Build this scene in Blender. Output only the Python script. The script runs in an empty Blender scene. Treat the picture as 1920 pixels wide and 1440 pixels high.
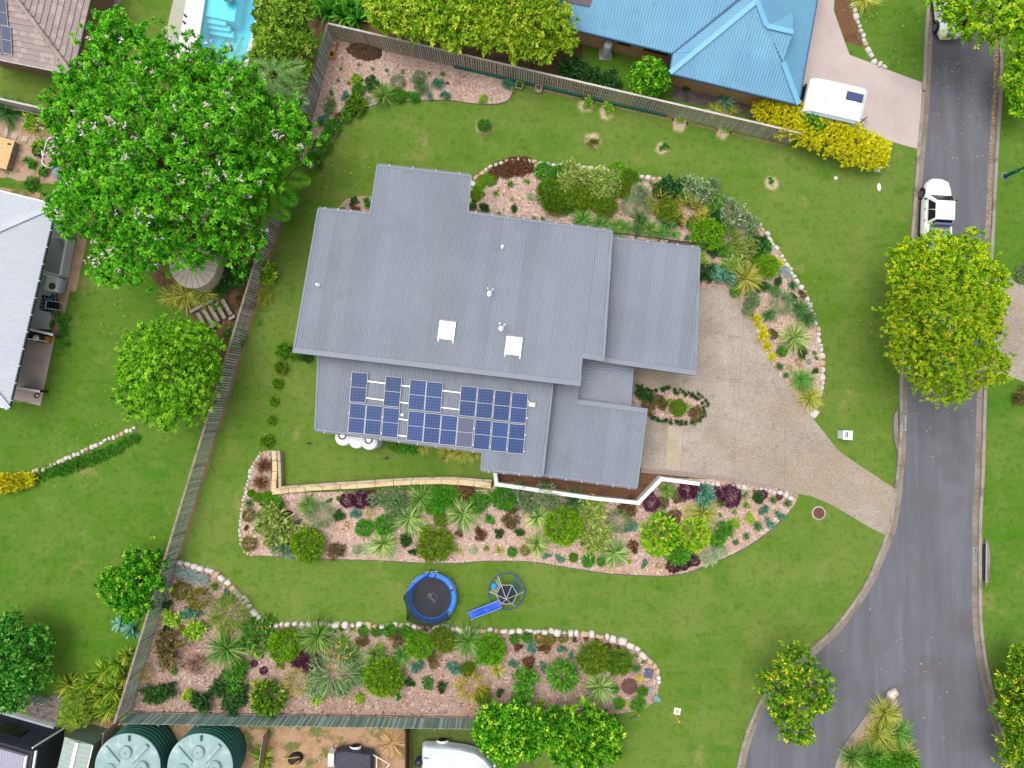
import bpy, math, random
import numpy as np
from mathutils import Vector, Matrix
R = math.radians
rng = np.random.default_rng(11)
random.seed(11)
sc = bpy.context.scene
col = sc.collection

# ---------------------------------------------------------------- camera
H, FPX, TILT = 47.0, 1270.0, R(2.0)
cam = bpy.data.cameras.new('camera')
cam.sensor_width = 36.0
cam.lens = FPX / 1920 * 36.0
cam.clip_end = 1000
cam_o = bpy.data.objects.new('camera', cam)
col.objects.link(cam_o)
cam_o.location = (0, 0, H)
cam_o.rotation_euler = (TILT, 0, 0)
sc.camera = cam_o

# ---------------------------------------------------------------- sky, sun, exposure (bright thin overcast)
SUN_EL, SUN_AZ = R(74), R(-62)          # azimuth from +Y, clockwise
w = bpy.data.worlds.new('World')
sc.world = w
w.use_nodes = True
nt = w.node_tree
nt.nodes.clear()
sky = nt.nodes.new('ShaderNodeTexSky')
sky.sky_type = 'NISHITA'
sky.sun_disc = False
sky.sun_elevation = SUN_EL
sky.sun_rotation = SUN_AZ
sky.air_density = 1.0
sky.dust_density = 6.0
sky.ozone_density = 1.0
hs = nt.nodes.new('ShaderNodeHueSaturation')
hs.inputs['Saturation'].default_value = 0.30
bg = nt.nodes.new('ShaderNodeBackground')
bg.inputs[1].default_value = 0.15
wo = nt.nodes.new('ShaderNodeOutputWorld')
nt.links.new(sky.outputs[0], hs.inputs['Color'])
nt.links.new(hs.outputs[0], bg.inputs[0])
nt.links.new(bg.outputs[0], wo.inputs[0])
sl = bpy.data.lights.new('sun', 'SUN')
sl.energy = 0.7
sl.angle = R(60)
sl.color = (1.0, 0.96, 0.90)
so = bpy.data.objects.new('sun', sl)
col.objects.link(so)
so.location = (-20, 10, 60)
sd = Vector((math.sin(SUN_AZ) * math.cos(SUN_EL), math.cos(SUN_AZ) * math.cos(SUN_EL), math.sin(SUN_EL)))
so.rotation_euler = sd.to_track_quat('Z', 'Y').to_euler()
sc.view_settings.view_transform = 'Standard'
sc.view_settings.look = 'None'
sc.view_settings.gamma = 1.0
sc.view_settings.use_curve_mapping = False
sc.view_settings.exposure = 0.36
sc.cycles.max_bounces = 6
sc.cycles.transparent_max_bounces = 8
sc.cycles.use_denoising = True

# ---------------------------------------------------------------- geometry helpers
CT, ST = math.cos(TILT), math.sin(TILT)
def ray(px, py):
    a, b = (px - 960.0) / FPX, -(py - 720.0) / FPX
    return (a, b * CT + ST, b * ST - CT)
def P(px, py, z=0.0):
    """world point at height z that stands under image pixel (px,py)"""
    d = ray(px, py)
    t = (z - H) / d[2]
    return Vector((d[0] * t, d[1] * t, z))
def PP(px, py, pl):
    """same on a sloping plane pl=(x0,y0,z0,gx,gy)"""
    d = ray(px, py)
    x0, y0, z0, gx, gy = pl
    t = (z0 - gx * x0 - gy * y0 - H) / (d[2] - gx * d[0] - gy * d[1])
    return Vector((d[0] * t, d[1] * t, H + d[2] * t))
M_ = 0.0372
def lin(c):
    c = c / 255.0
    return c / 12.92 if c <= 0.04045 else ((c + 0.055) / 1.055) ** 2.4
def C(r, g, b, k=0.8):
    return (min(.9, lin(r) * k), min(.9, lin(g) * k), min(.9, lin(b) * k), 1.0)

def smooth_px(pts, closed=True, n=6):
    out = []
    N = len(pts)
    rngN = range(N) if closed else range(N - 1)
    for i in rngN:
        if closed:
            p0, p1, p2, p3 = pts[(i - 1) % N], pts[i], pts[(i + 1) % N], pts[(i + 2) % N]
        else:
            p0, p1, p2, p3 = pts[max(i - 1, 0)], pts[i], pts[i + 1], pts[min(i + 2, N - 1)]
        for k in range(n):
            t = k / n
            q = []
            for d in (0, 1):
                q.append(0.5 * (2 * p1[d] + (p2[d] - p0[d]) * t + (2 * p0[d] - 5 * p1[d] + 4 * p2[d] - p3[d]) * t * t
                                + (3 * p1[d] - p0[d] - 3 * p2[d] + p3[d]) * t ** 3))
            out.append(tuple(q))
    if not closed:
        out.append(tuple(pts[-1]))
    return out
def resample(pts, step):
    """even spacing along a world polyline"""
    pts = [Vector(p) for p in pts]
    out = [pts[0].copy()]
    acc = 0.0
    for a, b in zip(pts[:-1], pts[1:]):
        L = (b - a).length
        if L < 1e-6: continue
        t = step - acc
        while t <= L:
            out.append(a.lerp(b, t / L))
            t += step
        acc = (acc + L) % step
    return out
def inside(poly, x, y):
    c = False
    j = len(poly) - 1
    for i in range(len(poly)):
        xi, yi, xj, yj = poly[i][0], poly[i][1], poly[j][0], poly[j][1]
        if (yi > y) != (yj > y) and x < (xj - xi) * (y - yi) / (yj - yi + 1e-12) + xi:
            c = not c
        j = i
    return c
def inside_np(poly, X, Y):
    c = np.zeros(len(X), bool)
    j = len(poly) - 1
    for i in range(len(poly)):
        xi, yi, xj, yj = poly[i][0], poly[i][1], poly[j][0], poly[j][1]
        m = ((yi > Y) != (yj > Y)) & (X < (xj - xi) * (Y - yi) / (yj - yi + 1e-12) + xi)
        c ^= m
        j = i
    return c

# ---------------------------------------------------------------- objects
def tag(o, label=None, cat=None, group=None, kind=None):
    if label: o['label'] = label
    if cat: o['category'] = cat
    if group: o['group'] = group
    if kind: o['kind'] = kind
    return o
def thing(name, label, cat, loc=(0, 0, 0), rotz=0.0, group=None):
    o = bpy.data.objects.new(name, None)
    o.empty_display_size = 0.2
    col.objects.link(o)
    o.location = loc
    o.rotation_euler = (0, 0, rotz)
    return tag(o, label, cat, group)
def link(name, me, parent=None, loc=(0, 0, 0), rot=(0, 0, 0), scale=(1, 1, 1)):
    o = bpy.data.objects.new(name, me)
    col.objects.link(o)
    o.location = loc
    o.rotation_euler = rot
    o.scale = scale
    if parent: o.parent = parent
    return o

class MB:
    def __init__(s):
        s.v, s.f = [], []
    def add(s, vs, fs):
        b = len(s.v)
        s.v += [tuple(v) for v in vs]
        s.f += [tuple(i + b for i in f) for f in fs]
        return s
    def box(s, c, size, rz=0.0, top=1.0):
        hx, hy, hz = size[0] / 2, size[1] / 2, size[2] / 2
        ca, sa = math.cos(rz), math.sin(rz)
        vs = []
        for z in (-1, 1):
            k = top if z > 0 else 1.0
            for x, y in ((-1, -1), (1, -1), (1, 1), (-1, 1)):
                X, Y = x * hx * k, y * hy * k
                vs.append((c[0] + X * ca - Y * sa, c[1] + X * sa + Y * ca, c[2] + z * hz))
        return s.add(vs, [(3, 2, 1, 0), (4, 5, 6, 7), (0, 1, 5, 4), (1, 2, 6, 5), (2, 3, 7, 6), (3, 0, 4, 7)])
    def prism(s, poly, z0, z1, bottom=True):
        n = len(poly)
        ar = sum(poly[i][0] * poly[(i + 1) % n][1] - poly[(i + 1) % n][0] * poly[i][1] for i in range(n))
        if ar < 0: poly = poly[::-1]
        vs = [(p[0], p[1], z0) for p in poly] + [(p[0], p[1], z1) for p in poly]
        fs = [tuple(range(n, 2 * n))] + ([tuple(range(n - 1, -1, -1))] if bottom else [])
        fs += [(i, (i + 1) % n, (i + 1) % n + n, i + n) for i in range(n)]
        return s.add(vs, fs)
    def beam(s, a, b, w, h, up=(0, 0, 1)):
        """rectangular bar from a to b, w across, h along up"""
        a, b, up = Vector(a), Vector(b), Vector(up)
        d = (b - a).normalized()
        sd_ = d.cross(up)
        if sd_.length < 1e-5: sd_ = d.cross(Vector((1, 0, 0)))
        sd_.normalize()
        u2 = sd_.cross(d).normalized()
        vs = []
        for p in (a, b):
            for i, j in ((-1, -1), (1, -1), (1, 1), (-1, 1)):
                vs.append(p + sd_ * (w / 2 * i) + u2 * (h / 2 * j))
        return s.add(vs, [(0, 1, 2, 3), (7, 6, 5, 4), (0, 4, 5, 1), (1, 5, 6, 2), (2, 6, 7, 3), (3, 7, 4, 0)])
    def tube(s, pts, rad, n=8, closed=False, caps=True):
        pts = [Vector(p) for p in pts]
        N = len(pts)
        rads = rad if isinstance(rad, (list, tuple)) else [rad] * N
        prev = None
        rings = []
        for i, p in enumerate(pts):
            if closed: d = pts[(i + 1) % N] - pts[i - 1]
            else: d = pts[min(i + 1, N - 1)] - pts[max(i - 1, 0)]
            d.normalize()
            if prev is None:
                a = d.cross(Vector((0, 0, 1)))
                if a.length < 1e-4: a = d.cross(Vector((1, 0, 0)))
            else:
                a = prev - d * prev.dot(d)
            a.normalize()
            prev = a
            b = d.cross(a)
            rings.append([p + (a * math.cos(2 * math.pi * k / n) + b * math.sin(2 * math.pi * k / n)) * rads[i] for k in range(n)])
        vs = [v for r in rings for v in r]
        fs = []
        for i in range(N if closed else N - 1):
            j = (i + 1) % N
            for k in range(n):
                fs.append((i * n + k, i * n + (k + 1) % n, j * n + (k + 1) % n, j * n + k))
        if caps and not closed:
            fs += [tuple(range(n - 1, -1, -1)), tuple(range((N - 1) * n, N * n))]
        return s.add(vs, fs)
    def lathe(s, prof, c=(0, 0, 0), n=32, cap=True):
        """prof: list of (r,z) bottom to top"""
        vs, fs = [], []
        for r, z in prof:
            for k in range(n):
                a = 2 * math.pi * k / n
                vs.append((c[0] + r * math.cos(a), c[1] + r * math.sin(a), c[2] + z))
        for i in range(len(prof) - 1):
            for k in range(n):
                fs.append((i * n + k, i * n + (k + 1) % n, (i + 1) * n + (k + 1) % n, (i + 1) * n + k))
        if cap:
            fs.append(tuple(range((len(prof) - 1) * n, len(prof) * n)))
            fs.append(tuple(range(n - 1, -1, -1)))
        return s.add(vs, fs)
    def mesh(s, name, mat_, smooth=False):
        me = bpy.data.meshes.new(name)
        me.from_pydata(s.v, [], s.f)
        if mat_: me.materials.append(mat_)
        if smooth:
            me.polygons.foreach_set('use_smooth', [True] * len(me.polygons))
        me.update()
        return me
    def build(s, name, mat_, parent=None, smooth=False, world=False, bevel=0.0, sub=0, angle=None):
        if world and parent is not None:
            inv = (Matrix.Translation(parent.location) @ parent.rotation_euler.to_matrix().to_4x4()).inverted()
            s.v = [tuple(inv @ Vector(v)) for v in s.v]
        o = link(name, s.mesh(name, mat_, smooth), parent)
        if bevel:
            b = o.modifiers.new('bevel', 'BEVEL')
            b.width = bevel; b.segments = 2; b.limit_method = 'ANGLE'
        if sub:
            m = o.modifiers.new('sub', 'SUBSURF'); m.levels = sub; m.render_levels = sub
        return o

def np_mesh(name, V, F, mats, tint=None, midx=None, smooth=False):
    V = np.asarray(V, np.float32).reshape(-1, 3)
    F = np.asarray(F, np.int32)
    n, k = F.shape
    me = bpy.data.meshes.new(name)
    me.vertices.add(len(V))
    me.vertices.foreach_set('co', V.ravel())
    me.loops.add(n * k)
    me.loops.foreach_set('vertex_index', F.ravel())
    me.polygons.add(n)
    me.polygons.foreach_set('loop_start', np.arange(0, n * k, k, dtype=np.int32))
    me.polygons.foreach_set('loop_total', np.full(n, k, np.int32))
    for m in (mats if isinstance(mats, (list, tuple)) else [mats]):
        me.materials.append(m)
    if midx is not None:
        me.polygons.foreach_set('material_index', np.asarray(midx, np.int32))
    if smooth:
        me.polygons.foreach_set('use_smooth', np.ones(n, bool))
    if tint is not None:
        at = me.attributes.new('tint', 'FLOAT', 'FACE')
        at.data.foreach_set('value', np.asarray(tint, np.float32))
    me.update(calc_edges=True)
    return me

# ---------------------------------------------------------------- materials
def _new(name):
    m = bpy.data.materials.new(name)
    m.use_nodes = True
    n = m.node_tree
    b = n.nodes['Principled BSDF']
    return m, n, b
def surf(name, base, layers=(), rough=0.8, bump=None, metal=0.0, spec=0.3, coat=0.0, alpha=1.0, sheets=0.0):
    """layers: (colour, scale, lo, hi, amount, stretch(optional xyz))  noise-mixed over the base colour"""
    m, n, b = _new(name)
    N, L = n.nodes, n.links
    b.inputs['Roughness'].default_value = rough
    b.inputs['Metallic'].default_value = metal
    b.inputs['Specular IOR Level'].default_value = spec
    b.inputs['Coat Weight'].default_value = coat
    b.inputs['Alpha'].default_value = alpha
    tc = N.new('ShaderNodeTexCoord')
    cur = None
    b.inputs['Base Color'].default_value = base
    for i, ly in enumerate(layers):
        c_, s_, lo, hi, am = ly[:5]
        nz = N.new('ShaderNodeTexNoise')
        nz.inputs['Scale'].default_value = s_
        nz.inputs['Detail'].default_value = 4
        nz.inputs['Roughness'].default_value = 0.6
        mp = N.new('ShaderNodeMapping')
        mp.inputs['Location'].default_value = (i * 13.7, i * 5.1, 0)
        if len(ly) > 5: mp.inputs['Scale'].default_value = ly[5]
        if len(ly) > 6: mp.inputs['Rotation'].default_value = (0, 0, ly[6])
        L.new(tc.outputs['Object'], mp.inputs[0])
        L.new(mp.outputs[0], nz.inputs['Vector'])
        mr = N.new('ShaderNodeMapRange')
        mr.interpolation_type = 'SMOOTHSTEP'
        mr.inputs['From Min'].default_value = lo
        mr.inputs['From Max'].default_value = hi
        mr.inputs['To Max'].default_value = am
        L.new(nz.outputs[0], mr.inputs[0])
        mx = N.new('ShaderNodeMix')
        mx.data_type = 'RGBA'
        L.new(mr.outputs[0], mx.inputs[0])
        if cur is None: mx.inputs[6].default_value = base
        else: L.new(cur, mx.inputs[6])
        mx.inputs[7].default_value = c_
        cur = mx.outputs[2]
    if sheets and cur is not None:
        # slight tone difference from one rolled sheet to the next (sheets laid side by side along local x)
        sx = N.new('ShaderNodeSeparateXYZ'); L.new(tc.outputs['Object'], sx.inputs[0])
        dv = N.new('ShaderNodeMath'); dv.operation = 'DIVIDE'; dv.inputs[1].default_value = sheets; L.new(sx.outputs[0], dv.inputs[0])
        fl = N.new('ShaderNodeMath'); fl.operation = 'FLOOR'; L.new(dv.outputs[0], fl.inputs[0])
        wn = N.new('ShaderNodeTexWhiteNoise'); wn.noise_dimensions = '1D'; L.new(fl.outputs[0], wn.inputs['W'])
        vr = N.new('ShaderNodeMapRange'); vr.inputs['To Min'].default_value = .93; vr.inputs['To Max'].default_value = 1.05; L.new(wn.outputs['Value'], vr.inputs[0])
        hv_ = N.new('ShaderNodeHueSaturation'); L.new(vr.outputs[0], hv_.inputs['Value']); L.new(cur, hv_.inputs['Color'])
        cur = hv_.outputs[0]
    if cur is not None: L.new(cur, b.inputs['Base Color'])
    if bump:
        nz = N.new('ShaderNodeTexNoise')
        nz.inputs['Scale'].default_value = bump[0]
        nz.inputs['Detail'].default_value = 5
        L.new(tc.outputs['Object'], nz.inputs['Vector'])
        bp = N.new('ShaderNodeBump')
        bp.inputs['Strength'].default_value = bump[1]
        bp.inputs['Distance'].default_value = bump[2] if len(bump) > 2 else 0.05
        L.new(nz.outputs[0], bp.inputs['Height'])
        L.new(bp.outputs[0], b.inputs['Normal'])
    return m
def leaf(name, stops, rough=0.6, trans=0.10, spec=0.12, hue=0.012):
    """leaf material: colour ramp over the per-leaf 'tint' attribute, a little variation per object"""
    m, n, b = _new(name)
    N, L = n.nodes, n.links
    at = N.new('ShaderNodeAttribute')
    at.attribute_name = 'tint'
    rp = N.new('ShaderNodeValToRGB')
    els = rp.color_ramp.elements
    while len(els) < len(stops): els.new(0.5)
    for e, (p, c_) in zip(els, stops):
        e.position = p
        e.color = c_
    L.new(at.outputs['Fac'], rp.inputs[0])
    oi = N.new('ShaderNodeObjectInfo')
    mr = N.new('ShaderNodeMapRange')
    mr.inputs['To Min'].default_value = 0.5 - hue
    mr.inputs['To Max'].default_value = 0.5 + hue
    L.new(oi.outputs['Random'], mr.inputs[0])
    mv = N.new('ShaderNodeMapRange')
    mv.inputs['To Min'].default_value = 0.88
    mv.inputs['To Max'].default_value = 1.12
    ml = N.new('ShaderNodeMath'); ml.operation = 'FRACT'
    m7 = N.new('ShaderNodeMath'); m7.operation = 'MULTIPLY'; m7.inputs[1].default_value = 7.31
    L.new(oi.outputs['Random'], m7.inputs[0]); L.new(m7.outputs[0], ml.inputs[0]); L.new(ml.outputs[0], mv.inputs[0])
    h = N.new('ShaderNodeHueSaturation')
    L.new(mr.outputs[0], h.inputs['Hue'])
    L.new(mv.outputs[0], h.inputs['Value'])
    L.new(rp.outputs[0], h.inputs['Color'])
    L.new(h.outputs[0], b.inputs['Base Color'])
    b.inputs['Roughness'].default_value = rough
    b.inputs['Specular IOR Level'].default_value = spec
    tr = N.new('ShaderNodeBsdfTranslucent')
    L.new(h.outputs[0], tr.inputs[0])
    mx = N.new('ShaderNodeMixShader')
    mx.inputs[0].default_value = trans
    out = N['Material Output']
    L.new(b.outputs[0], mx.inputs[1])
    L.new(tr.outputs[0], mx.inputs[2])
    L.new(mx.outputs[0], out.inputs[0])
    return m

WHITE = surf('white_paint', (.8, .8, .8, 1), [((.68, .68, .67, 1), 1.5, .4, .75, .5)], rough=.45)
CARWHITE = surf('car_paint_white', (.88, .88, .88, 1), rough=.25, spec=.5, coat=.6)
BLACK = surf('black_plastic', (.015, .015, .017, 1), rough=.5)
RUBBER = surf('rubber', (.02, .02, .02, 1), rough=.85)
GLASSD = surf('dark_window', (.010, .013, .016, 1), rough=.15, spec=.35)
STEEL = surf('galvanised_steel', (.55, .56, .57, 1), [((.4, .41, .42, 1), 6, .4, .7, .7)], rough=.4, metal=.7)
ALU = surf('aluminium', (.72, .73, .74, 1), rough=.35, metal=.5)
CONC = surf('concrete', C(190, 182, 172), [(C(140, 130, 120), .9, .45, .75, .6), (C(215, 208, 200), 7, .5, .8, .5), (C(90, 82, 74), 2.3, .6, .8, .55)], rough=.9, bump=(40, .3))
TIMBER = surf('weathered_timber', C(172, 164, 156), [(C(120, 110, 102), 3, .4, .7, .8, (1, 1, .15)), (C(205, 200, 194), 9, .5, .8, .6, (1, 1, .1))], rough=.9)
BARK = surf('bark', C(120, 104, 92), [(C(80, 66, 56), 5, .4, .7, .8, (1, 1, .3)), (C(160, 148, 138), 11, .5, .8, .6)], rough=.95, bump=(20, .6))
# ================================================================ setting: lawns, road, paving, beds
LAWN = surf('lawn_grass', C(110, 142, 50, .73), [
    (C(128, 151, 71, .73), .09, .40, .60, .75), (C(90, 136, 35, .73), .20, .45, .66, .80), (C(143, 157, 84, .73), .45, .50, .72, .60), (C(82, 130, 29, .73), .8, .52, .72, .6),
    (C(124, 146, 66, .73), .55, .46, .60, .45, (.12, 1.6, 1), R(-9)), (C(165, 159, 100, .73), .33, .60, .74, .65), (C(176, 160, 112, .73), 1.1, .66, .78, .6), (C(76, 108, 35, .73), 2.6, .48, .70, .50), (C(161, 167, 103, .73), 6.0, .54, .76, .45), (C(65, 96, 27, .73), 17, .48, .70, .60), (C(157, 169, 101, .73), 22, .54, .74, .5)], rough=.95, spec=.1, bump=(30, .5, .04))
LAWN2 = surf('lush_grass', C(98, 140, 42, .73), [
    (C(114, 146, 60, .73), .11, .40, .60, .75), (C(82, 134, 29, .73), .22, .45, .66, .8), (C(135, 155, 77, .73), .50, .52, .72, .55), (C(76, 126, 26, .73), .9, .52, .72, .6),
    (C(110, 144, 56, .73), .5, .46, .60, .45, (.12, 1.6, 1), R(12)), (C(159, 153, 97, .73), .30, .60, .73, .65), (C(172, 154, 110, .73), 1.0, .66, .78, .6), (C(68, 108, 29, .73), 2.6, .48, .70, .55), (C(153, 163, 95, .73), 6.5, .56, .78, .45), (C(59, 96, 24, .73), 17, .48, .70, .6), (C(143, 167, 88, .73), 22, .54, .74, .45)], rough=.95, spec=.1, bump=(30, .5, .04))
ASPH = surf('asphalt', C(118, 119, 127), [
    (C(103, 104, 110), .35, .38, .62, .8, (1.6, .16, 1)), (C(134, 135, 142), .9, .5, .75, .55, (1.8, .10, 1)), (C(94, 92, 92), .18, .5, .72, .6),
    (C(160, 160, 164), 14, .58, .74, .5), (C(84, 84, 90), 12, .56, .72, .5), (C(112, 104, 106), .5, .5, .7, .5)], rough=.92, spec=.2, bump=(60, .4, .02))
EXPO = surf('exposed_aggregate', C(192, 178, 164, .74), [
    (C(164, 152, 139, .74), .30, .42, .66, .7), (C(205, 196, 184, .74), .5, .52, .74, .55), (C(148, 132, 113, .74), 1.3, .54, .70, .5), (C(174, 154, 127, .74), .14, .45, .62, .6), (C(134, 126, 115, .74), .35, .58, .70, .6),
    (C(114, 102, 90, .74), 15, .50, .66, .75), (C(235, 230, 219, .74), 19, .53, .70, .75)], rough=.9, bump=(60, .5, .03))
PINKC = surf('pink_paving', C(206, 190, 186), [
    (C(192, 174, 170), .35, .42, .66, .6), (C(216, 204, 200), .9, .5, .74, .5), (C(176, 160, 156), 22, .52, .72, .4)], rough=.9, bump=(60, .3, .02))
MULCH = surf('bark_mulch', C(192, 162, 146), [
    (C(180, 134, 106), .28, .48, .66, .7), (C(190, 168, 164), .5, .45, .7, .6), (C(150, 104, 84), 1.2, .54, .74, .5),
    (C(128, 92, 78), 13, .50, .66, .75), (C(226, 206, 198), 17, .53, .70, .75), (C(168, 124, 106), 7, .5, .7, .5)], rough=.95, bump=(18, .9, .06))
MULCHW = surf('fresh_bark_mulch', C(214, 180, 164), [
    (C(200, 140, 104), .22, .50, .68, .75), (C(218, 190, 180), .5, .45, .7, .6), (C(172, 118, 90), 1.2, .56, .74, .5),
    (C(146, 104, 86), 13, .52, .68, .7), (C(238, 218, 208), 17, .53, .70, .75), (C(190, 142, 118), 7, .5, .7, .5)], rough=.95, bump=(18, .9, .06))
MULCH2 = surf('brown_gravel', C(128, 92, 66), [
    (C(92, 62, 42), 8, .45, .65, .7), (C(170, 134, 104), 13, .53, .7, .7), (C(70, 48, 34), .7, .5, .7, .5)], rough=.95, bump=(25, .9, .05))
SOIL = surf('dark_soil', C(104, 78, 58), [(C(70, 50, 38), 3, .4, .65, .8), (C(140, 112, 88), 14, .55, .75, .6)], rough=.98, bump=(10, .9, .08))
DIRT = surf('bare_dirt', C(192, 156, 124), [(C(158, 122, 92), 1.5, .42, .68, .8), (C(100, 116, 50), .8, .50, .60, .9), (C(216, 180, 146), 8, .5, .75, .6)], rough=.95, bump=(14, .7, .05))

def sheet(name, poly, z, mat_, kind='structure', parent=None):
    n = len(poly)
    ar = sum(poly[i][0] * poly[(i + 1) % n][1] - poly[(i + 1) % n][0] * poly[i][1] for i in range(n))
    if ar < 0: poly = poly[::-1]
    me = bpy.data.meshes.new(name)
    me.from_pydata([(p[0], p[1], z) for p in poly], [], [tuple(range(n))])
    me.materials.append(mat_)
    me.update()
    o = link(name, me, parent)
    if kind and parent is None: o['kind'] = kind
    return o
def W(pts, smooth=0):
    if smooth: pts = smooth_px(pts, True, smooth)
    return [P(x, y) for x, y in pts]
def wob(poly, amp=.05, step=.35):
    """uneven grown-over edge"""
    pts = resample([Vector(p) for p in poly] + [Vector(poly[0])], step)
    return [p + Vector((random.uniform(-amp, amp), random.uniform(-amp, amp), 0)) for p in pts]

# ---- ground sheet with an opening for the swimming pool
POOL = [P(391, -40), P(500, -40), P(456, 125), P(368, 112)]
BIG = 160
outer = [Vector((-BIG, BIG, 0)), Vector((BIG, BIG, 0)), Vector((BIG, -BIG, 0)), Vector((-BIG, -BIG, 0))]
me = bpy.data.meshes.new('lawn')
me.from_pydata([tuple(p) for p in outer + POOL], [], [(4, 5, 1, 0), (5, 6, 2, 1), (6, 7, 3, 2), (7, 4, 0, 3)])
me.materials.append(LAWN)
o = link('lawn', me); o['kind'] = 'structure'
# neighbours' greener lawns
LEFT_LAWN = [(-300, 205), (150, 205), (560, 290), (540, 360), (243, 1338), (-300, 1338)]
sheet('neighbour_lawn', W(LEFT_LAWN), .004, LAWN2)
sheet('lawn_beyond_fence', W([(632, 66), (1470, 262), (1740, 262), (1740, -200), (510, -200), (500, 60), (560, 190), (590, 200)]), .004, LAWN2)

# ---- road
ROAD_L = [(1766, -220), (1760, -60), (1753, 0), (1747, 83), (1742, 200), (1730, 333), (1716, 520), (1702, 700), (1701, 780), (1698, 847), (1694, 890), (1688, 950),
          (1678, 1000), (1658, 1047), (1640, 1090), (1607, 1143), (1567, 1193), (1522, 1233), (1476, 1272), (1442, 1312), (1414, 1373), (1396, 1440), (1375, 1560)]
ROAD_R = [(1874, -220), (1868, -60), (1865, 0), (1862, 87), (1862, 160), (1855, 267), (1848, 400), (1838, 600), (1832, 730), (1827, 897), (1823, 960), (1822, 1060), (1823, 1160),
          (1830, 1227), (1840, 1277), (1853, 1333), (1870, 1393), (1884, 1440), (1915, 1560)]
RL = [P(*p) for p in smooth_px(ROAD_L, False, 5)]
RR = [P(*p) for p in smooth_px(ROAD_R, False, 5)]
sheet('road', RL + RR[::-1], .020, ASPH)

def offset_line(pts, d):
    """polyline moved d metres to its left"""
    out = []
    for i, p in enumerate(pts):
        t = pts[min(i + 1, len(pts) - 1)] - pts[max(i - 1, 0)]
        t.z = 0; t.normalize()
        out.append(Vector((p.x - t.y * d, p.y + t.x * d, p.z)))
    return out
def strip(name, a, b, z, mat_, parent=None, kind='structure', h=0.0):
    """band between two polylines; with h>0 a raised kerb with sides"""
    n = len(a)
    vs = [(p.x, p.y, z + h) for p in a] + [(p.x, p.y, z + h) for p in b]
    fs = [(i, i + 1, n + i + 1, n + i) for i in range(n - 1)]
    if h:
        vs += [(p.x, p.y, z - .02) for p in a] + [(p.x, p.y, z - .02) for p in b]
        fs += [(i, 2 * n + i, 2 * n + i + 1, i + 1) for i in range(n - 1)]
        fs += [(n + i, n + i + 1, 3 * n + i + 1, 3 * n + i) for i in range(n - 1)]
    m = MB(); m.add(vs, fs)
    o = m.build(name, mat_, parent)
    if parent is None: o['kind'] = kind
    return o
KERB = surf('kerb_concrete', C(168, 158, 148), [(C(112, 102, 92), .8, .44, .7, .75), (C(205, 198, 190), 5, .52, .78, .6), (C(96, 74, 56), 3, .62, .78, .6)], rough=.9, bump=(40, .4))
GUTT = surf('gutter_concrete', C(152, 142, 132), [(C(116, 106, 96), .6, .4, .7, .8), (C(186, 170, 150), 4, .52, .78, .6), (C(160, 110, 60), 1.3, .62, .72, .55)], rough=.92, bump=(40, .4))
# smooth_px runs downward: "left" of travel (down) is +x side; so the outer side of the left line is negative
RLr, RRr = resample(RL, .8), resample(RR, .8)
strip('gutter', RLr, offset_line(RLr, -.38), .024, GUTT)
strip('gutter', RRr, offset_line(RRr, .38), .024, GUTT)
KL0, KL1 = offset_line(RLr, -.38), offset_line(RLr, -.58)
KR0, KR1 = offset_line(RRr, .38), offset_line(RRr, .60)
def kerb_pieces(a, b, skip):
    """kerb cast in lengths; layback crossings (skip boxes in px) stay low"""
    run, low = [], None
    for i in range(len(a)):
        d = a[i]
        lowi = any(inside([P(x0, y0), P(x1, y0), P(x1, y1), P(x0, y1)], d.x, d.y) for x0, y0, x1, y1 in skip)
        if low is None: low = lowi
        run.append(i)
        if lowi != low or i == len(a) - 1:
            if len(run) > 1:
                strip('kerb', [a[k] for k in run], [b[k] for k in run], .026, KERB, h=(.012 if low else .13))
            run = [i]; low = lowi
kerb_pieces(KL0, KL1, [(1600, 912, 1720, 1006), (1680, 155, 1790, 280)])
kerb_pieces(KR0, KR1, [(1800, 500, 1960, 720)])
m = MB()
for a_, b_ in ((RLr, KL1), (RRr, KR1)):
    for i in range(1, len(a_) - 1, 3):
        m.beam(a_[i] + Vector((0, 0, .03)), a_[i].lerp(b_[i], .62) + Vector((0, 0, .03)), .02, .004)
        m.beam(a_[i].lerp(b_[i], .64) + Vector((0, 0, .158)), b_[i] + Vector((0, 0, .158)), .02, .004)
o = m.build('kerb_joint', surf('joint_dark', C(84, 76, 70), rough=1)); o['kind'] = 'structure'
# greener verge beyond the road, and across the corner
sheet('verge_lawn', [Vector(p) for p in KR1] + [P(2300, 1560), P(2300, -220)], .004, LAWN2)
# ---- traffic island
ISL = [(1670, 1296), (1662, 1304), (1633, 1327), (1610, 1357), (1587, 1387), (1567, 1427), (1552, 1500), (1545, 1580), (1730, 1580), (1714, 1480), (1706, 1420), (1696, 1365), (1680, 1312)]
ISLW = W(ISL, 4)
m = MB(); m.prism(ISLW, .0, .13, bottom=False)
o = m.build('island_kerb', KERB); o['kind'] = 'structure'
cxy = sum(ISLW, Vector()) / len(ISLW)
inner = [p + (cxy - p).normalized() * .28 for p in ISLW]
sheet('island_bed', inner, .145, MULCH)

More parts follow.
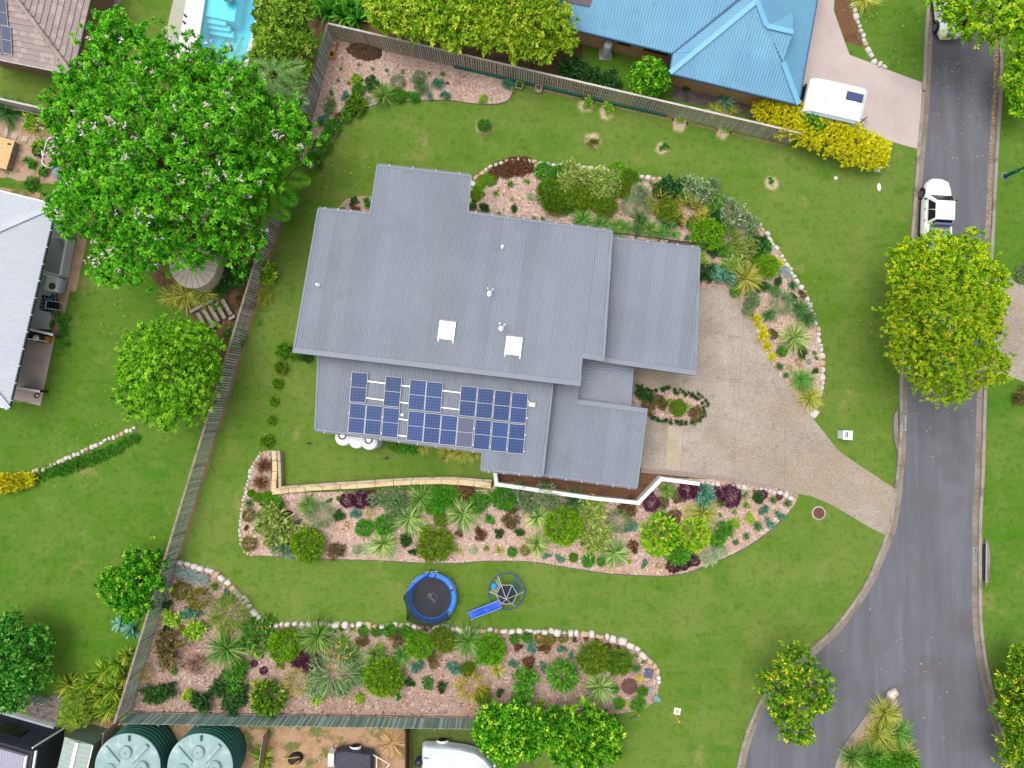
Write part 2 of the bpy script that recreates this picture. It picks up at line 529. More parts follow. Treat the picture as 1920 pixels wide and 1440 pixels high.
# ---- driveways
DRIVE = [(1175, 640), (1311, 545), (1330, 537), (1374, 545), (1386, 553), (1389, 575), (1395, 588), (1408, 600), (1417, 620), (1428, 646), (1440, 672), (1458, 697), (1475, 723),
         (1496, 751), (1525, 786), (1550, 817), (1570, 843), (1593, 860), (1620, 878), (1653, 900), (1679, 917), (1673, 965), (1661, 1004),
         (1627, 987), (1583, 960), (1550, 942), (1520, 930), (1493, 925), (1473, 917), (1440, 908), (1360, 893), (1293, 885), (1203, 877), (1165, 870)]
sheet('driveway', W(DRIVE), .016, EXPO)
PALE = surf('pale_aggregate', C(200, 184, 166, .78), [(C(180, 162, 138), .5, .42, .66, .6), (C(130, 112, 96), 11, .52, .7, .5), (C(230, 220, 204), 15, .52, .72, .6)], rough=.9, bump=(60, .5, .03))
sheet('driveway_bay', W([(1253, 798), (1281, 800), (1275, 882), (1248, 879)]), .020, PALE)
JOINT = surf('joint_line', C(136, 122, 110), rough=1)  # plain brown colour of the control joint lines in the driveway
m = MB()
for pts in ([(1395, 588), (1388, 700), (1380, 790), (1376, 893)], [(1281, 800), (1276, 886)], [(1310, 702), (1380, 716), (1482, 732)], [(1330, 778), (1450, 806), (1565, 838)],
            [(1473, 800), (1470, 916)], [(1311, 620), (1425, 640)]):
    q = [P(*p) for p in pts]
    a, b = offset_line(q, .009), offset_line(q, -.009)
    n = len(q)
    m.add([(p.x, p.y, .023) for p in a + b], [(i, i + 1, n + i + 1, n + i) for i in range(n - 1)])
o = m.build('driveway_joint', JOINT); o['kind'] = 'structure'
PEBB = surf('grey_pebbles', C(170, 152, 146), [(C(120, 104, 98), 12, .48, .68, .8), (C(206, 194, 190), 16, .53, .7, .7)], rough=.95, bump=(25, .8, .04))
q = [P(*p) for p in [(1203, 877), (1293, 885), (1360, 893), (1440, 908), (1473, 917), (1497, 926)]]
strip('pebble_strip', q, offset_line(q, -.34), .024, PEBB)
sheet('gravel_path', W([(928, 880), (1205, 876), (1262, 882), (1300, 890), (1305, 905), (1242, 897), (1192, 946), (928, 912)]), .012, MULCH2)
sheet('house_surround_path', W([(1150, 600), (1190, 600), (1195, 880), (1150, 880)]), .010, EXPO)
# blue house: pink paved drive, gravel bed, stone edging
sheet('paved_drive', W([(1490, 170), (1532, 13), (1563, 20), (1583, 77), (1593, 103), (1633, 118), (1667, 132), (1738, 158), (1727, 281), (1700, 274), (1647, 258), (1560, 236), (1480, 215)]), .016, PINKC)
sheet('front_path', W([(1532, 13), (1563, 20), (1568, -60), (1540, -60)]), .016, PINKC)
sheet('gravel_bed', W([(1566, 20), (1568, -40), (1590, -40), (1596, 8), (1606, 40), (1616, 80), (1618, 88), (1585, 78)]), .014, MULCH2)
# drive across the road on the right
sheet('paved_crossing', W([(1838, 600), (1862, 512), (1885, 512), (1905, 530), (2100, 590), (2100, 760), (1925, 718), (1880, 700), (1838, 702)]), .018, EXPO)
# side ground behind the blue house
sheet('side_yard', W([(1262, 165), (1285, 142), (1360, 165), (1440, 185), (1500, 205), (1500, 232), (1420, 222), (1262, 186)]), .010, surf('side_soil', C(118, 108, 104), [(C(84, 76, 70), 2, .42, .66, .8), (C(150, 140, 134), 14, .52, .72, .6), (C(90, 110, 50), 1.2, .6, .7, .7)], rough=.95))
# bottom neighbours' yards
sheet('bare_yard', W([(470, 1350), (900, 1352), (900, 1560), (440, 1560)]), .010, DIRT)
sheet('trailer_yard', W([(768, 1356), (1000, 1380), (1000, 1560), (768, 1560)]), .014, surf('worn_grass', C(96, 112, 52), [(C(120, 96, 66), .7, .45, .66, .8), (C(66, 88, 30), 3, .45, .7, .7)], rough=.95))
sheet('tank_yard', W([(160, 1345), (470, 1345), (470, 1560), (130, 1560)]), .008, DIRT)
# left neighbour: pale dirt vegetable patch
sheet('vegetable_patch', wob(W([(-60, 205), (30, 208), (88, 232), (135, 270), (135, 345), (60, 345), (-60, 318)]), .12), .008, surf('patch_soil', C(190, 158, 136), [(C(150, 112, 88), 1.2, .45, .66, .8), (C(100, 128, 52), .9, .55, .64, .95), (C(216, 196, 178), 9, .5, .75, .6)], rough=.95, bump=(14, .7, .05)))
sheet('footing_path', W([(-60, 345), (60, 358), (104, 372), (104, 384), (-60, 362)]), .012, DIRT)

# ---- planting beds
BED_A = [(628, 73), (649, 79), (747, 101), (851, 124), (961, 151), (963, 166), (956, 185), (942, 193), (924, 196), (882, 194), (840, 188), (788, 189), (736, 191), (705, 196), (682, 205),
         (659, 218), (640, 239), (615, 281), (592, 314), (560, 300), (588, 214)]
BED_B = [(868, 410), (876, 372), (880, 358), (887, 342), (897, 328), (913, 317), (929, 309), (954, 302), (969, 299), (1000, 303), (1032, 308), (1063, 311), (1110, 315), (1140, 317), (1181, 323),
         (1200, 330), (1244, 337), (1285, 340), (1330, 354), (1367, 372), (1406, 405), (1432, 430), (1450, 455), (1468, 480), (1484, 506), (1499, 532), (1512, 555), (1522, 581), (1531, 611),
         (1537, 639), (1542, 674), (1545, 706), (1544, 730), (1535, 762), (1522, 783), (1496, 751), (1475, 723), (1458, 697), (1440, 672), (1428, 646), (1417, 620), (1408, 600), (1395, 588),
         (1389, 575), (1386, 553), (1374, 545), (1330, 537), (1300, 548), (1280, 470), (1130, 450)]
BED_C = [(1186, 726), (1217, 727), (1260, 730), (1293, 735), (1318, 746), (1327, 760), (1322, 780), (1307, 795), (1277, 796), (1243, 790), (1208, 782), (1186, 782)]
BED_D = [(508, 844), (495, 846), (486, 854), (476, 866), (470, 883), (465, 903), (460, 927), (455, 949), (451, 976), (450, 1003), (454, 1027), (460, 1038), (475, 1041), (513, 1043), (604, 1048),
         (713, 1051), (780, 1055), (853, 1056), (908, 1052), (980, 1052), (1017, 1056), (1053, 1062), (1130, 1074), (1164, 1077), (1239, 1080), (1282, 1075), (1314, 1064), (1356, 1047),
         (1399, 1026), (1442, 996), (1474, 966), (1491, 943), (1497, 930), (1484, 922), (1440, 912), (1360, 900), (1309, 898), (1242, 896), (1192, 940), (1100, 928), (930, 903), (920, 918), (513, 924), (508, 900)]
BED_E = [(333, 1050), (360, 1057), (384, 1065), (404, 1071), (427, 1090), (444, 1108), (458, 1122), (473, 1140), (489, 1158), (507, 1169), (531, 1170), (562, 1169), (593, 1169), (647, 1170),
         (713, 1172), (780, 1173), (847, 1177), (909, 1181), (989, 1182), (1033, 1183), (1089, 1186), (1133, 1191), (1167, 1200), (1198, 1218), (1220, 1238), (1233, 1253), (1237, 1280), (1231, 1311),
         (1207, 1331), (1155, 1338), (893, 1348), (246, 1336), (290, 1190)]
BEDS = {'A': BED_A, 'B': BED_B, 'C': BED_C, 'D': BED_D, 'E': BED_E}
BEDW = {}
for k, nm in (('A', 'corner_garden_bed'), ('B', 'curved_garden_bed'), ('C', 'driveway_island_bed'), ('D', 'long_garden_bed'), ('E', 'lower_garden_bed')):
    BEDW[k] = W(BEDS[k])
    sheet(nm, BEDW[k], {'A': .012, 'B': .012, 'C': .026, 'D': .015, 'E': .012}[k], MULCH if k == 'E' else MULCHW)
BEDW['F'] = W([(632, 402), (640, 384), (655, 372), (700, 370), (720, 410)], 4)
sheet('notch_garden_bed', BEDW['F'], .012, MULCH)
CIRC = [(908, 239, 17), (1112, 263, 17), (1242, 278, 14), (1447, 344, 15), (1099, 198, 16), (1137, 211, 16), (1274, 232, 17), (1356, 248, 15)]
DRY = surf('straw_mulch', C(206, 188, 158), [(C(170, 146, 116), 4, .42, .68, .7), (C(228, 216, 194), 14, .5, .72, .8), (C(128, 132, 70), 2.2, .55, .7, .7)], rough=.95, bump=(18, .8, .05))
STRAW2 = surf('thin_straw_grass', C(150, 152, 88), [(C(110, 134, 56), 3, .42, .64, .9), (C(190, 178, 128), 9, .52, .7, .8)], rough=.95, bump=(20, .7, .05))
RINGS = []
for cx, cy, r in CIRC:
    ph = random.uniform(0, 6)
    for s_, zz_, mt_ in ((1.0, .006, STRAW2), (.76, .010, DRY)):
        pts = []
        for k in range(60):
            a = 2 * math.pi * k / 60
            rr = r * s_ * (1 + .08 * math.sin(2 * a + ph) + .05 * math.sin(5 * a + ph * 2) + random.uniform(-.05, .05))
            pts.append(P(cx + rr * math.cos(a), cy + rr * math.sin(a)))
        sheet('mulch_ring', pts, zz_, mt_)
    RINGS.append(pts)
# worn strip under hedge and along fences
EDGE = surf('worn_edge', C(150, 130, 92), [(C(110, 126, 60), .8, .45, .66, .85), (C(176, 150, 116), 6, .5, .75, .6)], rough=.95, bump=(20, .6, .04))
for a_, b_, s_ in (((530, 395), (332, 1046), 1), ((963, 151), (1478, 270), -1)):
    q = resample([P(*a_), P(*b_)], .35)
    sheet('worn_strip', offset_line(q, -.1) + [p + Vector((random.uniform(-.05, .05), random.uniform(-.05, .05), 0)) for p in offset_line(q, s_ * .26)][::-1], .006, EDGE)

# ---- bark chips lying on the beds
CHIP = surf('bark_chip_mix', C(205, 176, 165), rough=.95)
def chip_mat():
    m, n, b = _new('bark_chips')
    N, L = n.nodes, n.links
    at = N.new('ShaderNodeAttribute'); at.attribute_name = 'tint'
    rp = N.new('ShaderNodeValToRGB')
    rp.color_ramp.interpolation = 'LINEAR'
    els = rp.color_ramp.elements
    st = [(0, C(96, 72, 62)), (.25, C(146, 112, 96)), (.5, C(186, 153, 137)), (.75, C(214, 187, 172)), (1, C(240, 226, 216))]
    while len(els) < len(st): els.new(.5)
    for e, (p, c_) in zip(els, st): e.position = p; e.color = c_
    L.new(at.outputs['Fac'], rp.inputs[0]); L.new(rp.outputs[0], b.inputs['Base Color'])
    b.inputs['Roughness'].default_value = .95
    b.inputs['Specular IOR Level'].default_value = .1
    return m
CHIPS = chip_mat()
def scatter_chips(name, poly, dens, z, size=(.06, .15), label=None, tone=.68):
    xs = np.array([p[0] for p in poly]); ys = np.array([p[1] for p in poly])
    x0, x1, y0, y1 = xs.min(), xs.max(), ys.min(), ys.max()
    n = int((x1 - x0) * (y1 - y0) * dens)
    X, Y = rng.uniform(x0, x1, n), rng.uniform(y0, y1, n)
    k = inside_np(poly, X, Y)
    X, Y = X[k], Y[k]
    n = len(X)
    a = rng.uniform(0, 2 * np.pi, n)
    L_ = rng.uniform(size[0], size[1], n) / 2
    B_ = L_ * rng.uniform(.25, .6, n)
    tz = rng.uniform(-.35, .35, n)
    ux, uy = np.cos(a), np.sin(a)
    Z = z + .012 + rng.uniform(0, .02, n)
    V = np.empty((n, 4, 3))
    for i, (s, t) in enumerate(((-1, -1), (1, -1), (1, 1), (-1, 1))):
        V[:, i, 0] = X + ux * L_ * s - uy * B_ * t
        V[:, i, 1] = Y + uy * L_ * s + ux * B_ * t
        V[:, i, 2] = Z + s * tz * L_
    F = np.arange(n * 4).reshape(n, 4)
    me = np_mesh(name, V, F, CHIPS, np.clip(rng.normal(tone, .26, n), 0, 1))
    o = link(name, me)
    tag(o, label, 'mulch', kind='stuff')
for k, lab in (('A', 'pinkish bark chips covering the corner bed by the fence'), ('B', 'pinkish bark chips covering the curved bed beside the carport'),
               ('D', 'pinkish bark chips covering the long bed below the house'), ('E', 'pinkish bark chips covering the lower bed above the bottom fence')):
    scatter_chips('bark_chips', BEDW[k], 85, .015, label=lab, tone=.55 if k == 'E' else .70)
scatter_chips('bark_chips', BEDW['C'], 60, .028, label='pale bark chips in the driveway island bed')
# ================================================================ main house
def unit2(v): 
    v = Vector((v[0], v[1])); return v.normalized()
def slope_plane(p, v, k):
    """plane through p rising k per metre along the 2-D direction v"""
    return (p.x, p.y, p.z, k * v[0], k * v[1])
def zon(pl, x, y): return pl[2] + pl[3] * (x - pl[0]) + pl[4] * (y - pl[1])
def roof_sheet(name, pts, pl, v, mat_, parent, pitch=.152, amp=.019, world=True, lift=0.0, prof=(0, 1, 1, 0, -.6, -.6)):
    """profiled metal sheet over a polygon (world points) on plane pl, ribs along v"""
    v = unit2(v); u = Vector((v.y, -v.x))
    uv = [(p.x * u.x + p.y * u.y, p.x * v.x + p.y * v.y) for p in pts]
    us = [a for a, b in uv]
    u0, u1 = min(us), max(us)
    n = int((u1 - u0) / pitch * len(prof))
    S = [(u0 + (u1 - u0) * i / n, prof[i % len(prof)]) for i in range(n + 1)]
    for a in us:
        S += [(a - .002, 0), (a + .002, 0)]
    S = sorted(x for x in S if u0 < x[0] < u1)
    cols = []
    for a, h in S:
        hit = []
        for i in range(len(uv)):
            (a0, b0), (a1, b1) = uv[i], uv[(i + 1) % len(uv)]
            if (a0 > a) != (a1 > a): hit.append(b0 + (b1 - b0) * (a - a0) / (a1 - a0))
        if len(hit) >= 2: cols.append((a, h, min(hit), max(hit)))
    vs, fs = [], []
    for a, h, b0, b1 in cols:
        for b in (b0, b1):
            x, y = u.x * a + v.x * b, u.y * a + v.y * b
            vs.append((x, y, zon(pl, x, y) + h * amp + lift))
    for i in range(len(cols) - 1): fs.append((2 * i, 2 * i + 1, 2 * i + 3, 2 * i + 2))
    m = MB(); m.add(vs, fs)
    return m.build(name, mat_, parent, world=world)
def edge_bar(name, a, b, w_, h, mat_, parent, dz=0.0, off=(0, 0)):
    m = MB()
    d = Vector((off[0], off[1], dz))
    m.beam(Vector(a) + d, Vector(b) + d, w_, h)
    return m.build(name, mat_, parent, world=True)

ROOFM = surf('zinc_grey_roofing', C(154, 163, 176, .66), [(C(142, 151, 164, .66), .22, .4, .66, .6), (C(166, 171, 182, .66), .6, .52, .76, .4), (C(140, 146, 158), 3, .52, .75, .4, (1, .06, 1)), (C(120, 126, 136, .66), .8, .60, .78, .35)], rough=.5, spec=.3, sheets=.762)
ROOFD = surf('entry_grey_roofing', C(150, 157, 170, .8), [(C(136, 142, 156), .3, .4, .66, .6), (C(162, 168, 180), .7, .52, .76, .4)], rough=.42, spec=.5)  # own grey of the low entry roof, a little lighter than the main roofing
CAPM = surf('grey_flashing', C(152, 161, 174, .68), [(C(138, 146, 158, .68), 1.2, .45, .7, .5)], rough=.5, spec=.3)
FASC = surf('dark_fascia', C(92, 90, 96), rough=.6)
WALLM = surf('rendered_wall', C(196, 190, 180), [(C(176, 170, 160), 1.2, .45, .7, .5)], rough=.9)

HA = R(7.2)
hu, hv = Vector((math.cos(HA), -math.sin(HA))), Vector((-math.sin(HA), -math.cos(HA)))
house = thing('house', 'large modern house with stepped grey corrugated roofs and solar panels', 'house', P(880, 640), -HA)
pl1 = slope_plane(P(708, 310, 4.1), hv, .085)
pl2 = slope_plane(P(597, 668, 3.95), hv, -.075)
pl3 = slope_plane(P(1147, 447, 3.25), hv, .06)
pl4 = slope_plane(P(1087, 735, 3.15), hv, -.075)
pl5 = slope_plane(P(1087, 690, 2.6), hu, -.02)
r1 = [PP(x, y, pl1) for x, y in [(708, 310), (883, 330), (877, 399), (1147, 434), (1131, 676), (1090, 670), (1087, 724), (550, 661), (597, 392), (694, 401)]]
r2 = [PP(x, y, pl2) for x, y in [(598, 645), (1040, 705), (1017, 891), (902, 880), (905, 846), (591, 805)]]
r3 = [PP(x, y, pl3) for x, y in [(1122, 444), (1312, 466), (1303, 704), (1112, 676)]]
r4 = [PP(x, y, pl4) for x, y in [(1012, 712), (1086, 722), (1084, 749), (1213, 766), (1194, 914), (1004, 888)]]
r5 = [PP(x, y, pl5) for x, y in [(1078, 655), (1188, 672), (1181, 768), (1072, 755)]]
roof_main = roof_sheet('roof', r1, pl1, hv, ROOFM, house)
roof_low = roof_sheet('roof', r2, pl2, hv, ROOFM, house)
roof_car = roof_sheet('roof', r3, pl3, hv, ROOFM, house)
roof_gar = roof_sheet('roof', r4, pl4, hv, ROOFM, house)
roof_ent = roof_sheet('roof', r5, pl5, hu, ROOFD, house)
def rim(pts, skip, parent):
    """barge flashing and fascia round a roof polygon; skip: edges that tuck under another roof"""
    n = len(pts)
    for i in range(n):
        if i in skip: continue
        a, b = pts[i], pts[(i + 1) % n]
        edge_bar('fascia', a, b, .05, .20, FASC, parent, dz=-.115)
        edge_bar('barge_flashing', a, b, .11, .035, CAPM, parent, dz=.022)
rim(r1, (6,), house); rim(r2, (0, 1), house); rim(r3, (3, 2), house); rim(r4, (0, 1, 2, 5), house); rim(r5, (0, 2, 3), house)
# wide high-side cappings
def capping(a, b, inward):
    d = Vector((inward[0], inward[1], 0)) * .15
    edge_bar('ridge_capping', a + d, b + d, .32, .03, CAPM, house, dz=.045)
    edge_bar('fascia', a, b, .05, .24, FASC, house, dz=-.12)
up = -hv
capping(r1[6], r1[7], up); capping(r1[4], r1[5], up); capping(r3[2], r3[3], up); capping(r4[2], r4[3], hv)
edge_bar('step_flashing', r1[3], r1[4], .16, .05, CAPM, house, dz=.03)
edge_bar('step_flashing', PP(1036, 722, pl2), r2[2], .14, .05, CAPM, house, dz=.03)
# gutters with straps on the low edges
GUT = surf('gutter_metal', C(120, 120, 128), rough=.5)
def gutter(a, b, out, straps):
    d = Vector((out[0], out[1], 0)) * .09
    edge_bar('gutter', a + d, b + d, .13, .10, GUT, house, dz=-.07)
    for k in range(straps):
        t = (k + .5) / straps
        p = a.lerp(b, t)
        m = MB(); m.beam(p + Vector((-out[0], -out[1], 0)) * .05 + Vector((0, 0, .03)), p + Vector((out[0], out[1], 0)) * .17 + Vector((0, 0, .0)), .035, .02)
        m.build('gutter_strap', WHITE, house, world=True)
gutter(r1[0], r1[1], up, 4); gutter(r1[2], r1[3], up, 9); gutter(r1[8], r1[9], up, 4)
gutter(r2[5], r2[4], hv, 9); gutter(r2[3], r2[2], hv, 4); gutter(r4[5].lerp(r4[4], .07), r4[4], hv, 6); gutter(r3[0].lerp(r3[1], .12), r3[1], up, 6)
edge_bar('gutter', r5[1], r5[2], .10, .08, WHITE, house, dz=-.02)
# walls
for poly, z1 in (([(612, 412), (704, 420), (720, 330), (868, 347), (862, 416), (1124, 450), (1110, 650), (1078, 650), (1072, 688), (582, 642)], 3.95),
                 ([(616, 650), (1012, 700), (998, 866), (912, 858), (914, 834), (606, 793)], 3.0),
                 ([(1022, 735), (1188, 772), (1172, 892), (1012, 876)], 2.5)):
    m = MB(); m.prism([P(x, y, 2.9) for x, y in poly], 0.0, z1, bottom=False)
    m.build('wall', WALLM, house, world=True)
m = MB()
g0, g1 = P(1186, 790, 1.2), P(1174, 880, 1.2)
gd = (g1 - g0).normalized(); gn = Vector((-gd.y, gd.x, 0))
if gn.x < 0: gn = -gn
for k in range(5):
    m.beam(g0 + gn * .06 + Vector((0, 0, -.95 + k * .46)), g1 + gn * .06 + Vector((0, 0, -.95 + k * .46)), .05, .44)
m.build('garage_door', surf('garage_door_panel', C(120, 122, 130), rough=.5), house, world=True)
for px, py in ((1150, 458), (1300, 478), (1292, 690), (1140, 668)):
    m = MB(); q = P(px, py, 2.9)
    m.box((q.x, q.y, 1.5), (.12, .12, 3.0))
    m.build('carport_post', FASC, house, world=True)
# skylights
DOME = surf('opal_skylight', (.85, .86, .87, 1), rough=.2, spec=.5)
for px, py in ((838, 620), (963, 649)):
    c0 = PP(px, py, pl1)
    m = MB(); m.box((0, 0, .07), (1.0, 1.12, .16))
    o = m.build('skylight', ALU, house); o.location = house.matrix_basis.inverted() @ c0 if False else (Matrix.Rotation(HA, 4, 'Z') @ (c0 - house.location))
    m = MB(); m.box((0, 0, .17), (.86, .94, .06), top=.94); m.build('skylight_dome', DOME, o, bevel=.02)
    m = MB(); m.box((0, .62, .02), (1.1, .14, .03)); m.build('flashing_apron', CAPM, o)
    for sx in (-.47, .47):
        m = MB(); m.box((sx, -.66, .05), (.07, .2, .05)); m.build('bracket', WHITE, o)
# vents and flues
def hloc(c): return Matrix.Rotation(HA, 4, 'Z') @ (c - house.location)
for px, py, kind in ((942, 464, 0), (597, 535, 0), (918, 551, 1), (940, 616, 1), (755, 778, 0)):
    pl = pl2 if py > 700 else pl1
    c0 = hloc(PP(px, py, pl))
    m = MB()
    if kind == 0:
        m.lathe([(.10, 0), (.10, .04), (.055, .05), (.055, .34), (.085, .35), (.085, .40), (.02, .43)], c=c0, n=14)
        m.build('vent_pipe', WHITE, house, smooth=False)
    else:
        m.lathe([(.16, 0), (.16, .04), (.07, .06), (.07, .55)], c=c0, n=14)
        m.tube([c0 + Vector((0, 0, .4)), c0 + Vector((.16, .14, .62)), c0 + Vector((.2, .18, .82))], .06, 10)
        m.tube([c0 + Vector((0, 0, .35)), c0 + Vector((-.1, .2, .5)), c0 + Vector((-.12, .24, .66))], .05, 10)
        m.build('flue_pipe', ALU, house, smooth=False)
# solar panels
def cell_mat(name, c1, c2, nx=6, ny=10, lw=.04):
    m, n, b = _new(name)
    N, L = n.nodes, n.links
    tc = N.new('ShaderNodeTexCoord'); sp = N.new('ShaderNodeSeparateXYZ'); L.new(tc.outputs['Object'], sp.inputs[0])
    def line(sock, k, wd):
        a = N.new('ShaderNodeMath'); a.operation = 'MULTIPLY'; a.inputs[1].default_value = k; L.new(sock, a.inputs[0])
        f = N.new('ShaderNodeMath'); f.operation = 'FRACT'; L.new(a.outputs[0], f.inputs[0])
        p = N.new('ShaderNodeMath'); p.operation = 'PINGPONG'; p.inputs[1].default_value = .5; L.new(f.outputs[0], p.inputs[0])
        l = N.new('ShaderNodeMath'); l.operation = 'LESS_THAN'; l.inputs[1].default_value = wd; L.new(p.outputs[0], l.inputs[0])
        return l.outputs[0]
    a, bb = line(sp.outputs[0], nx, lw), line(sp.outputs[1], ny, lw)
    mx = N.new('ShaderNodeMath'); mx.operation = 'MAXIMUM'; L.new(a, mx.inputs[0]); L.new(bb, mx.inputs[1])
    nz = N.new('ShaderNodeTexNoise'); nz.inputs['Scale'].default_value = 3.0; L.new(tc.outputs['Object'], nz.inputs[0])
    oi = N.new('ShaderNodeObjectInfo')
    mm = N.new('ShaderNodeMix'); mm.data_type = 'RGBA'; L.new(oi.outputs['Random'], mm.inputs[0]); mm.inputs[6].default_value = c1; mm.inputs[7].default_value = c2
    mc = N.new('ShaderNodeMix'); mc.data_type = 'RGBA'; L.new(mx.outputs[0], mc.inputs[0]); L.new(mm.outputs[2], mc.inputs[6]); mc.inputs[7].default_value = C(98, 122, 166)
    L.new(mc.outputs[2], b.inputs['Base Color'])
    b.inputs['Roughness'].default_value = .25
    b.inputs['Specular IOR Level'].default_value = .2
    return m
CELL = cell_mat('blue_solar_cells', C(34, 58, 108), C(38, 72, 134))
CELLG = cell_mat('grey_solar_cells', C(96, 98, 120), C(104, 104, 124))
fm = MB()
fm.box((.5, .009, -.02), (1.0, .018, .06)); fm.box((.5, .991, -.02), (1.0, .018, .06)); fm.box((.016, .5, -.021), (.032, .95, .056)); fm.box((.984, .5, -.021), (.032, .95, .056))
fm.box((.5, .5, .004), (.94, .016, .012))
frame_me = fm.mesh('solar_panel', surf('panel_frame', (.46, .47, .50, 1), rough=.4))
gm = MB(); gm.box((.5, .5, -.012), (.962, .97, .02))
cell_me = gm.mesh('cell_sheet', CELL)
gm = MB(); gm.box((.5, .5, -.012), (.962, .965, .02))
cellg_me = gm.mesh('cell_sheet', CELLG)
def zz(x, y): return (600 + x / 4.683, 690 + y / 4.683)
def panel(tl, tr, bl, pl, parent, lift=.14, grey=False):
    A, B, D = (PP(*p, pl) + Vector((0, 0, lift)) for p in (tl, tr, bl))
    ex, ey = B - A, D - A
    nz = ex.cross(ey).normalized()
    if nz.z < 0: nz = -nz
    Mw = Matrix((ex.to_4d(), ey.to_4d(), nz.to_4d(), A.to_4d())).transposed()
    for i in range(3): Mw[3][i] = 0
    Mw[3][3] = 1
    pm = Matrix.Translation(parent.location) @ parent.rotation_euler.to_matrix().to_4x4()
    o = link('solar_panel', frame_me, parent)
    o.matrix_local = pm.inverted() @ Mw
    c = link('cell_sheet', cellg_me if grey else cell_me, o)
    return o
for x, y in ((283, 33), (580, 70), (795, 100), (940, 117), (1240, 155), (1388, 173), (1537, 193), (1685, 213)):
    panel(zz(x, y), zz(x + 144, y + 17.5), zz(x - 14, y + 263), pl2, house)
for x, y in ((268, 306), (413, 322), (562, 343), (781, 374), (925, 392), (1070, 410), (1215, 428), (1365, 449), (1515, 467), (1664, 485)):
    panel(zz(x, y), zz(x + 143, y + 17.5), zz(x - 13, y + 260), pl2, house, grey=(x == 1215))
for ya in (68, 215, 362, 505):
    a, b = PP(*zz(272 - (ya - 68) * .06, ya + 30), pl2), PP(*zz(1836 - (ya - 68) * .09, ya + 226), pl2)
    edge_bar('panel_rail', a, b, .06, .05, ALU, house, dz=.085)
m = MB(); q = PP(*zz(1860, 322), pl2); m.box((q.x, q.y, q.z + .15), (.42, .26, .12), -HA); m.build('junction_box', WHITE, house, world=True)

# slim rain tank beside the house
TANKW = surf('white_tank_plastic', (.78, .78, .80, 1), [((.66, .66, .7, 1), 2, .45, .7, .5)], rough=.4)
cs = [P(643, 820, 2.0), P(668, 825, 2.0), P(692, 828, 2.0)]
tank = thing('rain_tank', 'white slimline rain tank with two round black inlets under the eave', 'water tank', (cs[1].x, cs[1].y, 0), -HA)
m = MB()
for i, c_ in enumerate(cs):
    m.lathe([(.56, 0), (.58, .1), (.58, 1.8), (.53, 1.95), (.40, 2.0), (.02, 2.02 + (.02 if i == 1 else 0))], c=(c_.x, c_.y, 0), n=28)
m.build('tank_body', TANKW, tank, world=True, smooth=False)
for c_ in (cs[0], cs[2]):
    m = MB(); m.lathe([(.27, 2.0), (.27, 2.06), (.19, 2.07), (.19, 2.02)], c=(c_.x - .03, c_.y + .12, 0), n=20, cap=False)
    o = m.build('inlet_rim', BLACK, tank, world=True)
    m = MB(); m.lathe([(.19, 2.03), (.05, 2.045)], c=Matrix.Rotation(HA, 4, 'Z') @ Vector((c_.x - .03 - tank.location.x, c_.y + .12 - tank.location.y, 0)), n=20); m.build('strainer', STEEL, o)
for px, py, w_ in ((580, 831, 'nearest the rain tank left end'), (725, 859, 'below the rain tank right end'), (832, 859, 'nearest the sandstone wall end')):
    q = P(px, py)
    t = thing('garden_light', 'small black garden spotlight on the lawn, ' + w_, 'garden light', q, random.uniform(0, 3), 'spotlights on the back lawn')
    m = MB(); m.lathe([(.02, 0), (.02, .16)], n=8); m.build('spike', BLACK, t)
    m = MB(); m.lathe([(.05, .12), (.07, .16), (.075, .30), (.03, .31)], n=12); m.build('lamp_housing', BLACK, t)
    m = MB(); m.box((.08, 0, .10), (.16, .10, .04)); m.build('bracket', FASC, t)

# ---------------- rendered garden wall and sandstone terrace
gw = thing('garden_wall', 'white rendered garden wall bending round the gravel path by the garage', 'wall', P(1060, 924))
def wall_run(pts, th, h, mat_, parent, name='wall_section'):
    for a, b in zip(pts[:-1], pts[1:]):
        d = (b - a).normalized()
        m = MB(); m.beam(a - d * th * .45 + Vector((0, 0, h / 2)), b + d * th * .45 + Vector((0, 0, h / 2 + .003)), th, h)
        m.build(name, mat_, parent, world=True)
WR = surf('white_render', C(238, 238, 238, .85), [(C(205, 204, 206), .9, .5, .75, .4)], rough=.7)
wp = [P(928, 886, .9), P(931, 908, .9), P(1110, 934, .9), P(1197, 943, .9), P(1240, 898, .9), P(1309, 907, .9)]
wall_run([Vector((p.x, p.y, 0)) for p in wp], .26, .9, WR, gw)
m = MB()
SAND = surf('sandstone', C(228, 204, 164), [(C(200, 160, 108), 1.1, .48, .66, .75, (1, 3, 1)), (C(240, 226, 200), 2, .5, .75, .7), (C(176, 132, 88), 4, .60, .76, .6), (C(150, 140, 128), 6, .58, .78, .5)], rough=.9, bump=(14, .6, .04))
SANDW = surf('weathered_sandstone', C(196, 182, 156), [(C(160, 144, 118), 1.5, .45, .68, .7), (C(216, 206, 186), 3, .52, .75, .6), (C(120, 112, 98), 6, .6, .78, .6)], rough=.92, bump=(14, .6, .04))
ts = thing('sandstone_terrace', 'L-shaped terrace of sawn sandstone blocks edging the back lawn', 'retaining wall', P(700, 912))
def block(a, b, z0, z1, depth, nrm, mat_):
    """one block from a to b (plan), set back depth along nrm"""
    d = (b - a).normalized() * .012
    a2, b2 = a + d, b - d
    j = lambda: random.uniform(-.012, .012)
    poly = [(a2.x + j(), a2.y + j()), (b2.x + j(), b2.y + j()), (b2.x + nrm.x * depth, b2.y + nrm.y * depth + j()), (a2.x + nrm.x * depth, a2.y + nrm.y * depth + j())]
    m = MB(); m.prism(poly, z0, z1 + random.uniform(-.015, .015))
    o = m.build('block', mat_, ts, world=True, bevel=.02)
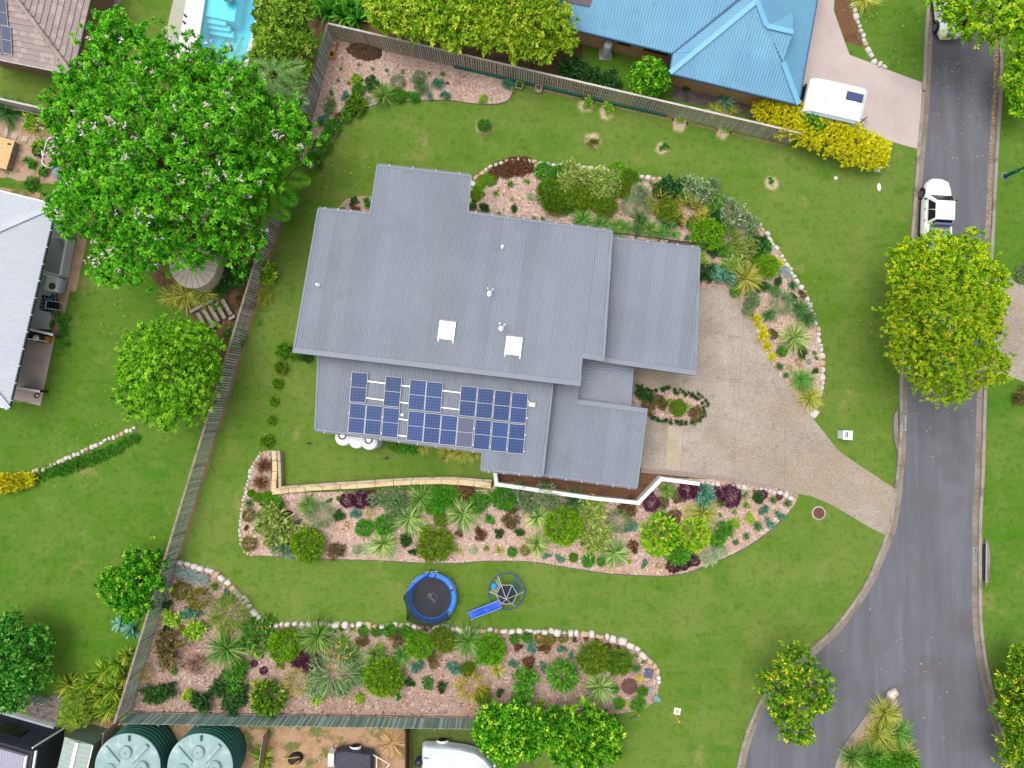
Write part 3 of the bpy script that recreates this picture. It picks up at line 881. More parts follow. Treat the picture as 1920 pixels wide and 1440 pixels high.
xs = [(510, 928), (541, 924), (572, 922), (605, 919), (639, 917), (670, 916), (704, 913), (738, 911), (771, 909), (798, 908), (828, 907.5), (859, 909), (889, 912), (921, 917)]
top = [(526, 917), (560, 914), (594, 912), (630, 909), (666, 907), (702, 904), (738, 902), (774, 900), (810, 899), (842, 898.5), (874, 900), (906, 903), (922, 904)]
for (a, b) in zip(xs[:-1], xs[1:]):
    A, B = P(*a, .4), P(*b, .4)
    nrm = Vector((0, 1, 0))
    block(A, B, 0, .42, .42, nrm, SAND)
for (a, b) in zip(top[:-1], top[1:]):
    A, B = P(*a, .55), P(*b, .55)
    block(A, B, .0, .55, .16, Vector((0, 1, 0)), SANDW)
for pts, xo, z1, dep, mt in (([(509, 845), (510, 864), (510, 884), (509, 902), (509, 922)], 0, .42, .33, SAND), ([(519.5, 845), (520.5, 865), (521.5, 895), (522, 919)], 0, .58, .2, SANDW)):
    for a, b in zip(pts[:-1], pts[1:]):
        block(P(*a, z1), P(*b, z1), 0, z1, dep, Vector((1, 0, 0)), mt)

# ---------------- edging stones round the beds
STONE = surf('pale_edging_stone', C(228, 220, 212), [(C(204, 180, 158), .8, .45, .7, .7), (C(240, 238, 236), 3, .5, .75, .6), (C(160, 146, 132), 5, .58, .78, .6)], rough=.9, bump=(12, .6, .05))
STONE2 = surf('tan_edging_stone', C(214, 182, 152), [(C(190, 148, 116), 1.5, .45, .7, .7), (C(234, 214, 192), 3, .5, .75, .6)], rough=.9, bump=(12, .6, .05))
def stone_mesh(seed, mat_):
    r = random.Random(seed)
    n = 9
    vs, fs = [], []
    rad = [r.uniform(.78, 1.08) for _ in range(n)]
    for lv, (z, s) in enumerate(((0, .92), (.45, 1.0), (.85, .82), (1.0, .5))):
        for k in range(n):
            a = 2 * math.pi * k / n
            q = rad[k] * s * r.uniform(.94, 1.05)
            # squarish plan
            c_, s_ = math.cos(a), math.sin(a)
            sq = 1 / max(abs(c_), abs(s_)) ** .8
            vs.append((.5 * q * c_ * sq, .5 * q * s_ * sq, z * r.uniform(.92, 1.05)))
    for i in range(3):
        for k in range(n):
            fs.append((i * n + k, i * n + (k + 1) % n, (i + 1) * n + (k + 1) % n, (i + 1) * n + k))
    fs.append(tuple(range(3 * n, 4 * n)))
    m = MB(); m.add(vs, fs)
    return m.mesh('stone', mat_)
STONES = [stone_mesh(i, STONE2 if i in (3, 8) else STONE) for i in range(10)]
def edging(label, pts, size, parent=None, closed=False, rows=1):
    line = [P(*p) for p in smooth_px(pts, False, 6)]
    t = thing('stone_edging', label, 'stone edging', line[0])
    s = 0.0
    ps = resample(line, .02)
    i = 0
    while i < len(ps) - 2:
        L_ = random.uniform(size[0], size[1])
        k = min(len(ps) - 1, i + int(L_ / .02))
        a, b = ps[i], ps[k]
        d = b - a
        if d.length < size[0] * .5: break
        mid = (a + b) / 2
        hgt = random.uniform(.55, .95) * size[1] * .62
        wd = random.uniform(.65, 1.3) * (size[0] + size[1]) / 2 * .95
        ang = math.atan2(d.y, d.x) + random.uniform(-.18, .18)
        nn = Vector((-d.y, d.x, 0)).normalized() * random.uniform(-.05, .05)
        o = link('stone', random.choice(STONES), t, loc=mid + nn - line[0] + Vector((0, 0, -.05)), rot=(random.uniform(-.2, .2), random.uniform(-.2, .2), ang), scale=(d.length * 1.04, wd, hgt))
        i = k + random.choice((0, 1, 1, 2))
    return t
edging('row of chunky pale rocks along the top of the lower bed', [(334, 1053), (360, 1059), (384, 1067), (404, 1073), (427, 1092), (444, 1110), (458, 1124), (473, 1142), (489, 1160), (507, 1171), (531, 1171),
        (562, 1170), (593, 1170), (647, 1171), (713, 1173), (780, 1174), (847, 1179), (909, 1183), (989, 1183), (1033, 1184), (1089, 1187), (1133, 1193), (1167, 1202), (1198, 1220), (1220, 1240), (1232, 1255), (1235, 1282)], (.30, .68))
edging('curved line of small white stones on the left end of the long bed', [(507, 853), (496, 848), (486, 856), (477, 868), (470, 885), (465, 905), (460, 929), (455, 950), (452, 976), (451, 1003), (455, 1026), (462, 1037), (476, 1040)], (.18, .38))
edging('line of white stones round the house end of the curved bed', [(881, 362), (888, 344), (898, 330), (914, 318), (930, 310), (955, 303), (970, 300), (1000, 304), (1032, 309), (1063, 312), (1110, 316), (1134, 318), (1160, 321), (1184, 325), (1204, 333), (1244, 339)], (.28, .5))
edging('string of white stones down the road side of the curved bed', [(1420, 420), (1432, 432), (1446, 455), (1466, 482), (1483, 508), (1498, 534), (1511, 557), (1521, 583), (1530, 613), (1536, 640), (1541, 675), (1543, 707), (1542, 732)], (.22, .5))
edging('single long white rock at the driveway tip of the curved bed', [(1521, 783), (1533, 766)], (.7, .75))
edging('double band of sandstone rocks along the driveway side of the long bed', [(1312, 903), (1330, 906), (1360, 909), (1400, 914), (1440, 920), (1470, 928), (1488, 935)], (.26, .44))
edging('lower course of sandstone rocks beside the purple shrubs', [(1318, 915), (1345, 917), (1375, 921), (1400, 924)], (.3, .46))
edging('row of pink stones by the paved drive and gravel bed', [(1597, 6), (1604, 30), (1612, 55), (1622, 78), (1628, 100), (1640, 116), (1652, 122), (1664, 132)], (.28, .5))
edging('low rock line across the left neighbour lawn', [(60, 884), (90, 878), (120, 862), (160, 845), (200, 826), (240, 808), (256, 803)], (.2, .42))
# metal garden edging on the mown edges
def metal_edge(label, pts):
    q = [P(*p) for p in smooth_px(pts, False, 5)]
    a, b = offset_line(q, .02), offset_line(q, -.02)
    o = strip('garden_edging', a, b, .0, FASC, h=.055)
    del o['kind']
    tag(o, label, 'garden edging')
metal_edge('thin dark metal edging along the corner bed and lawn', BED_A[4:16])
metal_edge('thin dark metal edging along the lower side of the long bed', BED_D[13:31])
# ================================================================ neighbours' houses
def eave_plane(a, b, g, inside_pt):
    d = (b - a); d.z = 0; d.normalize()
    n = Vector((-d.y, d.x))
    if (inside_pt - a).xy.dot(n) < 0: n = -n
    return slope_plane(a, n, g), n

# ---------------- blue house
BLUE = surf('blue_roofing', C(116, 172, 204, .82), [(C(104, 158, 192), .25, .42, .66, .6), (C(128, 190, 222), .7, .52, .76, .5), (C(84, 140, 176), 9, .60, .78, .5), (C(96, 140, 168), .9, .58, .76, .5)], rough=.5, spec=.4)
BLUEC = surf('blue_capping', C(122, 186, 220, .85), rough=.5, spec=.4)
BLUED = surf('blue_gutter', C(60, 100, 140), rough=.5)
BRICK = surf('tan_brick', C(196, 158, 116), [(C(170, 128, 88), 3.5, .45, .68, .8, (1, 1, 3)), (C(216, 184, 146), 9, .52, .75, .6), (C(176, 112, 70), .6, .56, .72, .6)], rough=.9, bump=(20, .4, .03))
EZ = 2.6
bL, bR, bV = P(1256, 137, EZ), P(1497, 196, EZ), P(1262, 100, EZ)
bN0 = P(985, 32, EZ); bE1 = P(1552, -110, EZ)
bh = thing('blue_roofed_house', 'brick house with bright blue metal hip roof beyond the top fence', 'house', P(1350, 60))
plS, nS = eave_plane(bL, bR, .42, P(1400, 0))
plN, nN = eave_plane(bN0, bV, .42, P(1200, -50))
plW, nW = eave_plane(bV, bL, .42, P(1400, 40))
plE, nE = eave_plane(bR, bE1, .42, P(1300, 0))
apex = PP(1419, 2, plS)
v2 = PP(1404, -17, plN)
roof_sheet('roof', [bL, bR, apex], plS, nS, BLUE, bh, pitch=.2, amp=.016)
g1, g2, g3 = PP(1468, 117, plS), PP(1487, 61, plS), PP(1437, 49, plS)
roof_sheet('roof', [g1, g2, g3], plS, nS, BLUE, bh, pitch=.2, amp=.016, lift=.002)
roof_sheet('roof', [bN0, bV, v2, PP(1404, -200, plN), PP(985, -200, plN)], plN, nN, BLUE, bh, pitch=.2, amp=.016)
def face(name, pts, mat_, parent):
    m = MB(); m.add(pts, [tuple(range(len(pts)))])
    return m.build(name, mat_, parent, world=True)
roof_sheet('roof', [bL, bV, v2, PP(1419, 2, plW)], plW, nW, BLUE, bh, pitch=.2, amp=.016)
roof_sheet('roof', [bR, bE1, PP(1450, -110, plE), PP(1419, 2, plE)], plE, nE, BLUE, bh, pitch=.2, amp=.016, lift=-.01)
g4 = PP(1487, 22, plE)
face('gablet', [g3, g2, g4], BLUE, bh)
face('gablet_end', [g1, g4, g2], BLUED, bh)
for a, b in ((bL, apex), (g2, g3), (g3, apex), (bR, g1)):
    edge_bar('hip_capping', a, b, .34, .05, BLUEC, bh, dz=.05)
edge_bar('valley', bV, v2, .12, .03, BLUED, bh, dz=.03)
for a, b in ((bN0, bV), (bV, bL), (bL, bR), (bR, bE1)):
    edge_bar('gutter', a, b, .13, .13, BLUED, bh, dz=-.06)
m = MB()
o2 = .55
def inn(p, *ns):
    q = Vector((p.x, p.y))
    for n in ns: q += n * o2
    return q
wl = [inn(bN0, nN), inn(bV, nN, nW), inn(bL, nW, nS), inn(bR, nS, nE), inn(bE1, nE), inn(bE1, nE) + Vector((-30, 0))]
m.prism(wl, 0, EZ - .02, bottom=False); m.build('wall', BRICK, bh, world=True)
def wall_window(a, b, px, py, wid, z0, z1, parent, frame=BLACK):
    """window set on the wall a-b near where the pixel meets the wall"""
    a, b = Vector((a.x, a.y, 0)), Vector((b.x, b.y, 0))
    d = (b - a).normalized()
    q = P(px, py, (z0 + z1) / 2)
    t = (q - a).dot(d)
    c_ = a + d * t
    n = Vector((d.y, -d.x, 0))
    if n.y > 0: n = -n
    m = MB(); m.beam(c_ - d * wid / 2 + n * .02 + Vector((0, 0, (z0 + z1) / 2)), c_ + d * wid / 2 + n * .02 + Vector((0, 0, (z0 + z1) / 2)), .08, z1 - z0)
    o = m.build('window', frame, parent, world=True)
    for s in (-1, 1):
        cc = c_ + d * (s * wid / 4) + n * .07
        m = MB(); m.beam(cc - d * (wid / 4 - .05) + Vector((0, 0, (z0 + z1) / 2)), cc + d * (wid / 4 - .05) + Vector((0, 0, (z0 + z1) / 2)), .02, z1 - z0 - .1)
        oo = m.build('pane', GLASSD, None, world=False)
        oo.parent = o
        inv = (Matrix.Translation(parent.location) @ parent.rotation_euler.to_matrix().to_4x4()).inverted()
        for v in oo.data.vertices: v.co = inv @ v.co
    m = MB(); m.beam(c_ - d * (wid / 2 + .05) + n * .09 + Vector((0, 0, z0 - .05)), c_ + d * (wid / 2 + .05) + n * .09 + Vector((0, 0, z0 - .05)), .16, .07)
    m.build('window_sill', surf('brick_sill', C(196, 130, 80), rough=.9), parent, world=True)
wall_window(Vector((*wl[0], 0)), Vector((*wl[1], 0)), 1168, 88, .9, 1.2, 2.1, bh)
wall_window(Vector((*wl[0], 0)), Vector((*wl[1], 0)), 1229, 102, 1.7, 1.2, 2.1, bh)
# dark solar heater panel on the blue roof, hot water cylinder
m = MB()
q = [PP(x, y, plN) + Vector((0, 0, .1)) for x, y in ((1052, -6), (1110, 0), (1105, 14), (1050, 2))]
face('solar_mat', q, surf('solar_mat_brown', C(120, 100, 110), [(C(90, 74, 84), 8, .45, .7, .7)], rough=.6), bh)
q = P(1135, 104)
t = thing('water_heater', 'grey upright hot water cylinder against the brick wall', 'water heater', q)
m = MB(); m.box((0, .05, .05), (.9, .8, .1)); m.build('base_slab', CONC, t)
m = MB(); m.lathe([(.29, .1), (.31, .15), (.31, 1.45), (.27, 1.58), (.1, 1.64)], n=24); m.build('cylinder', surf('heater_shell', C(196, 200, 208), rough=.4), t)
m = MB(); m.tube([(.2, -.32, .2), (.2, -.36, .5), (.2, -.32, .8)], .025); m.tube([(.32, -.1, .2), (.36, -.1, .3)], .06); m.build('pipe', ALU, t)

# ---------------- tiled-roof house, top left
TILE = surf('terracotta_grey_tile', C(176, 158, 156), [(C(150, 128, 124), .5, .42, .68, .6), (C(196, 182, 180), 3, .5, .76, .6), (C(120, 100, 98), 7, .58, .78, .5)], rough=.85)
TILE2 = surf('faded_tile', C(190, 174, 168), [(C(160, 138, 132), .8, .42, .68, .6), (C(206, 194, 190), 3, .5, .76, .6)], rough=.85)
tQ, tS, tE = P(137, 139, 2.8), P(-60, 99, 2.8), P(184, -60, 2.8)
th = thing('tile_roofed_house', 'house with grey-brown tiled hip roof and solar panels in the corner', 'house', P(40, 40))
plTS, nTS = eave_plane(tQ, tS, .42, P(0, 0))
plTE, nTE = eave_plane(tQ, tE, .42, P(0, 0))
hipd = (Vector((nTS.x, nTS.y)) + Vector((nTE.x, nTE.y)))
hiptop = tQ + Vector((hipd.x, hipd.y, 0)) * 6.4
hiptop.z = zon(plTS, hiptop.x, hiptop.y)
TW, TL = .31, .34
tm = MB()
prof = []
for i in range(9):
    x = i / 8
    prof.append((x * TW, .022 * (.5 - .5 * math.cos(4 * math.pi * x))))
vs = [(x, 0, z + .05) for x, z in prof] + [(x, TL * 1.08, z) for x, z in prof] + [(x, 0, z + .015) for x, z in prof]
n9 = len(prof)
fs = [(i, i + 1, n9 + i + 1, n9 + i) for i in range(n9 - 1)] + [(i + 1, i, 2 * n9 + i, 2 * n9 + i + 1) for i in range(n9 - 1)]
tm.add(vs, fs)
tile_me = tm.mesh('tile', TILE)
tile_me2 = bpy.data.meshes.new('tile'); tile_me2.from_pydata(tm.v, [], tm.f); tile_me2.materials.append(TILE2)
inv_th = Matrix.Translation(-th.location)
def tile_face(a, b, pl, n, lim, name):
    """lay tiles in courses up the plane from eave a->b, kept on the roof side of the hip"""
    d = (b - a); d.z = 0; Lw = d.length; d.normalize()
    up_ = Vector((n[0], n[1], .42)).normalized()
    dd = Vector((d.x, d.y, 0))
    nn = dd.cross(up_)
    flip = nn.z < 0
    base = face(name, [a + Vector((0, 0, -.03)), b + Vector((0, 0, -.03)), b + up_ * 9 + Vector((0, 0, -.03)), a + up_ * 9 + Vector((0, 0, -.03))][:] if False else
                [a + Vector((0, 0, -.02)), b + Vector((0, 0, -.02)), hip_other(b, up_), hiptop + Vector((0, 0, -.02))], TILE, th)
    cnt = 0
    for c_ in range(26):
        y0 = c_ * TL
        for k in range(int(Lw / TW) + 1):
            x0 = k * TW
            if x0 < (y0 + TL * .6) * math.cos(math.atan(.42)) - .05: continue
            p0 = a + dd * x0 + up_ * y0
            # only what the frame can see
            mid = p0 + up_ * TL / 2 + dd * TW / 2
            if not visible(mid, 25): continue
            ex = dd if not flip else -dd
            org = p0 if not flip else p0 + dd * TW
            ez = ex.cross(up_)
            Mw = Matrix((ex.to_4d(), up_.to_4d(), ez.to_4d(), org.to_4d())).transposed()
            for i in range(3): Mw[3][i] = 0
            Mw[3][3] = 1
            o = link('tile', tile_me if random.random() < .7 else tile_me2, base)
            o.matrix_local = inv_th @ Mw
            cnt += 1
    return cnt
def hip_other(b, up_): return b + up_ * (6.4 / math.cos(math.atan(.42))) + Vector((0, 0, -.02))
def project(p):
    r = Vector((p.x, p.y, p.z - H))
    yc = r.y * CT + r.z * ST * 1.0
    # inverse of the camera rotation
    y_ = r.y * CT + r.z * ST
    z_ = -r.y * ST + r.z * CT
    return 960 + FPX * r.x / -z_, 720 - FPX * y_ / -z_
def visible(p, mrg=0):
    x, y = project(p)
    return -mrg < x < 1920 + mrg and -mrg < y < 1440 + mrg
tile_face(tQ, tS, plTS, nTS, None, 'roof')
tile_face(tQ, tE, plTE, nTE, None, 'roof')
hd = (hiptop - tQ).normalized()
for k in range(24):
    a = tQ + hd * (k * .40) + Vector((0, 0, .07)); b = tQ + hd * (k * .40 + .43) + Vector((0, 0, .10))
    if not visible(a, 30): continue
    m = MB(); m.tube([a, b], [.15, .13], 8); m.build('hip_tile', TILE2, th, world=True)
for a, b in ((tQ, tS), (tQ, tE)): edge_bar('gutter', a, b, .12, .12, WHITE if a is tQ and b is tS else FASC, th, dz=-.05)
m = MB()
wq = Vector((tQ.x, tQ.y)) + Vector(nTS) * .5 + Vector(nTE) * .5
ws = Vector((tS.x, tS.y)) + Vector(nTS) * .5
we = Vector((tE.x, tE.y)) + Vector(nTE) * .5
m.prism([wq, ws, ws + Vector((0, 14)), we], 0, 2.75, bottom=False); m.build('wall', surf('brown_render', C(150, 120, 100), rough=.9), th, world=True)
for tl, tr, bl in (((5, 49), (23, 51.5), (5 - 1, 100)), ((-16, 47), (3, 49), (-17, 98)), ((-6, -2), (14, -1), (-7, 47)), ((-27, -4), (-7, -2), (-28, 45))):
    panel(tl, tr, bl, plTS, th, grey=True)
sheet('house_path', W([(150, 120), (196, -40), (240, -40), (208, 60), (200, 130), (140, 150)]), .012, surf('grey_paving', C(150, 138, 130), [(C(120, 106, 98), 1, .45, .7, .7)], rough=.9))
t = thing('satellite_dish', 'small white dish on the edge of the tiled roof', 'satellite dish', P(44, 128, 0))
m = MB(); m.lathe([(.03, 2.2), (.03, 2.75)], n=8); m.build('mast', ALU, t)
m = MB(); m.lathe([(.03, 2.75), (.2, 2.8), (.27, 2.88), (.25, 2.88), (.18, 2.83), (.02, 2.79)], n=18); m.build('dish', WHITE, t)

# ---------------- light grey roofed house, left
LROOF = surf('pale_roofing', C(208, 214, 224, .76), [(C(192, 198, 210), .3, .42, .66, .6), (C(220, 226, 234), .8, .52, .76, .4), (C(170, 176, 188), 2, .62, .8, .4, (.3, 2, 1))], rough=.5, spec=.4)
lNE, lSE = P(105.5, 384, 3.0), P(17, 766, 3.0)
lNW, lSW = P(-90, 336, 3.0), P(-120, 732, 3.0)
lh = thing('pale_roofed_house', 'house with pale grey corrugated hip roof at the left edge', 'house', P(-20, 560))
plLE, nLE = eave_plane(lNE, lSE, .36, P(-60, 560))
plLN, nLN = eave_plane(lNW, lNE, .36, P(-60, 560))
plLS, nLS = eave_plane(lSW, lSE, .36, P(-60, 560))
k = 4.2
a3 = lNE + (Vector((nLE.x, nLE.y, 0)) + Vector((nLN.x, nLN.y, 0))) * k; a3.z = zon(plLE, a3.x, a3.y)
b3 = lSE + (Vector((nLE.x, nLE.y, 0)) + Vector((nLS.x, nLS.y, 0))) * k; b3.z = zon(plLE, b3.x, b3.y)
roof_sheet('roof', [lNE, lSE, b3, a3], plLE, nLE, LROOF, lh, pitch=.17, amp=.016)
roof_sheet('roof', [lNE, a3, Vector((lNW.x, a3.y, zon(plLN, lNW.x, a3.y))), lNW], plLN, nLN, LROOF, lh, pitch=.17, amp=.016)
roof_sheet('roof', [lSE, b3, Vector((lSW.x, b3.y, zon(plLS, lSW.x, b3.y))), lSW], plLS, nLS, LROOF, lh, pitch=.17, amp=.016)
for a, b in ((lNE, a3), (lSE, b3)): edge_bar('hip_capping', a, b, .36, .05, LROOF, lh, dz=.05)
GREENG = surf('dark_green_gutter', C(30, 62, 60), rough=.5)
for a, b in ((lNE, lSE), (lNW, lNE), (lSE, lSW)): edge_bar('gutter', a, b, .12, .12, GREENG if a is lNE else WHITE, lh, dz=-.05)
for k in range(12):
    q = lNE.lerp(lSE, (k + .5) / 12)
    m = MB(); m.beam(q + Vector((-.1, 0, .03)), q + Vector((.12, -.03, .02)), .03, .02); m.build('gutter_strap', WHITE, lh, world=True)
m = MB()
wv = [Vector((p.x, p.y)) for p in (lNE, lSE, lSW, lNW)]
ctr = sum(wv, Vector((0, 0))) / 4
e2, n2, s2 = Vector(nLE) * 2.9, Vector(nLN) * .6, Vector(nLS) * .6
m.prism([wv[0] + e2 + n2, wv[1] + e2 + s2, wv[2] + s2, wv[3] + n2], 0, 2.9, bottom=False); m.build('wall', WALLM, lh, world=True)
for k in (.03, .335, .66, .97):
    q = lNE.lerp(lSE, k) + Vector((nLE.x, nLE.y, 0)) * .35
    m = MB(); m.box((q.x, q.y, 1.48), (.07, .07, 2.96)); m.build('verandah_post', WHITE, lh, world=True)
# patio slabs
GREYP = surf('grey_patio', C(222, 224, 230), [(C(204, 206, 212), .8, .42, .68, .6)], rough=.85)
TANP = surf('tan_patio', C(196, 164, 138), [(C(170, 132, 106), .8, .42, .68, .7), (C(140, 108, 88), 5, .6, .78, .5)], rough=.9, bump=(30, .3))
PINKP = surf('pink_patio_tiles', C(222, 200, 192), [(C(200, 176, 168), .7, .42, .68, .6)], rough=.85)
sheet('side_path', W([(108, 405), (140, 424), (163, 450), (143, 546), (131, 546), (112, 630), (98, 624)]), .014, TANP)
sheet('covered_patio', W([(40, 640), (104, 628), (76, 761), (10, 745)]), .018, PINKP)
def slab(name, label, cat, pts, z0, z1, mat_, group=None):
    base = P(*pts[0])
    t = MB(); t.prism([P(x, y, z1) - Vector((base.x, base.y, 0)) for x, y in pts], 0, z1 - z0)
    o = t.build(name, mat_); o.location = (base.x, base.y, z0)
    if label: tag(o, label, cat, group)
    else: o['kind'] = 'structure'
    return o
slab('raised_deck', None, None, [(60, 412), (103, 410), (127, 432), (112, 520), (104, 528), (92, 618), (40, 615)], 0, .22, GREYP)
# patio things
t = thing('retaining_parapet', 'white-capped low parapet along the grey side deck', 'parapet', P(118, 470))
for a, b in (((97, 443), (126, 448)), ((126, 448), (113, 516)), ((80, 508), (110, 517))):
    q0, q1 = P(*a, .9), P(*b, .9)
    m = MB(); m.beam(Vector((q0.x, q0.y, .5)), Vector((q1.x, q1.y, .5)), .08, .8); m.build('parapet_panel', GREYP, t, world=True)
    m = MB(); m.beam(Vector((q0.x, q0.y, .92)), Vector((q1.x, q1.y, .92)), .14, .05); m.build('coping', WHITE, t, world=True)
t = thing('air_conditioner', 'white outdoor air-conditioning unit on the grey side deck', 'air conditioner', P(111, 536), R(-12))
m = MB(); m.box((0, 0, .50), (.85, 1.0, .62)); m.build('casing', WHITE, t, bevel=.02)
m = MB(); m.lathe([(.24, .815), (.24, .83), (.05, .835)], c=(.1, -.15, 0), n=20); m.build('fan_grille', FASC, t)
m = MB(); m.box((.52, 0, .42), (.18, .9, .34)); m.build('side_cover', surf('lavender_plastic', C(180, 184, 210), rough=.5), t)
for y in (-.4, .4):
    m = MB(); m.box((0, y, .1), (.8, .08, .2)); m.build('foot', FASC, t)
t = thing('bucket', 'small teal bucket beside the patterned mat', 'bucket', P(108, 556))
m = MB(); m.lathe([(.13, .22), (.16, .5), (.17, .52), (.14, .5), (.11, .28)], n=16); m.build('pail', surf('teal_plastic', C(40, 140, 130), rough=.4), t)
m = MB(); m.tube([(-.16, 0, .5), (-.1, .1, .6), (.1, .1, .6), (.16, 0, .5)], .01, 6); m.build('handle', WHITE, t)
# patterned mat
def mat_pattern():
    m, n, b = _new('patterned_mat')
    N, L = n.nodes, n.links
    tc = N.new('ShaderNodeTexCoord'); vo = N.new('ShaderNodeTexVoronoi'); vo.feature = 'DISTANCE_TO_EDGE'; vo.inputs['Scale'].default_value = 4.2
    vo.inputs['Randomness'].default_value = .25
    L.new(tc.outputs['Object'], vo.inputs['Vector'])
    rp = N.new('ShaderNodeValToRGB'); e = rp.color_ramp.elements; e[0].position = .05; e[0].color = C(190, 194, 204); e[1].position = .1; e[1].color = C(34, 38, 50)
    L.new(vo.outputs['Distance'], rp.inputs[0]); L.new(rp.outputs[0], b.inputs['Base Color'])
    b.inputs['Roughness'].default_value = .95
    return m
o = slab('outdoor_mat', 'black outdoor mat with pale floral pattern on the side deck', 'mat', [(79, 552), (108, 559), (101, 588), (73, 581)], .22, .24, mat_pattern())
t = thing('folding_chair', 'white-framed black folding chair beside the patterned mat', 'chair', P(112, 575), R(-8))
m = MB(); m.box((0, 0, .45), (.5, .5, .04)); m.build('seat', BLACK, t)
m = MB(); m.box((-.27, 0, .72), (.04, .5, .45)); m.build('backrest', BLACK, t)
for x in (-.24, .24):
    for y in (-.27, .27):
        m = MB(); m.tube([(x * 1.3, y, 0), (x, y, .46)], .018, 6); m.build('leg', WHITE, t)
m = MB(); m.tube([(.25, -.27, .62), (-.27, -.27, .66), (-.3, -.27, .95), (-.3, .27, .95), (-.27, .27, .66), (.25, .27, .62)], .02, 6); m.build('arm_frame', WHITE, t)
# clutter shelf row and white screen wall
t = thing('screen_wall', 'white-topped screen wall between side deck and pink patio', 'wall', P(76, 622))
q0, q1 = P(50, 616, 1.0), P(100, 628, 1.0)
m = MB(); m.beam(Vector((q0.x, q0.y, .5)), Vector((q1.x, q1.y, .5)), .12, 1.0); m.build('panel', FASC, t, world=True)
m = MB(); m.beam(Vector((q0.x, q0.y, 1.02)), Vector((q1.x, q1.y, 1.02)), .16, .05); m.build('coping', WHITE, t, world=True)
t = thing('screen_wall', 'white-topped screen wall at the far end of the pink patio', 'wall', P(50, 730))
q0, q1 = P(26, 726, .9), P(75, 734, .9)
m = MB(); m.beam(Vector((q0.x, q0.y, .45)), Vector((q1.x, q1.y, .45)), .12, .9); m.build('panel', BLACK, t, world=True)
m = MB(); m.beam(Vector((q0.x, q0.y, .92)), Vector((q1.x, q1.y, .92)), .16, .05); m.build('coping', WHITE, t, world=True)
t = thing('barbecue', 'dark patio barbecue with round pot lid against the screen wall', 'barbecue', P(75, 634), R(-12))
m = MB(); m.box((0, 0, .45), (1.3, .5, .9)); m.build('cabinet', surf('brown_cabinet', C(90, 70, 60), rough=.7), t)
m = MB(); m.lathe([(.2, .9), (.21, .98), (.1, 1.08), (.03, 1.09)], c=(.4, 0, 0), n=18); m.build('lid', ALU, t)
m = MB(); m.box((-.2, 0, .95), (.5, .36, .1)); m.build('hotplate', BLACK, t)
t = thing('storage_box', 'small orange storage box at the end of the barbecue', 'box', P(94, 638), R(-12))
m = MB(); m.box((0, 0, .2), (.36, .42, .4)); m.build('tub', surf('orange_plastic', C(216, 150, 60), rough=.5), t)
m = MB(); m.box((0, 0, .42), (.40, .46, .05)); m.build('lid', surf('orange_lid', C(226, 170, 90), rough=.5), t)
def patio_chair(px, py, rz, lab):
    t = thing('patio_chair', lab, 'chair', P(px, py), rz, 'white chairs on the pink patio')
    m = MB(); m.box((0, 0, .43), (.48, .48, .04)); m.build('seat', WHITE, t, bevel=.02)
    m = MB(); m.box((-.24, 0, .7), (.05, .46, .5)); m.build('backrest', WHITE, t, bevel=.02)
    for x in (-.2, .2):
        for y in (-.2, .2):
            m = MB(); m.tube([(x * 1.25, y * 1.25, 0), (x, y, .43)], .02, 6); m.build('leg', WHITE, t)
patio_chair(38, 660, R(0), 'white patio chair half under the eave nearest the barbecue')
patio_chair(33, 686, R(10), 'white patio chair half under the eave, middle of the row')
t = thing('lattice_table', 'round white lattice patio table half under the eave', 'table', P(34, 712))
m = MB()
for r_ in (.18, .36, .52):
    m.tube([(r_ * math.cos(a), r_ * math.sin(a), .72) for a in np.linspace(0, 2 * math.pi, 20, endpoint=False)], .018, 6, closed=True)
for a in np.linspace(0, 2 * math.pi, 10, endpoint=False):
    m.tube([(0, 0, .72), (.52 * math.cos(a), .52 * math.sin(a), .72)], .014, 5)
m.build('table_top', WHITE, t)
for k in range(4):
    a = k * math.pi / 2 + .4
    m = MB(); m.tube([(.1 * math.cos(a), .1 * math.sin(a), .7), (.5 * math.cos(a), .5 * math.sin(a), 0)], .02, 6); m.build('leg', WHITE, t)
t = thing('dish_stand', 'small round dish on the corner of the pink patio', 'bowl', P(70, 742))
m = MB(); m.lathe([(.12, 0), (.16, .06), (.19, .10), (.17, .10), (.1, .04)], n=18); m.build('bowl', surf('brown_glaze', C(130, 96, 76), rough=.4), t)
m = MB(); m.lathe([(.09, .04), (.04, .07)], n=14); m.build('contents', WHITE, t)
t = thing('bench_seat', 'cream covered box by the top end of the side deck', 'box', P(134, 441), R(-10))
m = MB(); m.box((0, 0, .35), (.65, .6, .7)); m.build('cover', surf('khaki_cover', C(190, 182, 168), rough=.8), t, bevel=.06)
m = MB(); m.tube([(.0, -.45, .02), (.08, -.6, .02), (.2, -.62, .02)], .04, 8); m.build('pipe', WHITE, t)
t = thing('firewood_pile', 'stack of dark rocks and firewood by the side deck', 'firewood', P(124, 418))
for i in range(16):
    m = MB(); x, y = random.uniform(-.6, .6), random.uniform(-.3, .35)
    z = .1 + (.17 if i > 9 else 0)
    d = Vector((random.uniform(-1, 1), random.uniform(-.4, .4), 0)).normalized() * .2
    m.tube([Vector((x, y, z)) - d, Vector((x, y, z)) + d], [.09, .1], 7); m.build('log', BARK, t)

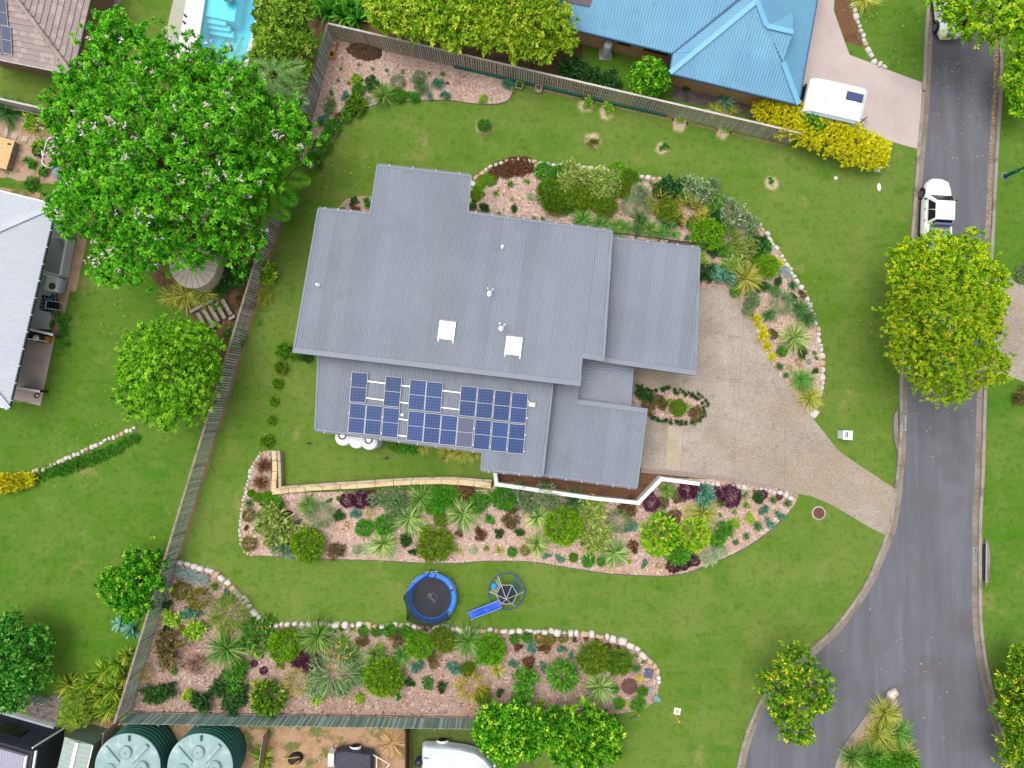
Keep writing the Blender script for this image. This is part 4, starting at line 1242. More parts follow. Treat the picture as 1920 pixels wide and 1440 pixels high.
# ---------------- dark house bottom left
NAVY = surf('navy_cladding', C(56, 60, 74), [(C(44, 48, 60), .8, .42, .68, .6), (C(70, 74, 88), 3, .5, .76, .4, (1, 1, 9))], rough=.7)
dA, dB, dC = P(122, 1366), P(-60, 1314), P(92, 1560)
dh = thing('dark_clad_house', 'dark navy clad house with pale roof in the bottom left corner', 'house', P(20, 1420))
m = MB(); m.prism([dA, dB, dB + (dC - dA), dC], 0, 3.1, bottom=False); m.build('wall', NAVY, dh, world=True)
dn = (dB - dA).normalized()
for k in range(1, 13):
    z = k * .24
    e = (dC - dA).normalized()
    m = MB(); m.beam(dA + dn * .02 - e * .015 + Vector((0, 0, z)), dB - e * .015 + Vector((0, 0, z)), .03, .02)
    m.build('weatherboard_lap', NAVY, dh, world=True)
plD = (dA.x, dA.y, 3.22, .0, .03)
e = (dC - dA).normalized()
rd = [dA + dn * .3 + e * .25, dB + e * .25, dB + (dC - dA), dC + dn * .3]
roof_sheet('roof', rd, plD, e, surf('mauve_grey_roofing', C(176, 174, 194), rough=.5), dh, pitch=.17, amp=.016)
for a, b, mt in ((rd[0], rd[1], FASC), (rd[0], rd[3], WHITE)):
    q0, q1 = Vector((a.x, a.y, 3.2)), Vector((b.x, b.y, 3.2)); edge_bar('gutter', q0, q1, .13, .12, mt, dh)
edge_bar('downpipe', Vector((dA.x, dA.y, .1)) - e * .07, Vector((dA.x, dA.y, 2.9)) - e * .07 + dn * .2, .09, .09, WHITE, dh)
edge_bar('gutter', Vector((dA.x, dA.y, 2.95)) - dn * .1, Vector((dC.x, dC.y, 2.95)) - dn * .1, .12, .12, WHITE, dh)
t_ = (P(22, 1378, 1.7) - dA).dot(dn)
c_ = dA + dn * t_ - e * .03
m = MB(); m.beam(c_ - dn * .8 + Vector((0, 0, 1.75)), c_ + dn * .8 + Vector((0, 0, 1.75)), .08, 1.0); wdo = m.build('window', BLACK, dh, world=True)
for s in (-.4, .4):
    m = MB(); q = c_ + dn * s - e * .06 - dh.location; m.beam(q - dn * .35 + Vector((0, 0, 1.75)), q + dn * .35 + Vector((0, 0, 1.75)), .02, .86); m.build('pane', GLASSD, wdo)
t = thing('garden_coping', 'white coping beam on the ground before the dark house', 'garden edging', P(50, 1350))
q0, q1 = P(-30, 1322), P(107, 1362)
m = MB(); m.beam(q0 + Vector((0, 0, .2)), q1 + Vector((0, 0, .2)), .34, .4); m.build('beam', WHITE, t, world=True)
m = MB(); m.beam(q0 + Vector((0, .12, .42)), q1 + Vector((0, .12, .42)), .1, .04); m.build('rail', surf('pale_blue_paint', C(210, 230, 238), rough=.5), t, world=True)
sheet('rubble_ground', W([(30, 1325), (110, 1300), (125, 1350), (100, 1362)]), .03, surf('rubble', C(140, 130, 124), [(C(90, 82, 78), 4, .42, .66, .9), (C(190, 184, 180), 7, .54, .72, .7)], rough=.95, bump=(8, .9, .1)))
# garden shed
SHED = surf('shed_green', C(108, 128, 112), [(C(90, 108, 94), 1, .45, .7, .6)], rough=.6)
SHEDR = surf('shed_roof_green', C(176, 192, 182), [(C(156, 172, 162), 1, .45, .7, .5)], rough=.5)
s0, s1, s2 = P(122, 1382, 2.1), P(175, 1397, 2.1), P(160, 1460, 2.1)
sh = thing('garden_shed', 'pale green metal garden shed with white ridge beside the tanks', 'shed', ((s0 + s1) / 2).xy.to_3d())
sv = (s2 - s1).normalized() * 3.0
m = MB(); m.prism([s0, s1, s1 + sv, s0 + sv], 0, 2.05, bottom=False); m.build('wall', SHED, sh, world=True)
mid0, mid1 = (s0 + s1) / 2 + Vector((0, 0, .16)), (s0 + s1) / 2 + sv + Vector((0, 0, .16))
for a in (s0, s1):
    for k in range(10):
        t0, t1 = k / 10, (k + .96) / 10
        m = MB(); pts = [a + sv * t0, a + sv * t1, mid0 + sv * t1, mid0 + sv * t0]
        m.add([p + Vector((0, 0, .03)) for p in pts] + [p for p in pts], [(0, 1, 2, 3), (7, 6, 5, 4), (0, 4, 5, 1), (1, 5, 6, 2), (2, 6, 7, 3), (3, 7, 4, 0)])
        m.build('roof_panel', SHEDR, sh, world=True)
edge_bar('ridge_cap', mid0, mid1, .22, .04, WHITE, sh, dz=.05)
edge_bar('trim', s0, s1, .06, .05, SHEDR, sh, dz=.03); edge_bar('trim', s1, s1 + sv, .06, .05, WHITE, sh, dz=.03)
# two round green tanks
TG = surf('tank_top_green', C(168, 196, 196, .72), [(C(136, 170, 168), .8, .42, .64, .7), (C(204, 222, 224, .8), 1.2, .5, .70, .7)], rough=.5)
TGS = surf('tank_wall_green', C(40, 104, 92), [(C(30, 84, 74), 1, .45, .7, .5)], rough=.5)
for px, lab in ((239, 'left of the two round green rainwater tanks, next to the shed'), (375, 'right of the two round green rainwater tanks')):
    c0 = P(px, 1438, 2.35); c0.z = 0
    t = thing('round_water_tank', lab, 'water tank', c0, random.uniform(-.1, .1), 'green water tanks by the bottom fence')
    pr = [(2.08, 0)]
    for k in range(7):
        z = .15 + k * .31
        pr += [(2.10, z), (2.10, z + .22), (2.15, z + .25), (2.10, z + .29)]
    m = MB(); m.lathe(pr, n=56, cap=False); m.build('tank_wall', TGS, t)
    m = MB(); m.lathe([(2.12, 2.28), (2.12, 2.34), (1.98, 2.38), (1.5, 2.47), (.8, 2.58), (.1, 2.64)], n=56); m.build('tank_lid', TG, t)
    for k in range(4):
        a = k * math.pi / 2 + R(47)
        d = Vector((math.cos(a), math.sin(a), 0))
        m = MB(); m.beam(d * .55 + Vector((0, 0, 2.63)), d * 1.95 + Vector((0, 0, 2.45)), .26, .22); m.build('lid_rib', TG, t, bevel=.03)
    for k in range(3):
        a = R((92, 185, 5)[k])
        m = MB(); m.lathe([(.42, 2.5), (.42, 2.66), (.35, 2.70), (.3, 2.65), (.1, 2.66), (.05, 2.72)], c=(1.02 * math.cos(a), 1.02 * math.sin(a), 0), n=22); m.build('hatch', TG, t)
    m = MB(); m.box((.12, 1.86, 2.44), (.10, .34, .14), .1); m.build('bracket', TGS, t)
# ================================================================ fences
PAL = [surf('grey_paling_%s' % n, C(*c), [(C(*d), 2.2, .42, .7, .8, (3, 1, .25)), (C(212, 208, 202), 9, .56, .8, .5, (3, 1, .12))], rough=.92)
       for n, c, d in (('pale', (212, 204, 196), (140, 130, 122)), ('mid', (192, 184, 176), (150, 140, 130)), ('warm', (202, 182, 164), (160, 136, 116)))]
PALC = [surf('cool_paling_%s' % n, C(*c), [(C(*d), 2.2, .42, .7, .8, (3, 1, .25))], rough=.92)
        for n, c, d in (('pale', (226, 226, 228), (190, 192, 194)), ('mid', (206, 206, 210), (166, 168, 172)), ('dark', (184, 184, 188), (146, 148, 152)))]
PALG = [surf('teal_paling_%s' % n, C(*c), [(C(*d), 2.2, .42, .7, .8, (3, 1, .25))], rough=.92)
        for n, c, d in (('pale', (190, 214, 212), (154, 180, 176)), ('mid', (154, 184, 178), (120, 150, 144)), ('olive', (150, 168, 146), (116, 136, 112)), ('dark', (128, 158, 152), (98, 128, 122)))]
RAILM = surf('weathered_rail', C(168, 150, 138), [(C(130, 108, 96), 2, .42, .7, .8)], rough=.92)
CAPW = surf('pale_cap_rail', C(214, 206, 200), [(C(180, 166, 156), 1.5, .45, .72, .7)], rough=.9)
def paling_fence(label, a, b, h, pw, gap, pals, pal_side, cap=None, skip=None, group=None, rails=(.25, .95, 1.6), post=2.4, zb=0.0, tilt=0.0):
    A, B = P(*a), P(*b)
    d = B - A
    L_ = d.length
    ang = math.atan2(d.y, d.x)
    t = thing('paling_fence', label, 'fence', A, ang, group)
    yaxis = Vector((-d.y, d.x, 0)).normalized()
    s = 1 if (-(A + B) / 2).dot(yaxis) > 0 else -1        # +1: camera side is local +y
    py = s * (.045 if pal_side == 'in' else -.045)
    metas = []
    for k, mt in enumerate(pals):
        for j in range(2):
            m = MB(); m.box((0, 0, h / 2 + zb), (pw, .02, h - (.02 if j else 0)))
            metas.append(m.mesh('paling', mt))
    def hid(x):
        if not skip: return False
        q = A + d.normalized() * x
        px, py_ = project(q)
        return any(y0 < py_ < y1 for y0, y1 in skip)
    n = int(L_ / (pw + gap))
    for i in range(n):
        x = (i + .5) * (pw + gap)
        if hid(x): continue
        link('paling', random.choice(metas), t, loc=(x + random.uniform(-.008, .008), py, random.uniform(-.015, .015)), rot=(random.uniform(-.012, .012) , random.uniform(-.012, .012), 0))
    for z in rails:
        m = MB(); m.box((L_ / 2, 0, z), (L_, .05, .08)); m.build('rail', RAILM, t)
    for i in range(int(L_ / post) + 1):
        if hid(i * post): continue
        m = MB(); m.box((i * post + .05, -py * .9, h / 2 - .02), (.10, .075, h - .02)); m.build('post', RAILM, t)
    if cap:
        m = MB(); m.box((L_ / 2, 0, h + .02), (L_, .13, .035)); m.build('cap_rail', cap, t)
    return t
paling_fence('long grey paling fence with open gaps down the left boundary', (628, 73), (245, 1333), 1.9, .098, .082, PALC, 'in', cap=RAILM, skip=[(226, 372)], rails=(.3, .95, 1.6))
paling_fence('grey paling fence with pale cap rail along the top boundary', (629, 72), (1482, 270), 1.85, .098, .072, PAL, 'in', cap=CAPW, rails=(.35, .95, 1.5))
paling_fence('close-boarded teal-grey fence along the bottom boundary', (247, 1337), (893, 1347), 1.65, .118, .004, PALG, 'in', rails=(.8, 1.5), post=2.6)
bf = [o for o in bpy.data.objects if o.name.startswith('paling_fence')][-1]
Lb = (P(893, 1347) - P(247, 1337)).length
m = MB(); m.box((Lb / 2, .11, .10), (Lb, .05, .2)); m.build('plinth_board', RAILM, bf)
for k in range(int(Lb / 1.6)):
    m = MB(); m.box((.6 + k * 1.6, .16, .2), (.09, .06, .4)); m.build('stub_post', TIMBER, bf)
paling_fence('brown side fence running down between the shed and green tanks', (222, 1352), (206, 1462), 1.75, .12, .003, PAL[1:], 'in', rails=(.3, 1.5))
paling_fence('weathered fence behind the vegetable patch at the left edge', (-30, 190), (112, 222), 1.5, .12, .01, PAL, 'in', cap=CAPW, rails=(.3, 1.2))
paling_fence('short leaning fence piece below the left dark bush', (52, 1302), (98, 1312), .9, .12, .02, PALC, 'in', rails=(.2, .7))
TEAL = surf('teal_sheet', C(28, 118, 108), [(C(22, 96, 90), .9, .45, .7, .6)], rough=.5)
t = thing('fence_skirt', 'dark teal metal sheet along the foot of the top fence', 'fence skirt', P(1050, 168))
pts = [P(851, 127.5), P(960, 152.5), P(1098, 184.5), P(1170, 201.5), P(1248, 219)]
for a, b in zip(pts[:-1], pts[1:]):
    m = MB(); m.beam(a + Vector((0, 0, .16)), b + Vector((0, 0, .16)), .03, .34); m.build('sheet_panel', TEAL, t, world=True)
    m = MB(); m.beam(a + Vector((0, -.02, .33)), b + Vector((0, -.02, .33)), .07, .02); m.build('top_fold', TEAL, t, world=True)
# brown divider between trailer yard and boat yard, small wire fence
t = thing('timber_divider', 'dark brown timber divider fence between trailer and boat', 'fence', P(768, 1375))
for k in range(5):
    a = P(766, 1362 + k * 18)
    m = MB(); m.box((a.x - t.location.x, a.y - t.location.y, .65), (.1, .64, 1.3)); m.build('board', surf('dark_brown_timber', C(92, 66, 48), [(C(66, 46, 34), 3, .42, .7, .8)], rough=.9) if k == 0 else bpy.data.materials['dark_brown_timber'], t)
t = thing('panel_fence', 'grey sheet fence at the left of the bare dirt yard', 'fence', P(503, 1380))
for k in range(3):
    a, b = P(505 - k * 4, 1366 + k * 26), P(501 - k * 4, 1391 + k * 26)
    m = MB(); m.beam(a + Vector((0, 0, .6)), b + Vector((0, 0, .6)), .05, 1.2); m.build('sheet_panel', RAILM, t, world=True)
# screen beside the carport (dark slatted gate)
t = thing('slat_gate', 'dark framed slatted gate tucked behind the carport roof', 'gate', P(1230, 456))
q0, q1 = P(1150, 436, 1.2), P(1328, 459, 1.2)
m = MB(); m.beam(Vector((q0.x, q0.y, 1.2)), Vector((q1.x, q1.y, 1.2)), .06, .06); m.beam(Vector((q0.x, q0.y, .2)), Vector((q1.x, q1.y, .2)), .05, .05); m.build('frame', BLACK, t, world=True)
for k in range(19):
    f = .60 + k * .0135
    q = q0.lerp(q1, f)
    m = MB(); m.box((q.x, q.y, .65), (.05, .03, 1.0), -HA); m.build('slat', surf('oiled_slat', C(170, 130, 100), rough=.7) if k == 0 else bpy.data.materials['oiled_slat'], t, world=True)
for f in (0, .25, .5, .6, .86, 1):
    q = q0.lerp(q1, f); m = MB(); m.box((q.x, q.y, .6), (.06, .06, 1.2)); m.build('post', BLACK, t, world=True)

# ================================================================ swimming pool
TILEB = surf('pool_tile', C(186, 226, 234, .95), [(C(160, 214, 226), .6, .42, .68, .5), (C(206, 238, 242), 3, .5, .76, .5)], rough=.6)
STEPB = surf('pool_step', C(226, 240, 244, .95), rough=.6)
pw_ = [Vector((p.x, p.y, 0)) for p in POOL]
pool = thing('swimming_pool', 'bright turquoise swimming pool with white steps beyond the big tree', 'swimming pool', sum(pw_, Vector()) / 4)
m = MB()
n = 4
vs = [(p.x, p.y, 0.0) for p in pw_] + [(p.x, p.y, -1.5) for p in pw_]
m.add(vs, [(7, 6, 5, 4)] + [(i, i + 4, (i + 1) % 4 + 4, (i + 1) % 4) for i in range(4)])
m.build('pool_shell', TILEB, pool, world=True)
def pool_block(name, pts, z1, mat_):
    m = MB(); m.prism([P(x, y, z1) for x, y in pts], -1.5, z1); m.build(name, mat_, pool, world=True)
pool_block('ledge', [(387, -38), (452, -38), (439, 41), (384, 29)], -.32, STEPB)
pool_block('step', [(384, 29.5), (424, 38), (423, 48.5), (382, 41)], -.55, STEPB)
pool_block('step', [(381, 41.5), (431, 49), (430, 59), (379, 51)], -.8, STEPB)
pool_block('step', [(378, 52), (438, 60), (436, 71), (376, 60)], -1.05, STEPB)
mw, nw, bw = _new('pool_water')
N, L = nw.nodes, nw.links
tr = N.new('ShaderNodeBsdfTransparent'); tr.inputs[0].default_value = (.36, .84, .92, 1)
gl = N.new('ShaderNodeBsdfGlossy'); gl.inputs['Roughness'].default_value = .08
fr = N.new('ShaderNodeFresnel'); fr.inputs[0].default_value = 1.33
wv_ = N.new('ShaderNodeTexNoise'); wv_.inputs['Scale'].default_value = 2.5
bp = N.new('ShaderNodeBump'); bp.inputs['Strength'].default_value = .25; L.new(wv_.outputs[0], bp.inputs['Height']); L.new(bp.outputs[0], gl.inputs['Normal']); L.new(bp.outputs[0], fr.inputs['Normal'])
mx = N.new('ShaderNodeMixShader'); L.new(fr.outputs[0], mx.inputs[0]); L.new(tr.outputs[0], mx.inputs[1]); L.new(gl.outputs[0], mx.inputs[2]); L.new(mx.outputs[0], N['Material Output'].inputs[0])
m = MB(); m.add([(p.x, p.y, -.12) for p in pw_], [(0, 1, 2, 3)][::-1]); m.build('water_surface', mw, pool, world=True)
# coping slabs
pc = sum(pw_, Vector()) / 4
COP = surf('white_coping', C(238, 234, 230, .85), [(C(216, 210, 204), 2, .45, .7, .5)], rough=.8)
for i, wd in ((1, .3), (3, .3), (2, .3)):
    a, b = pw_[i], pw_[(i + 1) % 4]
    d = (b - a).normalized(); nrm = Vector((-d.y, d.x, 0))
    if (a - pc).dot(nrm) < 0: nrm = -nrm
    k = int((b - a).length / .6)
    for j in range(k):
        p, q = a.lerp(b, j / k) + nrm * wd / 2, a.lerp(b, (j + .985) / k) + nrm * wd / 2
        m = MB(); m.beam(p + Vector((0, 0, .025)), q + Vector((0, 0, .025)), wd, .06); m.build('coping_slab', COP, pool, world=True)
sheet('pool_deck', W([(356, -40), (382, -40), (362, 112), (330, 112)]), .014, COP)
sheet('deck_margin', W([(334, -40), (356, -40), (330, 112), (300, 112)]), .010, surf('grey_margin', C(190, 190, 172), [(C(168, 170, 148), 1, .45, .7, .6)], rough=.9))
# beach ball
mb, nb, bb = _new('beach_ball_panels')
N, L = nb.nodes, nb.links
tc = N.new('ShaderNodeTexCoord'); wvn = N.new('ShaderNodeTexNoise'); wvn.inputs['Scale'].default_value = 2.2
L.new(tc.outputs['Object'], wvn.inputs[0])
rp = N.new('ShaderNodeValToRGB'); rp.color_ramp.interpolation = 'CONSTANT'
e = rp.color_ramp.elements
for p_, c_ in ((.45, C(240, 240, 240)), (.55, C(120, 200, 90))): e.new(p_).color = c_
e[0].color = C(60, 200, 210); e[-1].position = .62; e[-1].color = C(250, 230, 90)
L.new(wvn.outputs[0], rp.inputs[0]); L.new(rp.outputs[0], bb.inputs['Base Color']); bb.inputs['Roughness'].default_value = .3
q = P(430, -2, 0)
t = thing('beach_ball', 'multicoloured inflatable ball floating over the pool ledge', 'ball', (q.x, q.y, -.12))
m = MB(); m.lathe([(.01, 0)] + [(.40 * math.sin(a), .40 - .40 * math.cos(a)) for a in np.linspace(.2, math.pi - .05, 14)], n=24); m.build('ball_skin', mb, t, smooth=True)
m = MB(); m.lathe([(.03, .79), (.03, .82)], n=8); m.build('valve', WHITE, t)
for px, py, lab in ((348, 30, 'upper of two dark deck bolts beside the pool'), (346, 43, 'lower of two dark deck bolts beside the pool')):
    t = thing('fence_spigot', lab, 'fence spigot', P(px, py), R(-50)); m = MB(); m.box((0, 0, .08), (.2, .08, .16)); m.build('clamp', BLACK, t)
    m = MB(); m.box((0, 0, .01), (.26, .14, .02)); m.build('base_plate', BLACK, t)

# ================================================================ street things
def grate(px, py, w_, l_, rz, lab):
    t = thing('storm_drain', lab, 'drain', P(px, py, .026), rz)
    m = MB(); m.box((0, 0, .005), (w_, l_, .01)); m.build('pit', BLACK, t)
    m = MB()
    for s in (-1, 1):
        m.box((s * w_ / 2, 0, .025), (.05, l_ + .05, .03)); m.box((0, s * l_ / 2, .0252), (w_ - .05, .05, .03))
    m.build('frame', STEEL, t)
    for k in range(1, 6):
        m = MB(); m.box((-w_ / 2 + w_ * k / 6, 0, .022), (.03, l_ - .05, .024)); m.build('bar', STEEL, t)
    for k in range(1, 13):
        m = MB(); m.box((0, -l_ / 2 + l_ * k / 13, .017), (w_ - .05, .02, .016)); m.build('cross_bar', STEEL, t)
grate(1690, 793, .56, 1.02, R(-3), 'galvanised storm drain grate in the left gutter above the driveway')
grate(1833, 1042, .56, 1.15, R(3), 'galvanised storm drain grate in the right gutter')
t = thing('kerb_inlet', 'concrete kerb inlet with steel lintel behind the right drain', 'drain', P(1848, 1054, .02), R(-2))
m = MB(); m.prism([(-.1, 1.6), (.12, 1.25), (.2, .4), (.2, -.7), (.1, -1.35), (-.1, -1.7)], 0, .16); m.build('lintel_slab', GUTT, t)
m = MB(); m.box((-.2, 0, .06), (.2, 2.5, .12)); m.build('opening', BLACK, t)
m = MB(); m.box((-.1, 0, .19), (.07, 2.7, .05)); m.build('lintel_bar', STEEL, t)
t = thing('kerb_inlet', 'concrete kerb inlet behind the left drain grate', 'drain', P(1679, 805, .02), R(0))
m = MB(); m.prism([(.12, 1.5), (-.1, 1.1), (-.2, .4), (-.2, -.6), (.0, -1.4), (.14, -2.6)], 0, .15); m.build('lintel_slab', GUTT, t)
m = MB(); m.box((.15, .2, .06), (.08, 1.6, .12)); m.build('opening', BLACK, t)
# letterbox
t = thing('letterbox', 'white block letterbox with two dark slots on the lawn', 'letterbox', P(1578, 815), R(-4))
m = MB(); m.box((0, 0, .42), (.58, .56, .84)); m.build('pillar', WR, t, bevel=.02)
m = MB(); m.box((0, 0, .86), (.66, .64, .07)); m.build('cap', WR, t, bevel=.015)
for x in (-.14, -.03):
    m = MB(); m.box((x, .04, .897), (.06, .36, .012)); m.build('slot', BLACK, t)
# street lamp
GRN = surf('green_lamp_paint', C(20, 92, 84), rough=.45)
t = thing('street_lamp', 'dark green street lamp post on the right verge', 'street lamp', P(1884, 331))
m = MB(); m.lathe([(.20, 0), (.20, .06), (.12, .08), (.12, 1.05), (.15, 1.07), (.15, 1.2), (.075, 1.24), (.06, 4.4), (.05, 5.0)], n=18, cap=True); m.build('pole', GRN, t)
m = MB(); m.lathe([(.05, 5.0), (.2, 5.1), (.26, 5.4), (.3, 5.42), (.1, 5.6), (.02, 5.7)], n=18); m.build('lantern', GRN, t)
m = MB(); m.lathe([(.30, 0), (.30, .03)], n=18); m.build('footing', GUTT, t)
# manhole covers and pits
def cover(name, px, py, r, lab, mt, ringm=CONC, z=.02):
    t = thing(name, lab, 'manhole cover', P(px, py))
    m = MB(); m.lathe([(r, 0), (r, z), (r * .86, z + .005)], n=28); m.build('surround', ringm, t)
    m = MB(); m.lathe([(r * .8, z), (r * .8, z + .02), (r * .74, z + .024)], n=28); m.build('lid', mt, t)
RUST = surf('rusty_iron', C(124, 78, 66), [(C(100, 60, 50), 4, .42, .7, .8)], rough=.85)
cover('manhole_cover', 1535, 962, .48, 'round rusty manhole cover in the lawn below the driveway', RUST)
cover('manhole_cover', 1180, 1286, .56, 'round dark brown inspection cover among the lower bed plants', surf('dark_iron', C(110, 82, 76), [(C(84, 62, 58), 3, .42, .7, .8)], rough=.9), RUST, .05)
def pit(px, py, w_, l_, rz, c_, lab):
    t = thing('service_pit', lab, 'pit lid', P(px, py), rz)
    m = MB(); m.box((0, 0, .02), (w_ + .06, l_ + .06, .04)); m.build('rim', FASC, t)
    m = MB(); m.box((0, 0, .045), (w_, l_, .03)); m.build('lid', surf('pit_%d' % int(px), c_, [(C(120, 130, 140), 6, .5, .75, .3)], rough=.7), t, bevel=.01)
pit(1216, 1262, .56, .6, R(-8), C(92, 98, 118), 'square slate-blue pit lid at the right end of the lower bed')
pit(1232, 1310, .5, .32, R(-35), C(120, 160, 162), 'pale teal rectangular pit lid at the tip of the lower bed')
pit(1220, 1292, .18, .18, R(-20), C(110, 170, 176), 'tiny teal meter lid near the tip of the lower bed')
t = thing('marker_post', 'yellow bollard post rising beside a white square plate on the lawn', 'marker post', P(1269, 1334))
m = MB(); m.box((.02, .02, .02), (.44, .44, .04), R(-12)); m.build('plate', WHITE, t)
m = MB(); m.box((.02, .02, .05), (.2, .2, .03), R(-12)); m.build('cap', surf('amber', C(226, 176, 50), rough=.6), t)
m = MB(); m.box((-.12, -.2, .55), (.09, .09, 1.1), R(-12)); m.build('post', surf('yellow_paint', C(240, 210, 50), rough=.5), t)
t = thing('pipe_offcut', 'short dark pipe lying on the lawn below the hedge end', 'pipe', P(1188, 1344), R(22))
m = MB(); m.tube([(-.32, 0, .05), (.32, 0, .05)], .05, 10); m.build('pipe', FASC, t)
m = MB(); m.tube([(.30, 0, .05), (.38, 0, .05)], .06, 10); m.build('collar', STEEL, t)
t = thing('concrete_pad', 'white oval pad on the upper right lawn', 'pad', P(1648, 351), R(2))
m = MB(); m.prism([(.13 * math.cos(a), .28 * math.sin(a)) for a in np.linspace(0, 2 * math.pi, 20, endpoint=False)], 0, .03); m.build('pad', WHITE, t)
m = MB(); m.lathe([(.05, .03), (.05, .045)], n=12); m.build('plug', ALU, t)
t = thing('sprinkler_cap', 'small white disc on the upper right lawn', 'cap', P(1567, 334))
m = MB(); m.lathe([(.12, 0), (.12, .03), (.04, .05)], n=16); m.build('disc', WHITE, t)
t = thing('green_pillar', 'small pale green service pillar at the yellow hedge end', 'service pillar', P(1640, 322), R(-14))
m = MB(); m.box((0, 0, .22), (.26, .3, .44)); m.build('box', surf('pale_green', C(150, 196, 180), rough=.5), t, bevel=.03)
m = MB(); m.box((0, 0, .45), (.30, .34, .04)); m.build('lid', surf('mint_lid', C(190, 222, 214), rough=.5), t, bevel=.01)
# island rock
t = thing('boulder', 'pale boulder at the tip of the traffic island', 'rock', P(1671, 1299, .1), .5)
o = link('rock', STONES[2], t, scale=(.75, .62, .36)); o2_ = link('moss_patch', STONES[3], t, loc=(.1, -.05, .16), scale=(.35, .3, .22))
# timber steps
t = thing('timber_steps', 'weathered timber garden steps beside the left fence', 'steps', P(405, 592), R(-52))
q = [(380, 601), (393, 596), (405, 590), (417, 584), (429, 577)]
dirn = (P(402, 617) - P(383, 584)).normalized()
for i, (x, y) in enumerate(q):
    c_ = P(x, y)
    m = MB(); m.beam(c_ - dirn * .62 + Vector((0, 0, .09 + i * .05)), c_ + dirn * .62 + Vector((0, 0, .09 + i * .05)), .24, .16); m.build('tread', TIMBER, t, world=True)
for a, b in (((360, 586), (384, 573)), ((386, 621), (408, 610)), ((387, 572), (404, 564)), ((432, 600), (444, 593))):
    m = MB(); m.beam(P(*a) + Vector((0, 0, .22)), P(*b) + Vector((0, 0, .24)), .2, .2); m.build('sleeper', TIMBER, t, world=True)
# cream tank under the big tree
c0 = P(362, 496, 2.0); c0.z = 0
t = thing('cream_water_tank', 'cream round water tank half hidden under the big tree', 'water tank', c0)
CRM = surf('cream_tank', C(226, 214, 196), [(C(200, 186, 166), 1.2, .45, .7, .6)], rough=.6)
m = MB(); m.lathe([(1.55, 0), (1.55, 1.9), (1.6, 1.92), (1.6, 1.98)], n=40, cap=False); m.build('tank_wall', CRM, t)
for k in range(20):
    a0, a1 = 2 * math.pi * k / 20, 2 * math.pi * (k + .93) / 20
    m = MB(); m.add([(1.6 * math.cos(a0), 1.6 * math.sin(a0), 1.98), (1.6 * math.cos(a1), 1.6 * math.sin(a1), 1.98), (.2 * math.cos(a1), .2 * math.sin(a1), 2.3), (.2 * math.cos(a0), .2 * math.sin(a0), 2.3)], [(0, 1, 2, 3)]); m.build('roof_panel', CRM, t)
m = MB(); m.lathe([(.24, 2.28), (.24, 2.36), (.05, 2.4)], n=16); m.build('cap', CRM, t)
m = MB(); m.lathe([(1.56, 1.9), (.1, 2.24)], n=30); m.build('roof_base', RAILM, t)
# vegetable patch things
o = thing('plywood_box', 'pale plywood-topped planter box at the left edge', 'box', P(14, 292), R(-15))
m = MB(); m.box((-.35, 0, .25), (1.9, 2.0, .5)); m.build('box_side', TIMBER, o)
m = MB(); m.box((-.35, 0, .53), (2.0, 2.1, .05)); m.build('lid', surf('plywood', C(226, 190, 140), [(C(206, 164, 112), 5, .42, .7, .6)], rough=.8), o)
m = MB(); m.box((.35, .72, .56), (.26, .12, .02)); m.build('handle_hole', BLACK, o)
t = thing('oval_garden_bed', 'raised oval grey steel garden bed by the big tree', 'planter', P(110, 293), R(-12))
ov = [( .55 * math.cos(a) + 0, .55 * math.sin(a) + (.55 if math.sin(a) > 0 else -.55)) for a in np.linspace(0, 2 * math.pi, 32, endpoint=False)]
iv = [(x * .93, y * .96) for x, y in ov]
m = MB(); n = len(ov)
m.add([(x, y, 0) for x, y in ov] + [(x, y, .75) for x, y in ov] + [(x, y, .75) for x, y in iv] + [(x, y, .3) for x, y in iv],
      [(i, (i + 1) % n, n + (i + 1) % n, n + i) for i in range(n)] + [(n + i, n + (i + 1) % n, 2 * n + (i + 1) % n, 2 * n + i) for i in range(n)] + [(2 * n + i, 2 * n + (i + 1) % n, 3 * n + (i + 1) % n, 3 * n + i) for i in range(n)])
m.build('wall', STEEL, t)
m = MB(); m.prism(iv, .5, .62); m.build('soil', MULCH, t)
t = thing('covered_mower', 'lavender tarpaulin bundle beside the oval garden bed', 'tarpaulin', P(118, 327), .3)
m = MB(); m.lathe([(.45, 0), (.5, .2), (.42, .5), (.2, .68), (.03, .7)], n=9); m.build('tarpaulin', surf('lavender_tarp', C(150, 156, 196), [(C(120, 126, 170), 4, .45, .7, .6)], rough=.7), t)
m = MB(); m.lathe([(.05, .6), (.05, .78)], c=(.05, 0, 0), n=8); m.build('knob', RUST, t)
t = thing('plant_pot', 'black tub with leafy seedling on the vegetable patch', 'pot', P(80, 288))
m = MB(); m.lathe([(.28, 0), (.36, .55), (.38, .56), (.33, .52), (.3, .4), (.02, .4)], n=20); m.build('tub', BLACK, t)
for px, py, rz, lab in ((12, 250, .1, 'narrow grey paving slab above the plywood box'), (47, 261, .2, 'square pale paving slab right of the plywood box'), (28, 256, .4, 'small pale paving stone above the plywood box')):
    t = thing('paving_slab', lab, 'paving slab', P(px, py), -rz, 'slabs in the vegetable patch'); m = MB(); m.box((0, 0, .03), (.25 if px == 12 else .4, .6 if px == 12 else .4, .06)); m.build('slab', CONC, t)
t = thing('garden_stake', 'thin timber stake lying across the vegetable patch', 'stake', P(82, 305)); m = MB(); m.beam(P(70, 293) + Vector((0, 0, .05)), P(97, 318) + Vector((0, 0, .08)), .05, .03); m.build('stake', surf('raw_pine', C(214, 180, 140), rough=.8), t, world=True)
